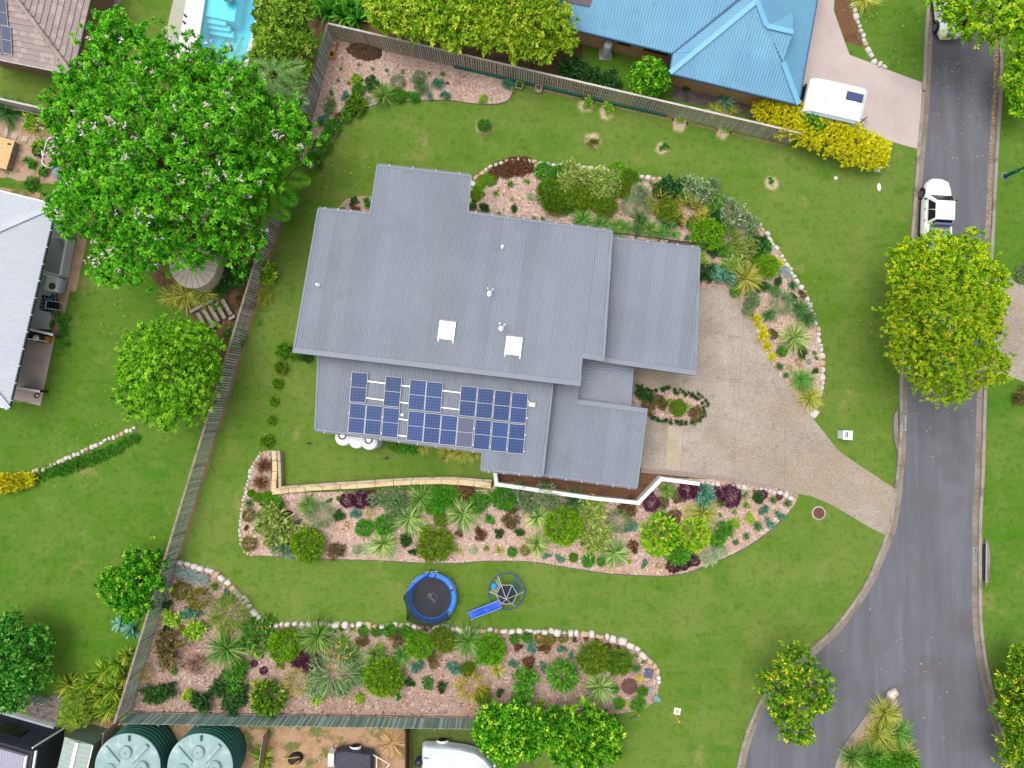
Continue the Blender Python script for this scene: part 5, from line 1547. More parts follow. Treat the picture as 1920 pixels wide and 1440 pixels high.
for i, (a, b) in enumerate((((6, 196), (75, 210)), ((20, 206), (88, 222)))):
    t = thing('timber_rail', ('upper' if i == 0 else 'lower') + ' long grey rail leaning below the left edge fence', 'rail', P(*a)); m = MB(); m.beam(P(*a) + Vector((0, 0, .5)), P(*b) + Vector((0, 0, .5)), .07, .09); m.build('rail', TIMBER, t, world=True)
    for q_ in (a, b):
        q = P(*q_); m = MB(); m.box((q.x, q.y, .25), (.06, .06, .5)); m.build('leg', TIMBER, t, world=True)
# planters in the corner bed and by the top fence
TERRA = surf('terracotta', C(214, 150, 92), [(C(190, 120, 70), 3, .45, .7, .6)], rough=.85)
def planter(px, py, rz, w_, l_, h, mt, soil, lab):
    t = thing('planter_box', lab, 'planter', P(px, py), rz)
    m = MB(); a, b = w_ / 2, l_ / 2
    def ring(s, z): return [(-a * s, -b * s, z), (a * s, -b * s, z), (a * s, b * s, z), (-a * s, b * s, z)]
    m.add(ring(.85, 0) + ring(1, h) + ring(.86, h) + ring(.8, h * .55), [(i, (i + 1) % 4, 4 + (i + 1) % 4, 4 + i) for i in range(4)] + [(4 + i, 4 + (i + 1) % 4, 8 + (i + 1) % 4, 8 + i) for i in range(4)] + [(8 + i, 8 + (i + 1) % 4, 12 + (i + 1) % 4, 12 + i) for i in range(4)] + [(3, 2, 1, 0)])
    m.build('box', mt, t)
    m = MB(); m.box((0, 0, h * .6), (w_ * .82, l_ * .82, .04)); m.build('soil', soil, t)
    return t
planter(629, 85, R(-17), .36, .42, .4, TERRA, CONC, 'terracotta planter in the fence corner, farther of three')
planter(627, 95, R(-17), .36, .40, .4, TERRA, CONC, 'terracotta planter against the fence, middle of three')
planter(625, 107, R(-17), .42, .46, .45, surf('orange_terracotta', C(236, 170, 80), rough=.8), SOIL, 'bright orange planter against the fence, nearest of three')
planter(974, 163, R(-14), .5, .5, .35, CONC, SOIL, 'concrete planter with green herb at the foot of the top fence')
planter(1009, 170, R(-14), .5, .5, .35, CONC, MULCH, 'concrete planter with dry stems at the foot of the top fence')
# soil mound
t = thing('compost_mound', 'dark brown heap of soil and clippings in the fence corner', 'soil heap', P(684, 97), R(-10))
r2_ = random.Random(3)
m = MB(); prof = []
nn = 26
rings = [(1.0, 0), (.86, .12), (.62, .26), (.34, .36), (.1, .4)]
vs = []
for s, z in rings:
    for k in range(nn):
        a = 2 * math.pi * k / nn
        q = s * r2_.uniform(.9, 1.08)
        vs.append((1.32 * q * math.cos(a), .66 * q * math.sin(a), z * r2_.uniform(.75, 1.2)))
fs = [(i * nn + k, i * nn + (k + 1) % nn, (i + 1) * nn + (k + 1) % nn, (i + 1) * nn + k) for i in range(4) for k in range(nn)] + [tuple(range(4 * nn, 5 * nn))]
m.add(vs, fs); m.build('heap', SOIL, t)
# ================================================================ vehicles and play things
RIM = surf('alloy_rim', C(150, 150, 154), rough=.35, metal=.6)
def wheel(parent, x, y, r=.34, w_=.22):
    m = MB()
    prof = [(r * .62, -w_ / 2), (r * .94, -w_ / 2), (r, -w_ * .32), (r, w_ * .32), (r * .94, w_ / 2), (r * .62, w_ / 2)]
    n = 24
    vs, fs = [], []
    for rr, xx in prof:
        for k in range(n):
            a = 2 * math.pi * k / n
            vs.append((x + xx, y + rr * math.cos(a), r + rr * math.sin(a)))
    for i in range(len(prof) - 1):
        for k in range(n): fs.append((i * n + k, i * n + (k + 1) % n, (i + 1) * n + (k + 1) % n, (i + 1) * n + k))
    m.add(vs, fs)
    wo_ = m.build('wheel', RUBBER, parent)
    s = 1 if x > 0 else -1
    m = MB()
    for k in range(6):
        a = 2 * math.pi * k / 6
        c_, s_ = math.cos(a), math.sin(a)
        m.beam((x + s * w_ * .38, y, r), (x + s * w_ * .42, y + r * .62 * c_, r + r * .62 * s_), .05, .09, up=(0, -s_, c_))
    ring = [(x + s * w_ * .42, y + r * .63 * math.cos(a), r + r * .63 * math.sin(a)) for a in np.linspace(0, 2 * math.pi, 20, endpoint=False)]
    m.tube(ring, .025, 6, closed=True)
    m.build('rim', RIM, wo_)
    return wo_
def car(name, label, loc, rz, L_=4.6, W_=1.84, kind='suv', group=None):
    """car pointing +y, centred on its wheelbase"""
    t = thing(name, label, 'car', loc, rz, group)
    hw = W_ / 2
    if kind == 'ute':
        L_ = 5.3
        ST_ = [(-.5, .62, .72, .66), (-.485, .86, .96, .90), (-.42, .97, 1.02, .97), (-.22, 1, 1.04, 1.0), (.02, 1, 1.04, 1.0), (.17, 1, 1.10, 1.0), (.25, 1, 1.12, .99), (.36, .95, 1.07, .93), (.43, .86, .99, .84), (.475, .70, .86, .74), (.5, .46, .72, .64)]
        gh = dict(b0=-.115, b1=.27, t0=-.085, t1=.15, zb=1.05, zt=1.75, wb=.92, wt=.70)
    else:
        ST_ = [(-.5, .66, .78, .7), (-.485, .86, .96, .9), (-.42, .96, 1.0, .95), (-.2, 1, 1.0, .97), (.1, 1, 1.0, .96), (.2, 1, 1.02, .95), (.3, .98, .98, .9), (.4, .93, .90, .82), (.47, .82, .78, .70), (.5, .68, .66, .6)]
        gh = dict(b0=-.44, b1=.21, t0=-.33, t1=.05, zb=.95, zt=1.5, wb=.9, wt=.66)
    vs, fs = [], []
    secs = []
    for (yy, k, zt, zb) in ST_:
        y = yy * L_
        w_ = hw * k
        half = [(w_ * .90, .24), (w_ * .985, .34), (w_, .55), (w_ * .99, zb * .86), (w_ * .93, zb), (w_ * .62, zt * .995), (w_ * .2, zt)]
        secs.append([(x, y, z) for x, z in half] + [(-x, y, z) for x, z in half[::-1]])
    n = len(secs[0])
    for s in secs: vs += s
    for i in range(len(secs) - 1):
        for k in range(n):
            fs.append((i * n + k, i * n + (k + 1) % n, (i + 1) * n + (k + 1) % n, (i + 1) * n + k))
    fs += [tuple(range(n)), tuple(range(len(secs) * n - 1, (len(secs) - 1) * n - 1, -1))]
    m = MB(); m.add(vs, fs)
    m.build('body', CARWHITE, t, smooth=True, sub=2)
    # greenhouse
    g = gh
    yb0, yb1, yt0, yt1 = g['b0'] * L_, g['b1'] * L_, g['t0'] * L_, g['t1'] * L_
    wb, wt, zb, zt = hw * g['wb'], hw * g['wt'], g['zb'], g['zt']
    B4 = [Vector((-wb, yb0, zb - .06)), Vector((wb, yb0, zb - .06)), Vector((wb, yb1, zb - .04)), Vector((-wb, yb1, zb - .04))]
    T4 = [Vector((-wt, yt0, zt)), Vector((wt, yt0, zt)), Vector((wt, yt1, zt - .02)), Vector((-wt, yt1, zt - .02))]
    m = MB()
    rows = []
    for q, z_ in ((0, 0), (.5, 0), (.94, 0)):
        rows.append([B4[i].lerp(T4[i], q) + Vector((0, 0, .02 * math.sin(q * 3.1))) for i in range(4)])
    c_ = sum(T4, Vector()) / 4
    rows.append([T4[i].lerp(c_, .12) + Vector((0, 0, .03)) for i in range(4)])
    vv = [v for r_ in rows for v in r_]
    ff = [(i * 4 + k, i * 4 + (k + 1) % 4, (i + 1) * 4 + (k + 1) % 4, (i + 1) * 4 + k) for i in range(3) for k in range(4)] + [(12, 13, 14, 15)]
    m.add(vv, ff)
    cb = m.build('cabin', CARWHITE, t, bevel=.10, smooth=True); cb.modifiers['bevel'].segments = 3
    def pane(nm, i, j, u0, u1, v0, v1, off=.028):
        a, b, c2, d = B4[i], B4[j], T4[j], T4[i]
        def pt(u, v): return a.lerp(b, u).lerp(d.lerp(c2, u), v)
        q = [pt(u0, v0), pt(u1, v0), pt(u1 - .02, v1), pt(u0 + .02, v1)]
        nrm = (q[1] - q[0]).cross(q[3] - q[0]).normalized()
        mid = sum(q, Vector()) / 4
        if nrm.dot(mid - Vector((0, (yb0 + yb1) / 2, zb))) < 0: nrm = -nrm
        if nrm.z < -.2: nrm = -nrm
        q2 = [p + nrm * (off + .02) for p in q]; q1 = [p - nrm * .02 for p in q]
        m = MB(); m.add(q2 + q1, [(0, 1, 2, 3), (7, 6, 5, 4), (0, 4, 5, 1), (1, 5, 6, 2), (2, 6, 7, 3), (3, 7, 4, 0)])
        return m.build(nm, GLASSD, t)
    pane('windscreen', 3, 2, .05, .95, .16, .90)
    pane('rear_window', 0, 1, .08, .92, .25, .88)
    for i, j in ((0, 3), (1, 2)):
        pane('side_window', i, j, .07, .49, .20, .90); pane('side_window', i, j, .51, .86, .20, .90)
    for s in (-1, 1):
        m = MB(); m.box((s * (hw + .1), yb1 - .35, zb + .05), (.2, .1, .14)); m.build('mirror', BLACK, t, bevel=.03)
        m = MB(); m.box((s * hw * .60, .452 * L_, .68 if kind != 'ute' else .78), (.34, .14, .13), -s * .5); m.build('headlight', surf('headlamp', (.6, .62, .65, 1), rough=.1) if 'headlamp' not in bpy.data.materials else bpy.data.materials['headlamp'], t, bevel=.03)
        m = MB(); m.box((s * hw * .86, -.488 * L_, .8), (.2, .08, .2)); m.build('tail_light', surf('tail_lamp', C(150, 20, 20), rough=.2) if 'tail_lamp' not in bpy.data.materials else bpy.data.materials['tail_lamp'], t)
        for yy in (-.02 * L_, .13 * L_):
            m = MB(); m.box((s * (hw + .004), yy - .25, zb - .14), (.03, .16, .04)); m.build('door_handle', BLACK, t)
        for yy in (-.3, .31):
            arch = [(s * (hw - .03), yy * L_ + .41 * math.cos(a), .34 + .41 * math.sin(a)) for a in np.linspace(-.25, math.pi + .25, 14)]
            m = MB(); m.tube(arch, .05, 6); m.build('wheel_arch', BLACK, t)
            m = MB(); m.lathe([(.37, 0), (.37, .3)], n=20)
            m.v = [(s * (hw - .02) - s * z * .9, yy * L_ + x, .34 + y) for x, y, z in m.v]; m.build('wheel_well', BLACK, t)
            wheel(t, s * (hw - .1), yy * L_)
        m = MB(); m.box((s * (hw - .02), 0, .3), (.1, L_ * .42, .09)); m.build('side_step', BLACK, t)
    if kind == 'ute':
        m = MB(); m.box((0, -.31 * L_, 1.05), (W_ * .80, L_ * .33, .06)); m.build('tray_cover', surf('tonneau_grey', C(150, 156, 180), rough=.5), t)
        m = MB(); m.box((0, -.135 * L_, 1.38), (W_ * .72, .14, .5), 0); m.build('rack', surf('rack_blue_grey', C(96, 112, 150), rough=.4), t)
        for s in (-1, 1):
            m = MB(); m.box((s * hw * .86, -.31 * L_, 1.07), (.14, L_ * .35, .08)); m.build('tray_rail', CARWHITE, t, bevel=.02)
    else:
        for s in (-1, 1):
            m = MB(); m.tube([(s * wt * .9, yt0 + .2, zt + .05), (s * wt * .9, yt1 - .2, zt + .05)], .02, 6); m.build('roof_rail', BLACK, t)
    return t
c0 = P(1744, 408)
car('pickup_truck', 'white dual-cab pickup parked at the kerb, its tray under the tree', c0 + Vector((0, -.15, 0)), R(-3.5), kind='ute')
c1 = P(1768, 18)
car('parked_car', 'white car mostly hidden beneath the tree at the top right', c1, R(184))
# ---------------- caravan
q = [P(1517, 143, 2.45), P(1627, 168, 2.45), P(1619, 229, 2.45), P(1508, 205, 2.45)]
cc = sum(q, Vector()) / 4
ang = math.atan2(q[1].y - q[0].y, q[1].x - q[0].x)
Lc, Wc = (q[1] - q[0]).length, (q[3] - q[0]).length
cv = thing('caravan', 'white touring caravan parked on the pink drive behind the yellow hedge', 'caravan', (cc.x, cc.y, 0), ang)
m = MB()
prof = [(-Lc / 2, .5), (-Lc / 2 - .02, 1.6), (-Lc / 2 + .12, 2.25), (-Lc / 2 + .45, 2.5), (Lc / 2 - .35, 2.52), (Lc / 2 - .06, 2.35), (Lc / 2, 1.7), (Lc / 2 - .1, .5)]
n = len(prof)
m.add([(x, -Wc / 2, z) for x, z in prof] + [(x, Wc / 2, z) for x, z in prof], [tuple(range(n)), tuple(range(2 * n - 1, n - 1, -1))] + [(i, n + i, n + (i + 1) % n, (i + 1) % n) for i in range(n)])
m.build('body', CARWHITE, cv, bevel=.07)
m = MB(); m.box((-.1, 0, 2.545), (Lc * .72, Wc * .86, .03)); m.build('roof_panel', WHITE, cv, bevel=.01)
m = MB(); m.box((Lc * .28, Wc * .16, 2.60), (1.12, .55, .04)); o = m.build('solar_panel', BLACK, cv)
m = MB(); m.box((.5, .5, 0), (1, 1, .01)); oc = m.build('cell_sheet', cell_mat('van_cells', C(70, 76, 120), C(78, 84, 130), 9, 5, .06), o); oc.location = (Lc * .28 - .54, Wc * .16 - .25, 2.625); oc.scale = (1.08, .5, 1)
m = MB(); m.box((-.9, 0, 2.60), (.5, .5, .09)); m.build('roof_hatch', WHITE, cv, bevel=.03)
m = MB(); m.box((Lc * .46, 0, 2.54), (.06, Wc * .84, .05)); m.build('roof_bar', ALU, cv)
m = MB(); m.tube([(-Lc * .42, -Wc / 2 - .07, 2.28), (Lc * .4, -Wc / 2 - .07, 2.28)], .08, 10); m.build('awning', surf('awning_grey', C(176, 196, 206), rough=.5), cv)
m = MB(); m.box((-Lc / 2 - .0, 0, 1.75), (.08, Wc * .72, .62)); m.build('rear_window', GLASSD, cv)
for x in (-.9, .75):
    m = MB(); m.box((x, -Wc / 2 - .01, 1.65), (.95, .05, .55)); m.build('side_window', GLASSD, cv)
m = MB(); m.box((.0, -Wc / 2 - .008, 1.35), (.55, .04, 1.6)); m.build('door', WHITE, cv)
for s in (-1, 1): wheel(cv, 0, 0) if False else None
for s in (-1, 1):
    m = MB(); m.lathe([(.2, -.1), (.32, -.1), (.33, 0), (.32, .1), (.2, .1)], n=22); m.v = [(-.2 + x, s * (Wc / 2 - .12) + z, .33 + y) for x, y, z in m.v]; m.build('wheel', RUBBER, cv)
m = MB()
for s in (-1, 1): m.beam((Lc / 2 - .3, s * .75, .48), (Lc / 2 + 1.15, 0, .48), .07, .1)
m.build('drawbar', STEEL, cv)
m = MB(); m.lathe([(.13, .5), (.15, .56), (.15, .92), (.06, 1.02)], c=(Lc / 2 + .25, -.12, 0), n=16); m.build('gas_bottle', surf('pale_aqua', C(190, 226, 228), rough=.4), cv)
m = MB(); m.lathe([(.13, .5), (.15, .56), (.15, .85), (.06, .95)], c=(Lc / 2 + .22, .3, 0), n=16); m.build('gas_bottle', surf('pale_aqua_two', C(200, 226, 236), rough=.4), cv)
m = MB(); m.tube([(Lc / 2 + .9, .12, .0), (Lc / 2 + .9, .12, .9)], .035, 8); m.build('jockey_wheel', BLACK, cv)
# ---------------- trampoline
tc_ = P(809, 1121, .8)
tp = thing('trampoline', 'round blue-padded trampoline with sagging black safety net', 'trampoline', (tc_.x, tc_.y, 0))
Rt = 1.66
BP = surf('blue_pad', C(20, 122, 228), [(C(14, 100, 208), 1.2, .42, .68, .7), (C(60, 160, 244), 2, .56, .74, .5)], rough=.35, spec=.5)
JM = surf('jump_mat', C(58, 60, 66), [(C(46, 48, 54), 1.2, .42, .7, .6)], rough=.85)
m = MB(); m.tube([(Rt * math.cos(a), Rt * math.sin(a), .76) for a in np.linspace(0, 2 * math.pi, 48, endpoint=False)], .03, 8, closed=True); m.build('frame_ring', STEEL, tp)
m = MB(); m.lathe([(1.36, .78), (.02, .77)], n=48); m.build('jump_mat', JM, tp)
for k in range(6):
    a0 = 2 * math.pi * k / 6 + .35
    aa = np.linspace(a0 + .03, a0 + 2 * math.pi / 6 - .03, 12)
    m = MB(); vs = []
    for a in aa:
        for r_, z in ((1.34, .79), (1.40, .84), (1.62, .84), (1.70, .80)): vs.append((r_ * math.cos(a), r_ * math.sin(a), z))
    m.add(vs, [(i * 4 + j, i * 4 + j + 1, i * 4 + j + 5, i * 4 + j + 4) for i in range(11) for j in range(3)])
    m.build('spring_pad', BP, tp)
mn, nn_, bn = _new('safety_net')
bn.inputs['Base Color'].default_value = (.012, .012, .014, 1); bn.inputs['Alpha'].default_value = .72; bn.inputs['Roughness'].default_value = .8
POLES = []
PANG = [R(x) for x in (35, 95, 165, 215, 265, 320)]
for k in range(6):
    a = PANG[k]
    top = Vector((Rt * 1.05 * math.cos(a), Rt * 1.05 * math.sin(a), 2.45 if k in (2, 3, 4) else 1.9))
    POLES.append((a, top))
    m = MB(); m.tube([(Rt * 1.03 * math.cos(a), Rt * 1.03 * math.sin(a), .0), (Rt * 1.03 * math.cos(a), Rt * 1.03 * math.sin(a), .8), top], .028, 8); m.build('net_pole', BLACK if k % 2 else STEEL, tp)
    m = MB(); m.tube([(Rt * 1.0 * math.cos(a + .3), Rt * math.sin(a + .3), .76), (Rt * .98 * math.cos(a + .3), Rt * .98 * math.sin(a + .3), 0), (Rt * .98 * math.cos(a - .3), Rt * .98 * math.sin(a - .3), 0), (Rt * math.cos(a - .3), Rt * math.sin(a - .3), .76)], .024, 7); m.build('leg_frame', STEEL, tp)
for k in range(6):
    (a, A), (b, B) = POLES[k], POLES[(k + 1) % 6]
    b = b if b > a else b + 2 * math.pi
    if k in (0, 5): continue
    sag = [1.0, 1.15, .7, .25, .35, 1.0][k]
    m = MB(); vs = []
    ns = 12
    for i in range(ns + 1):
        t_ = i / ns
        an = a + (b - a) * t_
        s4 = 4 * t_ * (1 - t_)
        tp_ = A.lerp(B, t_) ; tp_.z -= sag * s4
        inn_ = Vector((1.38 * math.cos(an), 1.38 * math.sin(an), .80))
        for j in range(4):
            q_ = inn_.lerp(tp_, j / 3)
            if 0 < j < 3: q_ += Vector((random.uniform(-.03, .03), random.uniform(-.03, .03), 0))
            vs.append(q_)
    m.add(vs, [(i * 4 + j, i * 4 + j + 1, i * 4 + j + 5, i * 4 + j + 4) for i in range(ns) for j in range(3)])
    m.build('net_panel', mn, tp)
    m = MB(); m.tube([vs[i * 4 + 3] for i in range(ns + 1)], .014, 5); m.build('net_cord', BLACK, tp)
GREYT = surf('grey_print', C(128, 132, 138), rough=.8)
cu = bpy.data.curves.new('mat_lettering', 'FONT'); cu.body = 'Plum'; cu.size = .36; cu.align_x = 'CENTER'; cu.align_y = 'CENTER'; cu.materials.append(GREYT)
o = bpy.data.objects.new('mat_lettering', cu); col.objects.link(o)
bpy.context.view_layer.update()
lm = bpy.data.meshes.new_from_object(o.evaluated_get(bpy.context.evaluated_depsgraph_get()))
bpy.data.objects.remove(o)
if not lm.materials: lm.materials.append(GREYT)
o = link('mat_lettering', lm, tp); o.location = (.02, -.02, .786); o.rotation_euler = (0, 0, R(-48))
m = MB(); m.tube([(.30 * math.cos(a) + .06, .30 * math.sin(a) + .02, .785) for a in np.linspace(R(-20), R(200), 18)], .01, 5); m.build('mat_emblem', GREYT, tp)
# ---------------- climbing dome with slide
gc = P(950, 1112, .9)
pg = thing('climbing_frame', 'small climbing frame with black platform, blue ring and blue slide', 'climbing frame', (gc.x, gc.y, 0))
BT = surf('blue_tube', C(44, 74, 150), rough=.4); WT = surf('white_tube', C(214, 212, 216), rough=.4)
GL_ = surf('dark_platform', C(44, 50, 60), [(C(60, 66, 78), 3, .5, .75, .5)], rough=.8)
m = MB(); m.tube([(1.22 * math.cos(a), 1.22 * math.sin(a) + .02, .55) for a in np.linspace(0, 2 * math.pi, 40, endpoint=False)], .035, 8, closed=True); m.build('ring', BT, pg)
hexa = [(.72 * math.cos(a), .72 * math.sin(a) - .08) for a in np.linspace(0, 2 * math.pi, 6, endpoint=False) + R(0)]
m = MB(); m.prism(hexa, .9, .94); m.build('platform', GL_, pg)
apx = Vector((-.02, -.2, 1.7))
for k, (x, y) in enumerate(hexa):
    b_ = Vector((x, y, .95))
    m = MB(); m.tube([b_, apx], .024, 7); m.build('canopy_bar', WT, pg)
    o_ = Vector((x * 1.68, (y + .08) * 1.68, .0))
    if k in (0, 1, 2, 3, 4, 5):
        m = MB(); m.tube([b_, Vector((x * 1.66, (y + .08) * 1.66, .55)), o_], .024, 7); m.build('leg', WT if k != 1 else BT, pg)
    x2, y2 = hexa[(k + 1) % 6]
    m = MB(); m.tube([b_, Vector((x2, y2, .95))], .02, 6); m.build('platform_rail', WT, pg)
def ladder(k, mt, nb):
    a, b = Vector((*hexa[k], .94)), Vector((*hexa[(k + 1) % 6], .94))
    c_, d = Vector((hexa[k][0] * 1.66, (hexa[k][1] + .08) * 1.66, .55)), Vector((hexa[(k + 1) % 6][0] * 1.66, (hexa[(k + 1) % 6][1] + .08) * 1.66, .55))
    for i in range(1, nb):
        t_ = i / nb
        m = MB(); m.tube([a.lerp(c_, t_), b.lerp(d, t_)], .016, 6); m.build('rung', mt, pg)
        m = MB(); m.tube([a.lerp(b, t_), c_.lerp(d, t_)], .013, 6); m.build('rope', WT if mt is WT else BT, pg)
ladder(2, WT, 4); ladder(0, BT, 4)
m = MB(); m.lathe([(.12, .72), (.2, .76), (.17, .86), (.05, .92)], c=(-.85, .45, 0), n=9); m.build('grab_toy', surf('cyan_toy', C(30, 160, 224), rough=.4), pg)
SLB = surf('blue_slide', C(48, 96, 216), [(C(90, 140, 236), 2.5, .5, .7, .8), (C(34, 74, 190), 1.2, .45, .68, .6)], rough=.3, spec=.5)
s_top, s_end = P(938, 1131, .95), P(880, 1155, .2)
dirs = (s_end - s_top); dirs.z = 0; Ls = dirs.length; dirs.normalize(); nrm = Vector((-dirs.y, dirs.x, 0))
m = MB(); vs = []
N_ = 14
for i in range(N_ + 1):
    t_ = i / N_
    z = .95 - .78 * (t_ * t_ * (3 - 2 * t_)) if t_ < .92 else .17
    c_ = s_top + dirs * Ls * t_; c_.z = 0
    for off, dz in ((-.29, .13), (-.25, .15), (-.21, .13), (-.2, 0), (.2, 0), (.21, .13), (.25, .15), (.29, .13), (.29, -.02), (-.29, -.02)):
        q_ = c_ + nrm * off; vs.append((q_.x, q_.y, z + dz))
m.add(vs, [(i * 10 + k, i * 10 + (k + 1) % 10, (i + 1) * 10 + (k + 1) % 10, (i + 1) * 10 + k) for i in range(N_) for k in range(10)])
m.build('slide', SLB, pg, world=True)
for k_ in (1, 6):
    m = MB(); m.tube([Vector(vs[i * 10 + k_]) + Vector((0, 0, .015)) for i in range(N_ + 1)], .03, 6); m.build('slide_rim', surf('pale_blue_rim', C(130, 170, 240), rough=.35) if k_ == 1 else bpy.data.materials['pale_blue_rim'], pg, world=True)
# ---------------- trailers, boat, wheelbarrow
CVD = surf('charcoal_cover', C(74, 76, 88), [(C(58, 60, 72), 1.2, .42, .68, .7), (C(96, 98, 110), 2, .55, .74, .5)], rough=.7, bump=(3, .6, .08))
CVW = surf('pale_boat_cover', C(216, 226, 232, .9), [(C(196, 208, 218), .9, .42, .68, .7), (C(232, 238, 240), 2, .55, .74, .5)], rough=.7, bump=(2.5, .7, .1))
def draped(pts, z0, zt, crown, mat_, parent, nm='cover'):
    """fabric cover over an outline (world pts): skirt, shoulder, crowned top"""
    c_ = sum(pts, Vector()) / len(pts)
    n = len(pts)
    m = MB(); vs = []
    for s, z in ((1.03, z0), (1.0, zt * .82), (.96, zt), (.72, zt + crown * .6), (.36, zt + crown), ):
        for i, p in enumerate(pts):
            jj = random.uniform(-.02, .02)
            vs.append((c_.x + (p.x - c_.x) * (s + jj * .4), c_.y + (p.y - c_.y) * (s + jj * .4), z + jj))
    fs = [(i * n + k, i * n + (k + 1) % n, (i + 1) * n + (k + 1) % n, (i + 1) * n + k) for i in range(4) for k in range(n)] + [tuple(range(4 * n, 5 * n))]
    m.add(vs, fs); return m.build(nm, mat_, parent, world=True, smooth=False)
def side_wheel(parent, px, py, z=.3):
    q_ = P(px, py, .3)
    m = MB(); m.lathe([(.16, -.09), (.28, -.09), (.30, 0), (.28, .09), (.16, .09)], n=22); m.v = [(q_.x + x, q_.y + z, .30 + y) for x, y, z in m.v]; w_ = m.build('wheel', RUBBER, parent, world=True)
    m = MB(); m.lathe([(.02, .06), (.16, .05)], n=18); m.v = [(q_.x + x - parent.location.x, q_.y + z - parent.location.y, .30 + y) for x, y, z in m.v]; m.build('rim', ALU, w_)
    m = MB(); vs = [(q_.x + .42 * math.cos(a), q_.y + s * .16 - .02, .30 + .40 * math.sin(a)) for a in np.linspace(.35, math.pi - .35, 10) for s in (-1, 1)]
    m.add(vs, [(2 * i, 2 * i + 1, 2 * i + 3, 2 * i + 2) for i in range(9)]); m.build('mudguard', WHITE, parent, world=True)
tr1 = thing('covered_trailer', 'box trailer under a charcoal cover with white drawbar', 'trailer', P(664, 1428))
draped([P(x, y, .5) for x, y in ((632, 1404), (650, 1401), (680, 1405), (699, 1408), (698, 1450), (697, 1490), (660, 1490), (628, 1490), (629, 1440))], .35, 1.0, .12, CVD, tr1)
m = MB(); a, b, c_ = P(699, 1415, .5), P(731, 1433, .5), P(701, 1462, .5); m.tube([a, b, c_], .05, 6); m.tube([P(706, 1418, .5), P(706, 1450, .5)], .04, 6); m.build('drawbar', WHITE, tr1, world=True)
side_wheel(tr1, 667, 1400)
q = P(622, 1422, .7); m = MB(); m.box((q.x, q.y, .6), (.42, .85, .7)); m.build('side_box', WHITE, tr1, world=True, bevel=.06)
m = MB(); q = P(625, 1399, .6); m.tube([(q.x, q.y, .2), (q.x, q.y, .9)], .05, 8); m.build('jockey_stand', STEEL, tr1, world=True)
bo = thing('covered_boat', 'boat on a trailer under a pale cover with outboard motor', 'boat', P(855, 1430))
draped([P(x, y, .5) for x, y in ((794, 1396), (800, 1391.5), (840, 1393), (870, 1397), (893, 1403), (910, 1415), (922, 1429), (922, 1438), (905, 1460), (880, 1475), (840, 1482), (800, 1482), (793, 1440))], .4, 1.2, .15, CVW, bo)
side_wheel(bo, 830, 1389)
q = P(786, 1428, .9); m = MB(); m.lathe([(.1, .3), (.12, .7), (.26, .78), (.28, 1.05), (.18, 1.22), (.03, 1.25)], c=(q.x, q.y, 0), n=16); m.build('outboard_motor', surf('navy_cowl', C(40, 48, 74), rough=.3), bo, world=True)
m = MB(); m.tube([P(782, 1420, .8), P(800, 1414, 1.0)], .03, 6); m.tube([P(795, 1421, 1.25), P(816, 1423, 1.25)], .03, 6); m.build('tiller', BLACK, bo, world=True)
q = P(927, 1434, .6); m = MB(); m.box((q.x, q.y, .55), (.16, .2, .4)); m.build('winch_post', STEEL, bo, world=True)
wb = thing('wheelbarrow', 'overturned black wheelbarrow with yellow handles on bare dirt', 'wheelbarrow', P(555, 1420), R(20))
m = MB(); m.lathe([(.42, .05), (.44, .1), (.36, .32), (.2, .42), (.03, .43)], n=10); m.v = [(x * 1.25, y * .95, z) for x, y, z in m.v]; m.build('tray', BLACK, wb, bevel=.02)
for s in (-1, 1):
    m = MB(); m.tube([(.45, s * .1, .44), (-.1, s * .24, .48), (-.85, s * .34, .30)], .025, 7); m.build('handle', surf('yellow_handle', C(226, 190, 60), rough=.5) if s < 0 else bpy.data.materials['yellow_handle'], wb)
m = MB(); m.lathe([(.08, -.05), (.17, -.05), (.18, .05), (.08, .05)], n=16); m.v = [(.5 + x, z, .5 + y) for x, y, z in m.v]; m.build('wheel', RUBBER, wb)
# ================================================================ plants
KF = 1.2
def LM(name, *cols, **kw):
    n = len(cols)
    return leaf(name, [(i / (n - 1), C(*c, KF)) for i, c in enumerate(cols)], **kw)
def nrmz(a): return a / (np.linalg.norm(a, axis=-1, keepdims=True) + 1e-9)
def leaves(base, d, L_, W_, tint, droop=.15, roll=.5):
    """flat pointed leaves: base point, direction, length, width"""
    n = len(base)
    d = nrmz(d)
    up_ = np.tile(np.array([[0, 0, 1.0]]), (n, 1)) + rng.normal(0, roll, (n, 3))
    s = nrmz(np.cross(d, up_))
    L_ = np.broadcast_to(L_, n)[:, None]; W_ = np.broadcast_to(W_, n)[:, None]
    V = np.empty((n, 4, 3))
    mid = base + d * L_ * .45
    tip = base + d * L_
    tip[:, 2] -= droop * L_[:, 0]
    V[:, 0] = base
    V[:, 1] = mid + s * W_ / 2
    V[:, 2] = tip
    V[:, 3] = mid - s * W_ / 2
    return V.reshape(-1, 3), np.arange(n * 4).reshape(n, 4), np.clip(tint, 0, 1)
def join(parts):
    Vs, Fs, Ts, b = [], [], [], 0
    for V, F, T in parts:
        Vs.append(V); Fs.append(F + b); Ts.append(T); b += len(V)
    return np.concatenate(Vs), np.concatenate(Fs), np.concatenate(Ts)
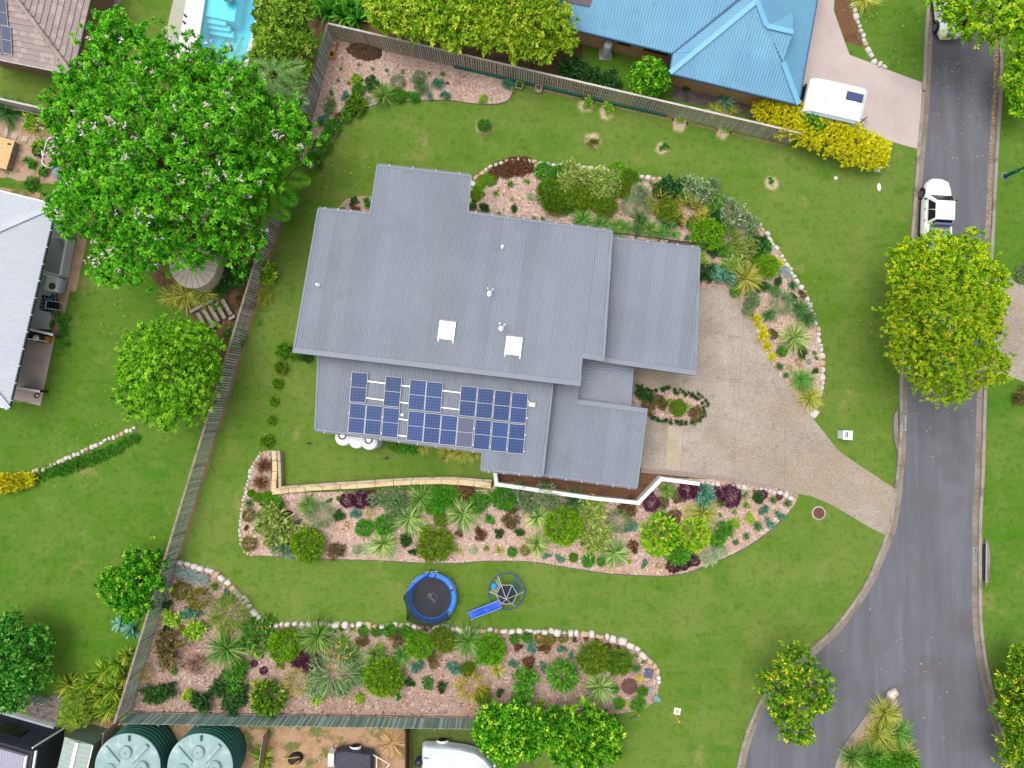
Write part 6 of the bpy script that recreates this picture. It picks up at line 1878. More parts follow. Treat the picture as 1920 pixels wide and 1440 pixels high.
def sample_lobes(lobes, K, depth=(.80, 1.03), zmin=-.3, lump=.13):
    lobes = np.asarray(lobes, float)             # cx cy cz rx ry rz
    w_ = lobes[:, 3] * lobes[:, 4]
    idx = rng.choice(len(lobes), K, p=w_ / w_.sum())
    d = nrmz(rng.normal(0, 1, (K, 3)))
    d[:, 2] = np.where(d[:, 2] < zmin, -d[:, 2], d[:, 2])
    lb = lobes[idx]
    f = 1 + lump * (np.sin(d[:, 0] * 7 + idx * 1.7) * np.sin(d[:, 1] * 6 + idx * 2.3) + .6 * np.sin(d[:, 2] * 9 + d[:, 0] * 5 + idx))
    rr = rng.uniform(depth[0], depth[1], K) * f
    p = lb[:, :3] + d * lb[:, 3:6] * rr[:, None]
    keep = np.ones(K, bool)
    for j in range(len(lobes)):
        q = (p - lobes[j, :3]) / lobes[j, 3:6]
        keep &= ~((np.linalg.norm(q, axis=1) < .70) & (idx != j))
    return p[keep], nrmz(d[keep] / lb[keep][:, 3:6])
def rosettes(c, nrm, per, L_, W_, spread=.5, up=.35, tvar=.16, ctint=None):
    """bunch of leaves round each centre, fanned out about the surface normal"""
    K = len(c)
    ct = np.clip(rng.normal(.48, .22, K), .02, .98) if ctint is None else ctint
    b = np.repeat(c, per, 0) + rng.normal(0, L_ * .18, (K * per, 3))
    n = np.repeat(nrm, per, 0)
    d = nrmz(rng.normal(0, 1, (K * per, 3)))
    d = d * spread + n * .35 + np.array([[0, 0, up]])
    t = np.repeat(ct, per) + rng.normal(0, tvar, K * per)
    return leaves(b, d, L_ * rng.uniform(.7, 1.25, K * per), W_ * rng.uniform(.75, 1.2, K * per), t)
def straps(n, W_, el=(25, 85), seg=4, lean=.55, tcol=None, lenv=(.7, 1.1), r0=.06, hgt=.75):
    """arching blades from a crown, unit radius"""
    az = rng.uniform(0, 2 * np.pi, n)
    e = np.radians(rng.uniform(el[0], el[1], n))
    ln = rng.uniform(lenv[0], lenv[1], n)
    dr = rng.uniform(.25, .8, n) * np.cos(e) + .12
    ca, sa = np.cos(az), np.sin(az)
    tw = rng.normal(0, .12, n)
    V = np.empty((n, seg + 1, 2, 3))
    for i in range(seg + 1):
        s = i / seg
        rad = r0 * rng.uniform(.2, 1, n) * (1 if i == 0 else 1) * .5 + ln * (np.cos(e) * s + lean * s * s * np.sin(e) * .8)
        z = ln * hgt * (np.sin(e) * s * 1.25 - dr * s * s * 1.1) + .02
        wd = W_ * (.55 + 1.2 * s * (1 - s)) * (1 - s ** 3 * .95)
        a2 = az + tw * s
        x, y = rad * np.cos(a2), rad * np.sin(a2)
        px_, py_ = -np.sin(a2) * wd / 2, np.cos(a2) * wd / 2
        V[:, i, 0] = np.stack([x + px_, y + py_, z], 1)
        V[:, i, 1] = np.stack([x - px_, y - py_, z + .0], 1)
    base = (np.arange(n) * (seg + 1) * 2)[:, None]
    F = []
    for i in range(seg):
        F.append(np.concatenate([base + 2 * i, base + 2 * i + 1, base + 2 * i + 3, base + 2 * i + 2], 1))
    F = np.concatenate(F, 0)
    t = np.where(rng.uniform(0, 1, n) < .5, rng.uniform(0, .35, n), rng.uniform(.55, 1, n)) if tcol is None else tcol(n)
    return V.reshape(-1, 3), F, np.tile(t, seg)

# ---- leaf colours
G = {
 'ball':    LM('leaf_ball', (62, 104, 12), (98, 150, 22), (140, 186, 46)),
 'balldk':  LM('leaf_ball_deep', (62, 92, 16), (92, 128, 26), (132, 160, 48)),
 'green':   LM('leaf_green', (40, 92, 24), (70, 134, 34), (112, 172, 60)),
 'bright':  LM('leaf_bright', (46, 102, 20), (74, 140, 30), (116, 178, 56)),
 'dark':    LM('leaf_dark', (24, 56, 24), (44, 86, 36), (84, 124, 62)),
 'teal':    LM('leaf_teal', (46, 96, 72), (84, 136, 110), (134, 178, 150)),
 'silver':  LM('leaf_silver', (112, 142, 136), (148, 176, 170), (192, 214, 208)),
 'grey':    LM('leaf_greygreen', (66, 94, 54), (100, 130, 80), (160, 182, 134)),
 'pale':    LM('leaf_palegrey', (120, 140, 100), (166, 182, 140), (208, 216, 184)),
 'olive':   LM('leaf_olive', (78, 82, 20), (116, 120, 34), (160, 158, 62)),
 'palel':   LM('leaf_paleyellow', (84, 112, 40), (134, 158, 70), (188, 198, 120)),
 'lime':    LM('leaf_lime', (92, 134, 24), (144, 182, 44), (196, 214, 84)),
 'yellow':  LM('leaf_yellow', (150, 150, 16), (206, 200, 34), (240, 228, 70)),
 'gold':    LM('leaf_gold', (100, 104, 26), (150, 146, 44), (200, 172, 76)),
 'bronze':  LM('leaf_bronze', (66, 46, 34), (104, 74, 52), (150, 112, 78)),
 'red':     LM('leaf_reddish', (64, 62, 34), (98, 92, 50), (146, 124, 78)),
 'purple':  LM('leaf_purple', (58, 20, 48), (88, 38, 68), (118, 62, 92)),
 'black':   LM('leaf_blackplum', (38, 22, 28), (62, 38, 44), (92, 62, 64)),
 'strap':   LM('blade_green', (48, 92, 28), (92, 142, 52), (150, 186, 98)),
 'strapd':  LM('blade_dark', (34, 74, 34), (62, 110, 50), (116, 158, 88)),
 'strapv':  LM('blade_variegated', (62, 104, 36), (128, 166, 70), (214, 222, 150)),
 'strapy':  LM('blade_golden', (92, 110, 28), (150, 164, 56), (216, 208, 110)),
 'ginger':  LM('blade_ginger', (56, 106, 18), (104, 152, 30), (200, 190, 80)),
 'dry':     LM('blade_dry', (150, 110, 60), (200, 160, 100), (230, 206, 160)),
 'tuft':    LM('blade_tuft', (56, 96, 28), (96, 140, 44), (150, 178, 84)),
 'orange':  LM('petal_orange', (220, 130, 20), (240, 170, 40), (250, 200, 80), hue=.01),
 'pink':    LM('petal_pink', (196, 110, 110), (226, 150, 150), (240, 200, 200), hue=.01),
 'pinkish': LM('petal_mauve', (210, 160, 180), (232, 196, 208), (248, 228, 232), hue=.01),
 'white':   LM('petal_white', (220, 220, 200), (240, 240, 226), (250, 250, 244), hue=.0),
 'blue':    LM('petal_blue', (60, 70, 170), (90, 100, 200), (130, 140, 220), hue=.01),
 'poin':    LM('leaf_bigtree', (32, 88, 12), (68, 142, 20), (110, 184, 34), (146, 206, 56)),
 'round':   LM('leaf_roundtree', (36, 96, 12), (74, 152, 20), (118, 192, 34), (158, 212, 60)),
 'street':  LM('leaf_streettree', (54, 100, 8), (100, 148, 16), (142, 174, 28), (190, 178, 46)),
 'streety': LM('leaf_yellowtree', (58, 108, 10), (106, 154, 16), (160, 190, 24), (222, 216, 36)),
 'toptree': LM('leaf_toptree', (56, 108, 10), (100, 154, 18), (148, 188, 32), (192, 198, 50)),
 'hedgey':  LM('leaf_goldhedge', (140, 156, 8), (208, 206, 16), (244, 232, 30), (255, 242, 84)),
 'hedge':   LM('leaf_hedge', (16, 62, 8), (46, 118, 14), (100, 172, 28), (196, 222, 60)),
 'corner':  LM('leaf_cornertree', (34, 78, 12), (60, 112, 20), (86, 140, 28), (116, 162, 38), (230, 218, 40)),
 'citrusg': LM('leaf_citrus', (34, 78, 12), (66, 116, 20), (104, 148, 34), (170, 188, 64)),
 'golden':  LM('leaf_goldentree', (64, 112, 14), (112, 158, 26), (156, 186, 44), (198, 200, 76)),
 'backol':  LM('leaf_backhedge', (52, 92, 18), (94, 138, 32), (142, 174, 54), (182, 190, 78)),
 'bushd':   LM('leaf_darkbush', (20, 62, 18), (40, 104, 28), (84, 154, 48), (140, 196, 80)),
 'sap':     LM('leaf_sapling', (60, 116, 24), (110, 166, 40), (190, 206, 80)),
 'fern':    LM('frond_fern', (58, 122, 22), (96, 164, 36), (138, 198, 62)),
 'palm':    LM('frond_palm', (60, 100, 48), (104, 146, 84), (162, 190, 126)),
 'mondo':   LM('blade_mondo', (20, 46, 18), (34, 70, 26), (60, 100, 40)),
}
# ---- unit plants (radius 1, standing on z=0)
def u_ball(K=520, per=4, L_=.15, W_=.055, h=.85, lumps=5, zmin=-.25, fill=True, lump=.10, spread=.5):
    def f():
        lb = [(0, 0, h * .55, .84, .84, h * .5)]
        for i in range(lumps):
            a = 2 * math.pi * i / lumps + rng.uniform(0, .8)
            lb.append((.42 * math.cos(a), .42 * math.sin(a), h * rng.uniform(.35, .62), .5, .5, h * .4))
        p, n = sample_lobes(lb, K, (.82, 1.05), zmin, lump)
        parts = [rosettes(p, n, per, L_, W_, spread)]
        if fill:
            p, n = sample_lobes(lb, K // 3, (.45, .75), zmin, lump)
            parts.append(rosettes(p, n, per, L_ * 1.3, W_ * 1.5, spread))
        return join(parts)
    return f
def u_loose(K=260, per=5, L_=.22, W_=.06, h=.9, nl=9, rl=.36, spread=.55, up=.3):
    def f():
        lb = []
        for i in range(nl):
            a = rng.uniform(0, 2 * math.pi); r_ = math.sqrt(rng.uniform(0, 1)) * .68
            lb.append((r_ * math.cos(a), r_ * math.sin(a), h * (1 - .55 * r_) * rng.uniform(.45, .85), rl, rl, rl * h * .7))
        p, n = sample_lobes(lb, K, (.3, 1.15), -.5, .25)
        return rosettes(p, n, per, L_, W_, spread, up)
    return f
def u_feather(n=420, h=.95, L_=.42, W_=.022):
    """fine upswept sprays"""
    def f():
        a = rng.uniform(0, 2 * np.pi, n); r_ = np.sqrt(rng.uniform(0, 1, n)) * .62
        b = np.stack([r_ * np.cos(a), r_ * np.sin(a), h * (1 - .6 * r_) * rng.uniform(.25, .95, n)], 1)
        d = np.stack([np.cos(a), np.sin(a), rng.uniform(.0, 1.0, n)], 1) + rng.normal(0, .55, (n, 3))
        return leaves(b, d, L_ * rng.uniform(.6, 1.2, n), W_ * rng.uniform(.8, 1.6, n), rng.normal(.5, .22, n), .12)
    return f
def u_mat(K=420, per=5, L_=.16, W_=.07, h=.28):
    def f():
        a = rng.uniform(0, 2 * np.pi, K); r_ = np.sqrt(rng.uniform(0, 1, K)) * (.9 + .12 * np.sin(a * 5 + 1))
        p = np.stack([r_ * np.cos(a), r_ * np.sin(a), h * (1 - r_ ** 2 * .8) * rng.uniform(.5, 1, K)], 1)
        n = nrmz(np.stack([r_ * np.cos(a) * .6, r_ * np.sin(a) * .6, np.ones(K)], 1))
        return rosettes(p, n, per, L_, W_, .6, .4)
    return f
def u_strap(n=95, W_=.075, **kw): return lambda: straps(n, W_, **kw)
def u_twig(n=260):
    def f():
        a = rng.uniform(0, 2 * np.pi, n); r_ = rng.uniform(0, .5, n)
        b = np.stack([r_ * np.cos(a), r_ * np.sin(a), rng.uniform(.05, .5, n)], 1)
        d = np.stack([np.cos(a), np.sin(a), rng.uniform(.1, .9, n)], 1) + rng.normal(0, .6, (n, 3))
        return leaves(b, d, rng.uniform(.3, .6, n), .025, rng.uniform(0, 1, n), .05)
    return f
TYPES = {   # name: (builder, leaf material, height factor, object name, description, category)
 'ball':   (u_ball(1000, 4, .17, .06), 'ball', .85, 'ball_shrub', 'bright green fine-leaved ball shrub', 'shrub'),
 'balldk': (u_ball(900, 4, .18, .06, lump=.16), 'balldk', .85, 'ball_shrub', 'olive green soft ball shrub', 'shrub'),
 'bball':  (u_ball(480, 4, .2, .09), 'bright', .8, 'leafy_shrub', 'vivid green leafy shrub', 'shrub'),
 'green':  (u_loose(300, 5, .22, .10), 'green', .8, 'leafy_shrub', 'mid green leafy shrub', 'shrub'),
 'gball':  (u_ball(300, 4, .26, .12, lumps=4), 'green', .8, 'small_shrub', 'small rounded green shrub', 'shrub'),
 'dark':   (u_loose(260, 5, .24, .11), 'dark', .85, 'dark_shrub', 'dark green shrub', 'shrub'),
 'dtuft':  (u_strap(120, .055, el=(25, 88), lean=.4), 'strapd', .8, 'grass_tuft', 'dark green grassy tuft', 'grass tuft'),
 'teal':   (u_loose(150, 5, .32, .13, nl=6), 'teal', .7, 'teal_shrub', 'blue-green leafy small shrub', 'shrub'),
 'silver': (u_ball(420, 4, .17, .06, h=.7, lump=.06), 'silver', .65, 'silver_mound', 'silvery blue mounded plant', 'shrub'),
 'grey':   (u_loose(320, 5, .26, .05), 'grey', .8, 'grey_green_shrub', 'grey-green loose shrub', 'shrub'),
 'greyf':  (u_feather(520), 'grey', .9, 'feathery_shrub', 'feathery grey-green shrub', 'shrub'),
 'pale':   (u_loose(280, 5, .24, .07, h=.7), 'pale', .6, 'pale_shrub', 'pale whitish-green low shrub', 'shrub'),
 'palel':  (u_loose(380, 5, .24, .075), 'palel', .85, 'pale_green_shrub', 'loose yellow-green shrub', 'shrub'),
 'olive':  (u_ball(300, 4, .22, .07, lump=.2), 'olive', .75, 'olive_shrub', 'small olive-brown shrub', 'shrub'),
 'olivef': (u_feather(520, L_=.46), 'balldk', .9, 'feathery_shrub', 'big feathery olive shrub', 'shrub'),
 'lime':   (u_loose(140, 5, .34, .13, nl=6), 'lime', .75, 'lime_shrub', 'small lime green shrub', 'shrub'),
 'yellow': (u_ball(120, 5, .34, .17, h=.6), 'yellow', .55, 'yellow_plant', 'small bright yellow plant', 'shrub'),
 'gold':   (u_feather(300, L_=.5), 'gold', .8, 'golden_shrub', 'golden-tipped wispy shrub', 'shrub'),
 'bronze': (u_loose(200, 5, .26, .09, nl=7), 'bronze', .75, 'bronze_shrub', 'bronze-brown leafy shrub', 'shrub'),
 'bgrass': (u_strap(200, .05, el=(20, 88), lean=.4), 'bronze', .8, 'bronze_grass', 'bronze tufted grass', 'grass tuft'),
 'bmat':   (u_mat(420), 'bronze', .3, 'bronze_groundcover', 'dark bronze spreading groundcover', 'groundcover'),
 'gmat':   (u_mat(420, 5, .15, .07, .4), 'ball', .4, 'green_groundcover', 'mossy green spreading mound', 'groundcover'),
 'red':    (u_loose(220, 5, .24, .08), 'red', .75, 'reddish_shrub', 'reddish-green open shrub', 'shrub'),
 'purple': (u_ball(520, 4, .15, .07, h=.7, lump=.14), 'purple', .7, 'purple_shrub', 'deep purple mounded shrub', 'shrub'),
 'black':  (u_ball(420, 4, .18, .07, h=.7), 'black', .75, 'plum_shrub', 'near-black plum shrub', 'shrub'),
 'strap':  (u_strap(250, .038), 'strap', .8, 'strappy_plant', 'large green strappy plant', 'strappy plant'),
 'strapd': (u_strap(250, .038), 'strapd', .8, 'strappy_plant', 'dark green strappy plant', 'strappy plant'),
 'strapv': (u_strap(250, .038), 'strapv', .8, 'variegated_strappy_plant', 'cream-striped strappy plant', 'strappy plant'),
 'strapy': (u_strap(250, .038), 'strapy', .8, 'golden_strappy_plant', 'golden green strappy plant', 'strappy plant'),
 'sstrap': (u_strap(90, .09), 'strap', .75, 'small_strappy_plant', 'small green strappy clump', 'strappy plant'),
 'tuft':   (u_strap(70, .08, el=(30, 88), lean=.35), 'tuft', .85, 'grass_tuft', 'small green grassy tuft', 'grass tuft'),
 'gtuft':  (u_strap(60, .07, el=(25, 88), lean=.4), 'strapy', .8, 'golden_tuft', 'golden grassy tuft', 'grass tuft'),
 'tiny':   (u_loose(50, 5, .5, .2, nl=4), 'green', .7, 'small_plant', 'tiny green plant', 'plant'),
 'tinyd':  (u_loose(60, 5, .45, .18, nl=4), 'dark', .7, 'small_plant', 'tiny dark green plant', 'plant'),
 'tinyo':  (u_loose(60, 5, .42, .15, nl=4), 'olive', .7, 'small_plant', 'tiny olive plant', 'plant'),
 'tinyb':  (u_loose(60, 5, .42, .16, nl=4), 'bronze', .7, 'small_plant', 'tiny bronze plant', 'plant'),
 'brown':  (u_mat(320, 5, .16, .08, .45), 'red', .45, 'brown_mound', 'brown-centred green mound', 'groundcover'),
 'twig':   (u_twig(), 'bronze', .6, 'twiggy_bush', 'bare brown twiggy bush', 'shrub'),
 'weep':   (u_feather(620, L_=.4, W_=.05), 'green', .9, 'weeping_shrub', 'dense weeping green shrub', 'shrub'),
 'sap':    (u_loose(70, 5, .5, .2, nl=5), 'sap', .9, 'sapling', 'young leafy sapling', 'sapling'),
 'citrus': (u_ball(300, 5, .26, .12, lump=.2), 'citrusg', .9, 'citrus_bush', 'small glossy citrus bush', 'shrub'),
 'pmix':   (u_ball(300, 5, .24, .11, lump=.16), 'golden', .9, 'leafy_shrub', 'rounded pale-tipped green shrub', 'shrub'),
 'mondo':  (u_strap(34, .12, el=(20, 85), lean=.3), 'mondo', .6, 'mondo_tuft', 'dark mondo grass tuft', 'grass tuft'),
 'agave':  (u_strap(26, .28, el=(15, 75), lean=.2, lenv=(.85, 1.05)), 'teal', .5, 'agave', 'pale blue-green agave rosette', 'agave'),
 'arch':   (u_strap(190, .05, el=(20, 80), lean=.7), 'strapy', .7, 'arching_grass', 'big arching grass clump', 'grass'),
 'ginger': (u_strap(100, .095, el=(25, 82), lean=.5, lenv=(.6, 1.15)), 'ginger', .9, 'ginger_clump', 'yellowing broad-leaved ginger clump', 'plant'),
 'gingerg':(u_strap(40, .19, el=(25, 80), lean=.5, lenv=(.6, 1.15)), 'bright', .9, 'broadleaf_clump', 'bright broad-leaved clump', 'plant'),
 'dry':    (u_strap(200, .03, el=(5, 70), lean=.6), 'dry', .5, 'dry_grass', 'straw-coloured dry grass clump', 'grass'),
 'low':    (u_mat(160, 4, .3, .1, .3), 'green', .3, 'low_groundcover', 'low green groundcover patch', 'groundcover'),
}
NVAR = {'ball': 3, 'strap': 3, 'strapv': 3, 'purple': 3}
_U = {}
def unit(ty):
    if ty not in _U:
        bld, mt = TYPES[ty][:2]
        _U[ty] = []
        for i in range(NVAR.get(ty, 2)):
            V, F, T = bld()
            _U[ty].append(np_mesh(TYPES[ty][3], V, F, G[mt], T))
    return random.choice(_U[ty])
PLANTS = []
def plant(ty, px, py, r, bed, label=None, z=0.0, group=None, h=None):
    hf = TYPES[ty][2] if h is None else h
    rm = r * M_ * (1.36 if 'strap' in ty or 'tuft' in ty else 1.2 if 'ball' in ty or ty in ('purple', 'black', 'silver') else 1.3)
    q = P(px, py, z + rm * hf * .5)
    o = link(TYPES[ty][3], unit(ty), None, loc=(q.x, q.y, z), rot=(0, 0, random.uniform(0, 6.28)), scale=(rm * random.uniform(.94, 1.06), rm * random.uniform(.94, 1.06), rm * hf / TYPES[ty][2] * random.uniform(.92, 1.1)))
    PLANTS.append([o, ty, bed, px, py, label, group, r])
    return o
BEDN = {'A': 'corner bed', 'B': 'curved bed', 'C': 'driveway island bed', 'D': 'long middle bed', 'E': 'lower bed'}
EXTRA_B = '''green 1060 352 14;palel 1150 350 18;balldk 1165 355 16;grey 1215 385 14;green 1275 365 16;dark 1270 410 12;palel 1262 405 14;bball 1300 420 12;dark 1345 410 16;green 1350 425 14;grey 1410 440 16
green 1430 465 14;dark 1390 480 12;bball 1420 490 12;palel 1360 505 12;green 1380 545 10;dark 1480 560 10;green 1455 545 9;grey 1240 362 14;balldk 1115 375 16;green 1145 365 10;dark 1340 470 10;balldk 1300 375 14'''
DATA = {
'E': '''silver 340 1072 10;silver 361 1080 11;silver 381 1087 10;tuft 400 1100 12;olive 340 1107 14;olive 374 1122 17;tinyd 313 1130 8;lime 323 1154 15;teal 358 1151 13;lime 367 1178 17
tinyo 344 1178 7;tinyd 307 1180 9;olivef 428 1151 36;strap 420 1220 33;red 320 1218 27;twig 369 1244 23;gold 271 1262 16;tiny 324 1259 7;dark 284 1304 17;dark 317 1290 14;lime 354 1304 10
dark 382 1311 18;dark 409 1291 17;green 438 1273 20;green 447 1253 18;dark 436 1322 15;dark 450 1307 17;purple 477 1244 6;purple 494 1257 7;gtuft 478 1280 10;citrus 504 1307 25;ball 535 1209 27
purple 560 1233 16;purple 584 1244 18;tinyo 525 1249 7;gold 558 1276 24;strap 593 1196 32;strap 655 1229 21;strap 676 1264 21;strap 704 1231 20;strap 753 1231 19;ball 720 1269 31
tiny 624 1180 6;tiny 642 1180 5;tuft 660 1180 7;gball 681 1182 9;gball 706 1183 9;gball 732 1182 11;gball 761 1183 11;red 678 1200 11;red 742 1197 14;lime 713 1208 5;ball 787 1209 22
balldk 830 1199 22;strap 878 1204 28;ball 920 1216 25;red 812 1237 12;teal 783 1249 10;teal 851 1251 11;balldk 877 1254 12;sstrap 900 1238 13;gtuft 932 1259 16;tinyd 768 1279 7;tinyd 829 1288 8
green 802 1280 10;tiny 748 1306 5;lime 676 1309 8;gold 884 1288 27;gball 964 1196 9;gball 988 1194 9;olive 1012 1196 9;olive 1033 1197 8;olive 1056 1196 8;tinyb 1077 1198 5;tinyb 1099 1197 5
tinyb 1117 1200 4;tinyb 1157 1212 4;bronze 971 1214 8;bronze 1021 1217 10;bronze 990 1242 11;teal 996 1213 9;teal 1053 1218 7;teal 1017 1250 7;teal 962 1244 7;teal 1072 1227 5;balldk 1113 1233 27
balldk 1160 1240 23;weep 1055 1267 28;strapv 1125 1293 25;green 978 1282 27;tinyd 939 1300 7;lime 1016 1316 7;dtuft 1193 1254 10;tiny 1208 1240 4;tiny 1192 1231 4;yellow 1199 1272 4;gball 1204 1296 9
bball 1160 1319 10;bball 1196 1321 12;gball 1152 1291 7;yellow 1174 1319 3;dtuft 935 1217 12;green 640 1290 12;lime 592 1307 11;strap 640 1205 16;red 1140 1212 6;balldk 905 1305 14''',
'D': '''bgrass 493 873 17;bgrass 488 906 16;ball 471 925 7;ball 485 933 8;ball 500 931 9;bball 513 947 16;dtuft 466 944 10;olive 467 966 10;olive 491 971 7;tinyb 493 948 5;tinyb 462 991 5;purple 540 965 8
palel 520 985 31;grey 531 1027 20;silver 541 1034 12;ball 578 1020 28;olive 468 1019 12;gtuft 502 1018 14;strap 576 948 20;greyf 600 965 25;dark 635 964 10;teal 560 979 5;purple 652 937 14;purple 674 936 15;purple 695 934 15
tiny 616 937 5;tiny 632 935 4;teal 667 963 8;gold 693 961 8;gold 650 983 5;bball 683 990 15;bball 722 983 17;grey 725 935 24;grey 748 945 24;strapv 717 1021 26;strapv 766 974 28;strap 788 936 27
pale 670 1031 9;pale 692 1030 11;red 631 1034 14;dark 760 1009 11;tinyd 775 1035 6;bball 826 936 20;bball 847 931 16;strapv 867 966 30;bronze 872 922 15;bball 897 942 17;sstrap 918 932 11;bball 944 933 20
grey 985 932 24;grey 1030 935 25;strapd 1079 940 22;ball 1056 986 31;strapv 1008 971 23;strapv 1008 1022 22;palel 1113 962 24;palel 1119 1010 24;balldk 826 973 12;lime 795 993 9;balldk 816 1020 29;gtuft 859 1031 10
pale 887 1031 7;tuft 912 1028 7;gtuft 937 1031 10;gball 960 1035 8;olive 984 1032 8;bronze 897 1003 11;dark 934 999 8;dark 973 999 7;red 957 975 14;red 964 953 10;tiny 920 970 9;teal 1025 1043 6;teal 1050 1046 7
balldk 1075 1045 8;gball 1103 1050 11;gball 1127 1053 8;black 1095 1020 4;bronze 860 1000 7;strapv 1154 1038 24;bronze 1179 951 17;greyf 1162 977 24;teal 1182 987 10;bronze 1190 1024 10;teal 1207 1056 6;gold 1235 1060 6
lime 1182 1053 4;purple 1220 942 15;purple 1290 919 17;purple 1308 920 13;purple 1340 922 10;purple 1368 931 19;purple 1431 927 8;purple 1461 931 6;strap 1252 919 16;brown 1243 943 10;brown 1273 930 12;brown 1265 967 11
teal 1320 931 17;tuft 1352 941 13;tuft 1397 928 10;tuft 1400 947 9;dark 1418 932 10;dtuft 1450 938 9;dtuft 1477 944 9;teal 1431 956 8;teal 1463 965 8;teal 1444 980 8;dtuft 1421 987 11;dtuft 1400 1006 8;dtuft 1380 1017 7
lime 1404 971 8;lime 1378 980 9;tuft 1378 959 7;tiny 1351 966 3;tiny 1358 1026 4;strapy 1320 964 25;sstrap 1239 967 14;gtuft 1288 958 9;pmix 1235 1002 28;pmix 1300 1002 25;bball 1269 1032 22;strapd 1271 996 12;green 1348 998 21
black 1262 1061 12;black 1281 1058 11;black 1302 1051 10;pale 1328 1042 16;pale 1345 1036 14;bball 812 950 14;strapv 700 970 1''',
'B': '''bmat 927 322 12;bmat 943 317 15;bmat 961 314 16;bmat 979 311 16;bmat 991 314 10;gmat 893 361 13;gmat 897 347 10;gmat 919 336 11;gmat 907 338 9;gball 887 386 6;tinyd 888 378 3;dark 910 389 8;dark 965 392 6
tuft 957 344 9;tuft 987 339 8;tuft 930 362 8;gtuft 960 372 6;pale 996 368 7;tuft 935 400 5;gball 1019 321 14;gball 1046 327 14;balldk 1030 362 22;balldk 1040 382 20;palel 1074 328 21;palel 1068 341 20;palel 1104 342 26;palel 1130 342 24
balldk 1087 369 24;balldk 1135 388 18;strap 1093 410 21;strap 1126 419 17;strap 1155 424 16;dtuft 1002 410 6;dtuft 1018 411 6;tiny 1065 396 10;gmat 1160 328 20;balldk 1180 332 14;tuft 1200 337 7;tuft 1211 335 5;tuft 1221 343 6
grey 1204 361 19;greyf 1181 385 18;dark 1253 349 22;gold 1236 378 24;balldk 1250 392 20;gold 1289 394 27;grey 1302 352 26;grey 1322 372 22;bball 1343 383 17;grey 1375 396 28;grey 1398 420 22;ball 1325 441 27;olivef 1363 448 27
palel 1397 459 22;dark 1417 455 18;palel 1377 491 20;strapy 1401 520 29;ball 1439 500 20;strapd 1201 410 15;strap 1157 428 12;strap 1173 426 14;strapd 1195 430 13;strap 1220 430 17;strap 1244 434 15;strapd 1253 419 14
sstrap 1267 439 10;strapy 1320 403 16;dtuft 1289 446 8;lime 1319 484 9;dark 1323 515 16;teal 1356 522 18;grey 1406 568 19;dtuft 1443 590 16;greyf 1466 566 23;yellow 1415 597 6;yellow 1421 610 5;yellow 1431 615 5
yellow 1431 629 8;yellow 1438 649 7;yellow 1447 669 6;yellow 1424 597 4;silver 1460 508 7;silver 1471 505 7;silver 1477 516 6;yellow 1461 493 6;dtuft 1487 534 11;dark 1458 526 7;dtuft 1441 538 11;bronze 1503 553 8;strapd 1501 579 18
strapd 1516 598 16;strapv 1492 633 28;gball 1466 659 9;dark 1505 661 9;gold 1497 678 7;gold 1480 689 6;dtuft 1463 687 9;dtuft 1474 704 7;silver 1516 678 5;tiny 1527 660 4;tiny 1530 673 4;tinyd 1529 696 5;strap 1505 713 21
strapy 1522 747 22;red 1449 626 9;tiny 1352 500 8;lime 1420 470 10;dark 1428 540 9;green 1360 470 14;grey 1340 345 14;bronze 1290 344 7;strapd 1338 500 10''',
'A': '''tuft 639 128 5;tuft 673 121 5;tuft 698 128 5;tuft 725 131 5;tuft 755 134 6;tuft 805 137 4;tuft 830 138 7;dtuft 675 150 6;tuft 634 150 4;tuft 654 155 5;greyf 745 153 14;greyf 786 143 12;grey 788 159 16;teal 821 157 9;teal 835 179 8
teal 952 158 9;teal 808 182 6;dark 701 157 13;strap 718 176 24;bball 747 179 12;green 763 180 9;gball 778 183 9;lime 670 150 9;bball 672 168 11;citrus 667 197 16;green 649 214 13;brown 637 222 11;bball 624 239 14;green 614 255 13;green 605 275 14
green 593 291 13;silver 582 306 10;grey 620 199 13;teal 606 225 9;teal 646 179 7;lime 906 187 7;tiny 623 173 5;pale 690 189 8;tinyb 757 157 3;tinyb 840 156 3;tiny 600 300 12''',
'C': '''balldk 1270 765 14;red 1235 757 15;red 1305 775 13;lime 1255 750 4;lime 1292 762 4;lime 1280 775 3;dark 1200 736 12;dark 1218 745 8;red 1215 765 12;lime 1240 752 4''',
}
DATA['B'] += ';' + EXTRA_B
for bed, txt in DATA.items():
    for it in txt.replace('\n', ';').split(';'):
        a = it.split()
        if len(a) == 4 and float(a[3]) > 1.5:
            plant(a[0], float(a[1]), float(a[2]), float(a[3]), bed)
# mondo border of the driveway island
ring = [P(*p) for p in smooth_px([(1212, 731), (1240, 730), (1262, 733), (1293, 738), (1315, 748), (1323, 760), (1318, 778), (1305, 791), (1277, 792), (1245, 787), (1214, 779)], False, 6)]
for p in resample(ring, .26):
    for _ in range(2):
        q = p + Vector((random.uniform(-.16, .16), random.uniform(-.16, .16), 0))
        x, y = project(q)
        plant('mondo', x, y, random.uniform(4, 6.2), 'C', 'dark mondo grass tuft edging the driveway island', .026, 'mondo border tufts')
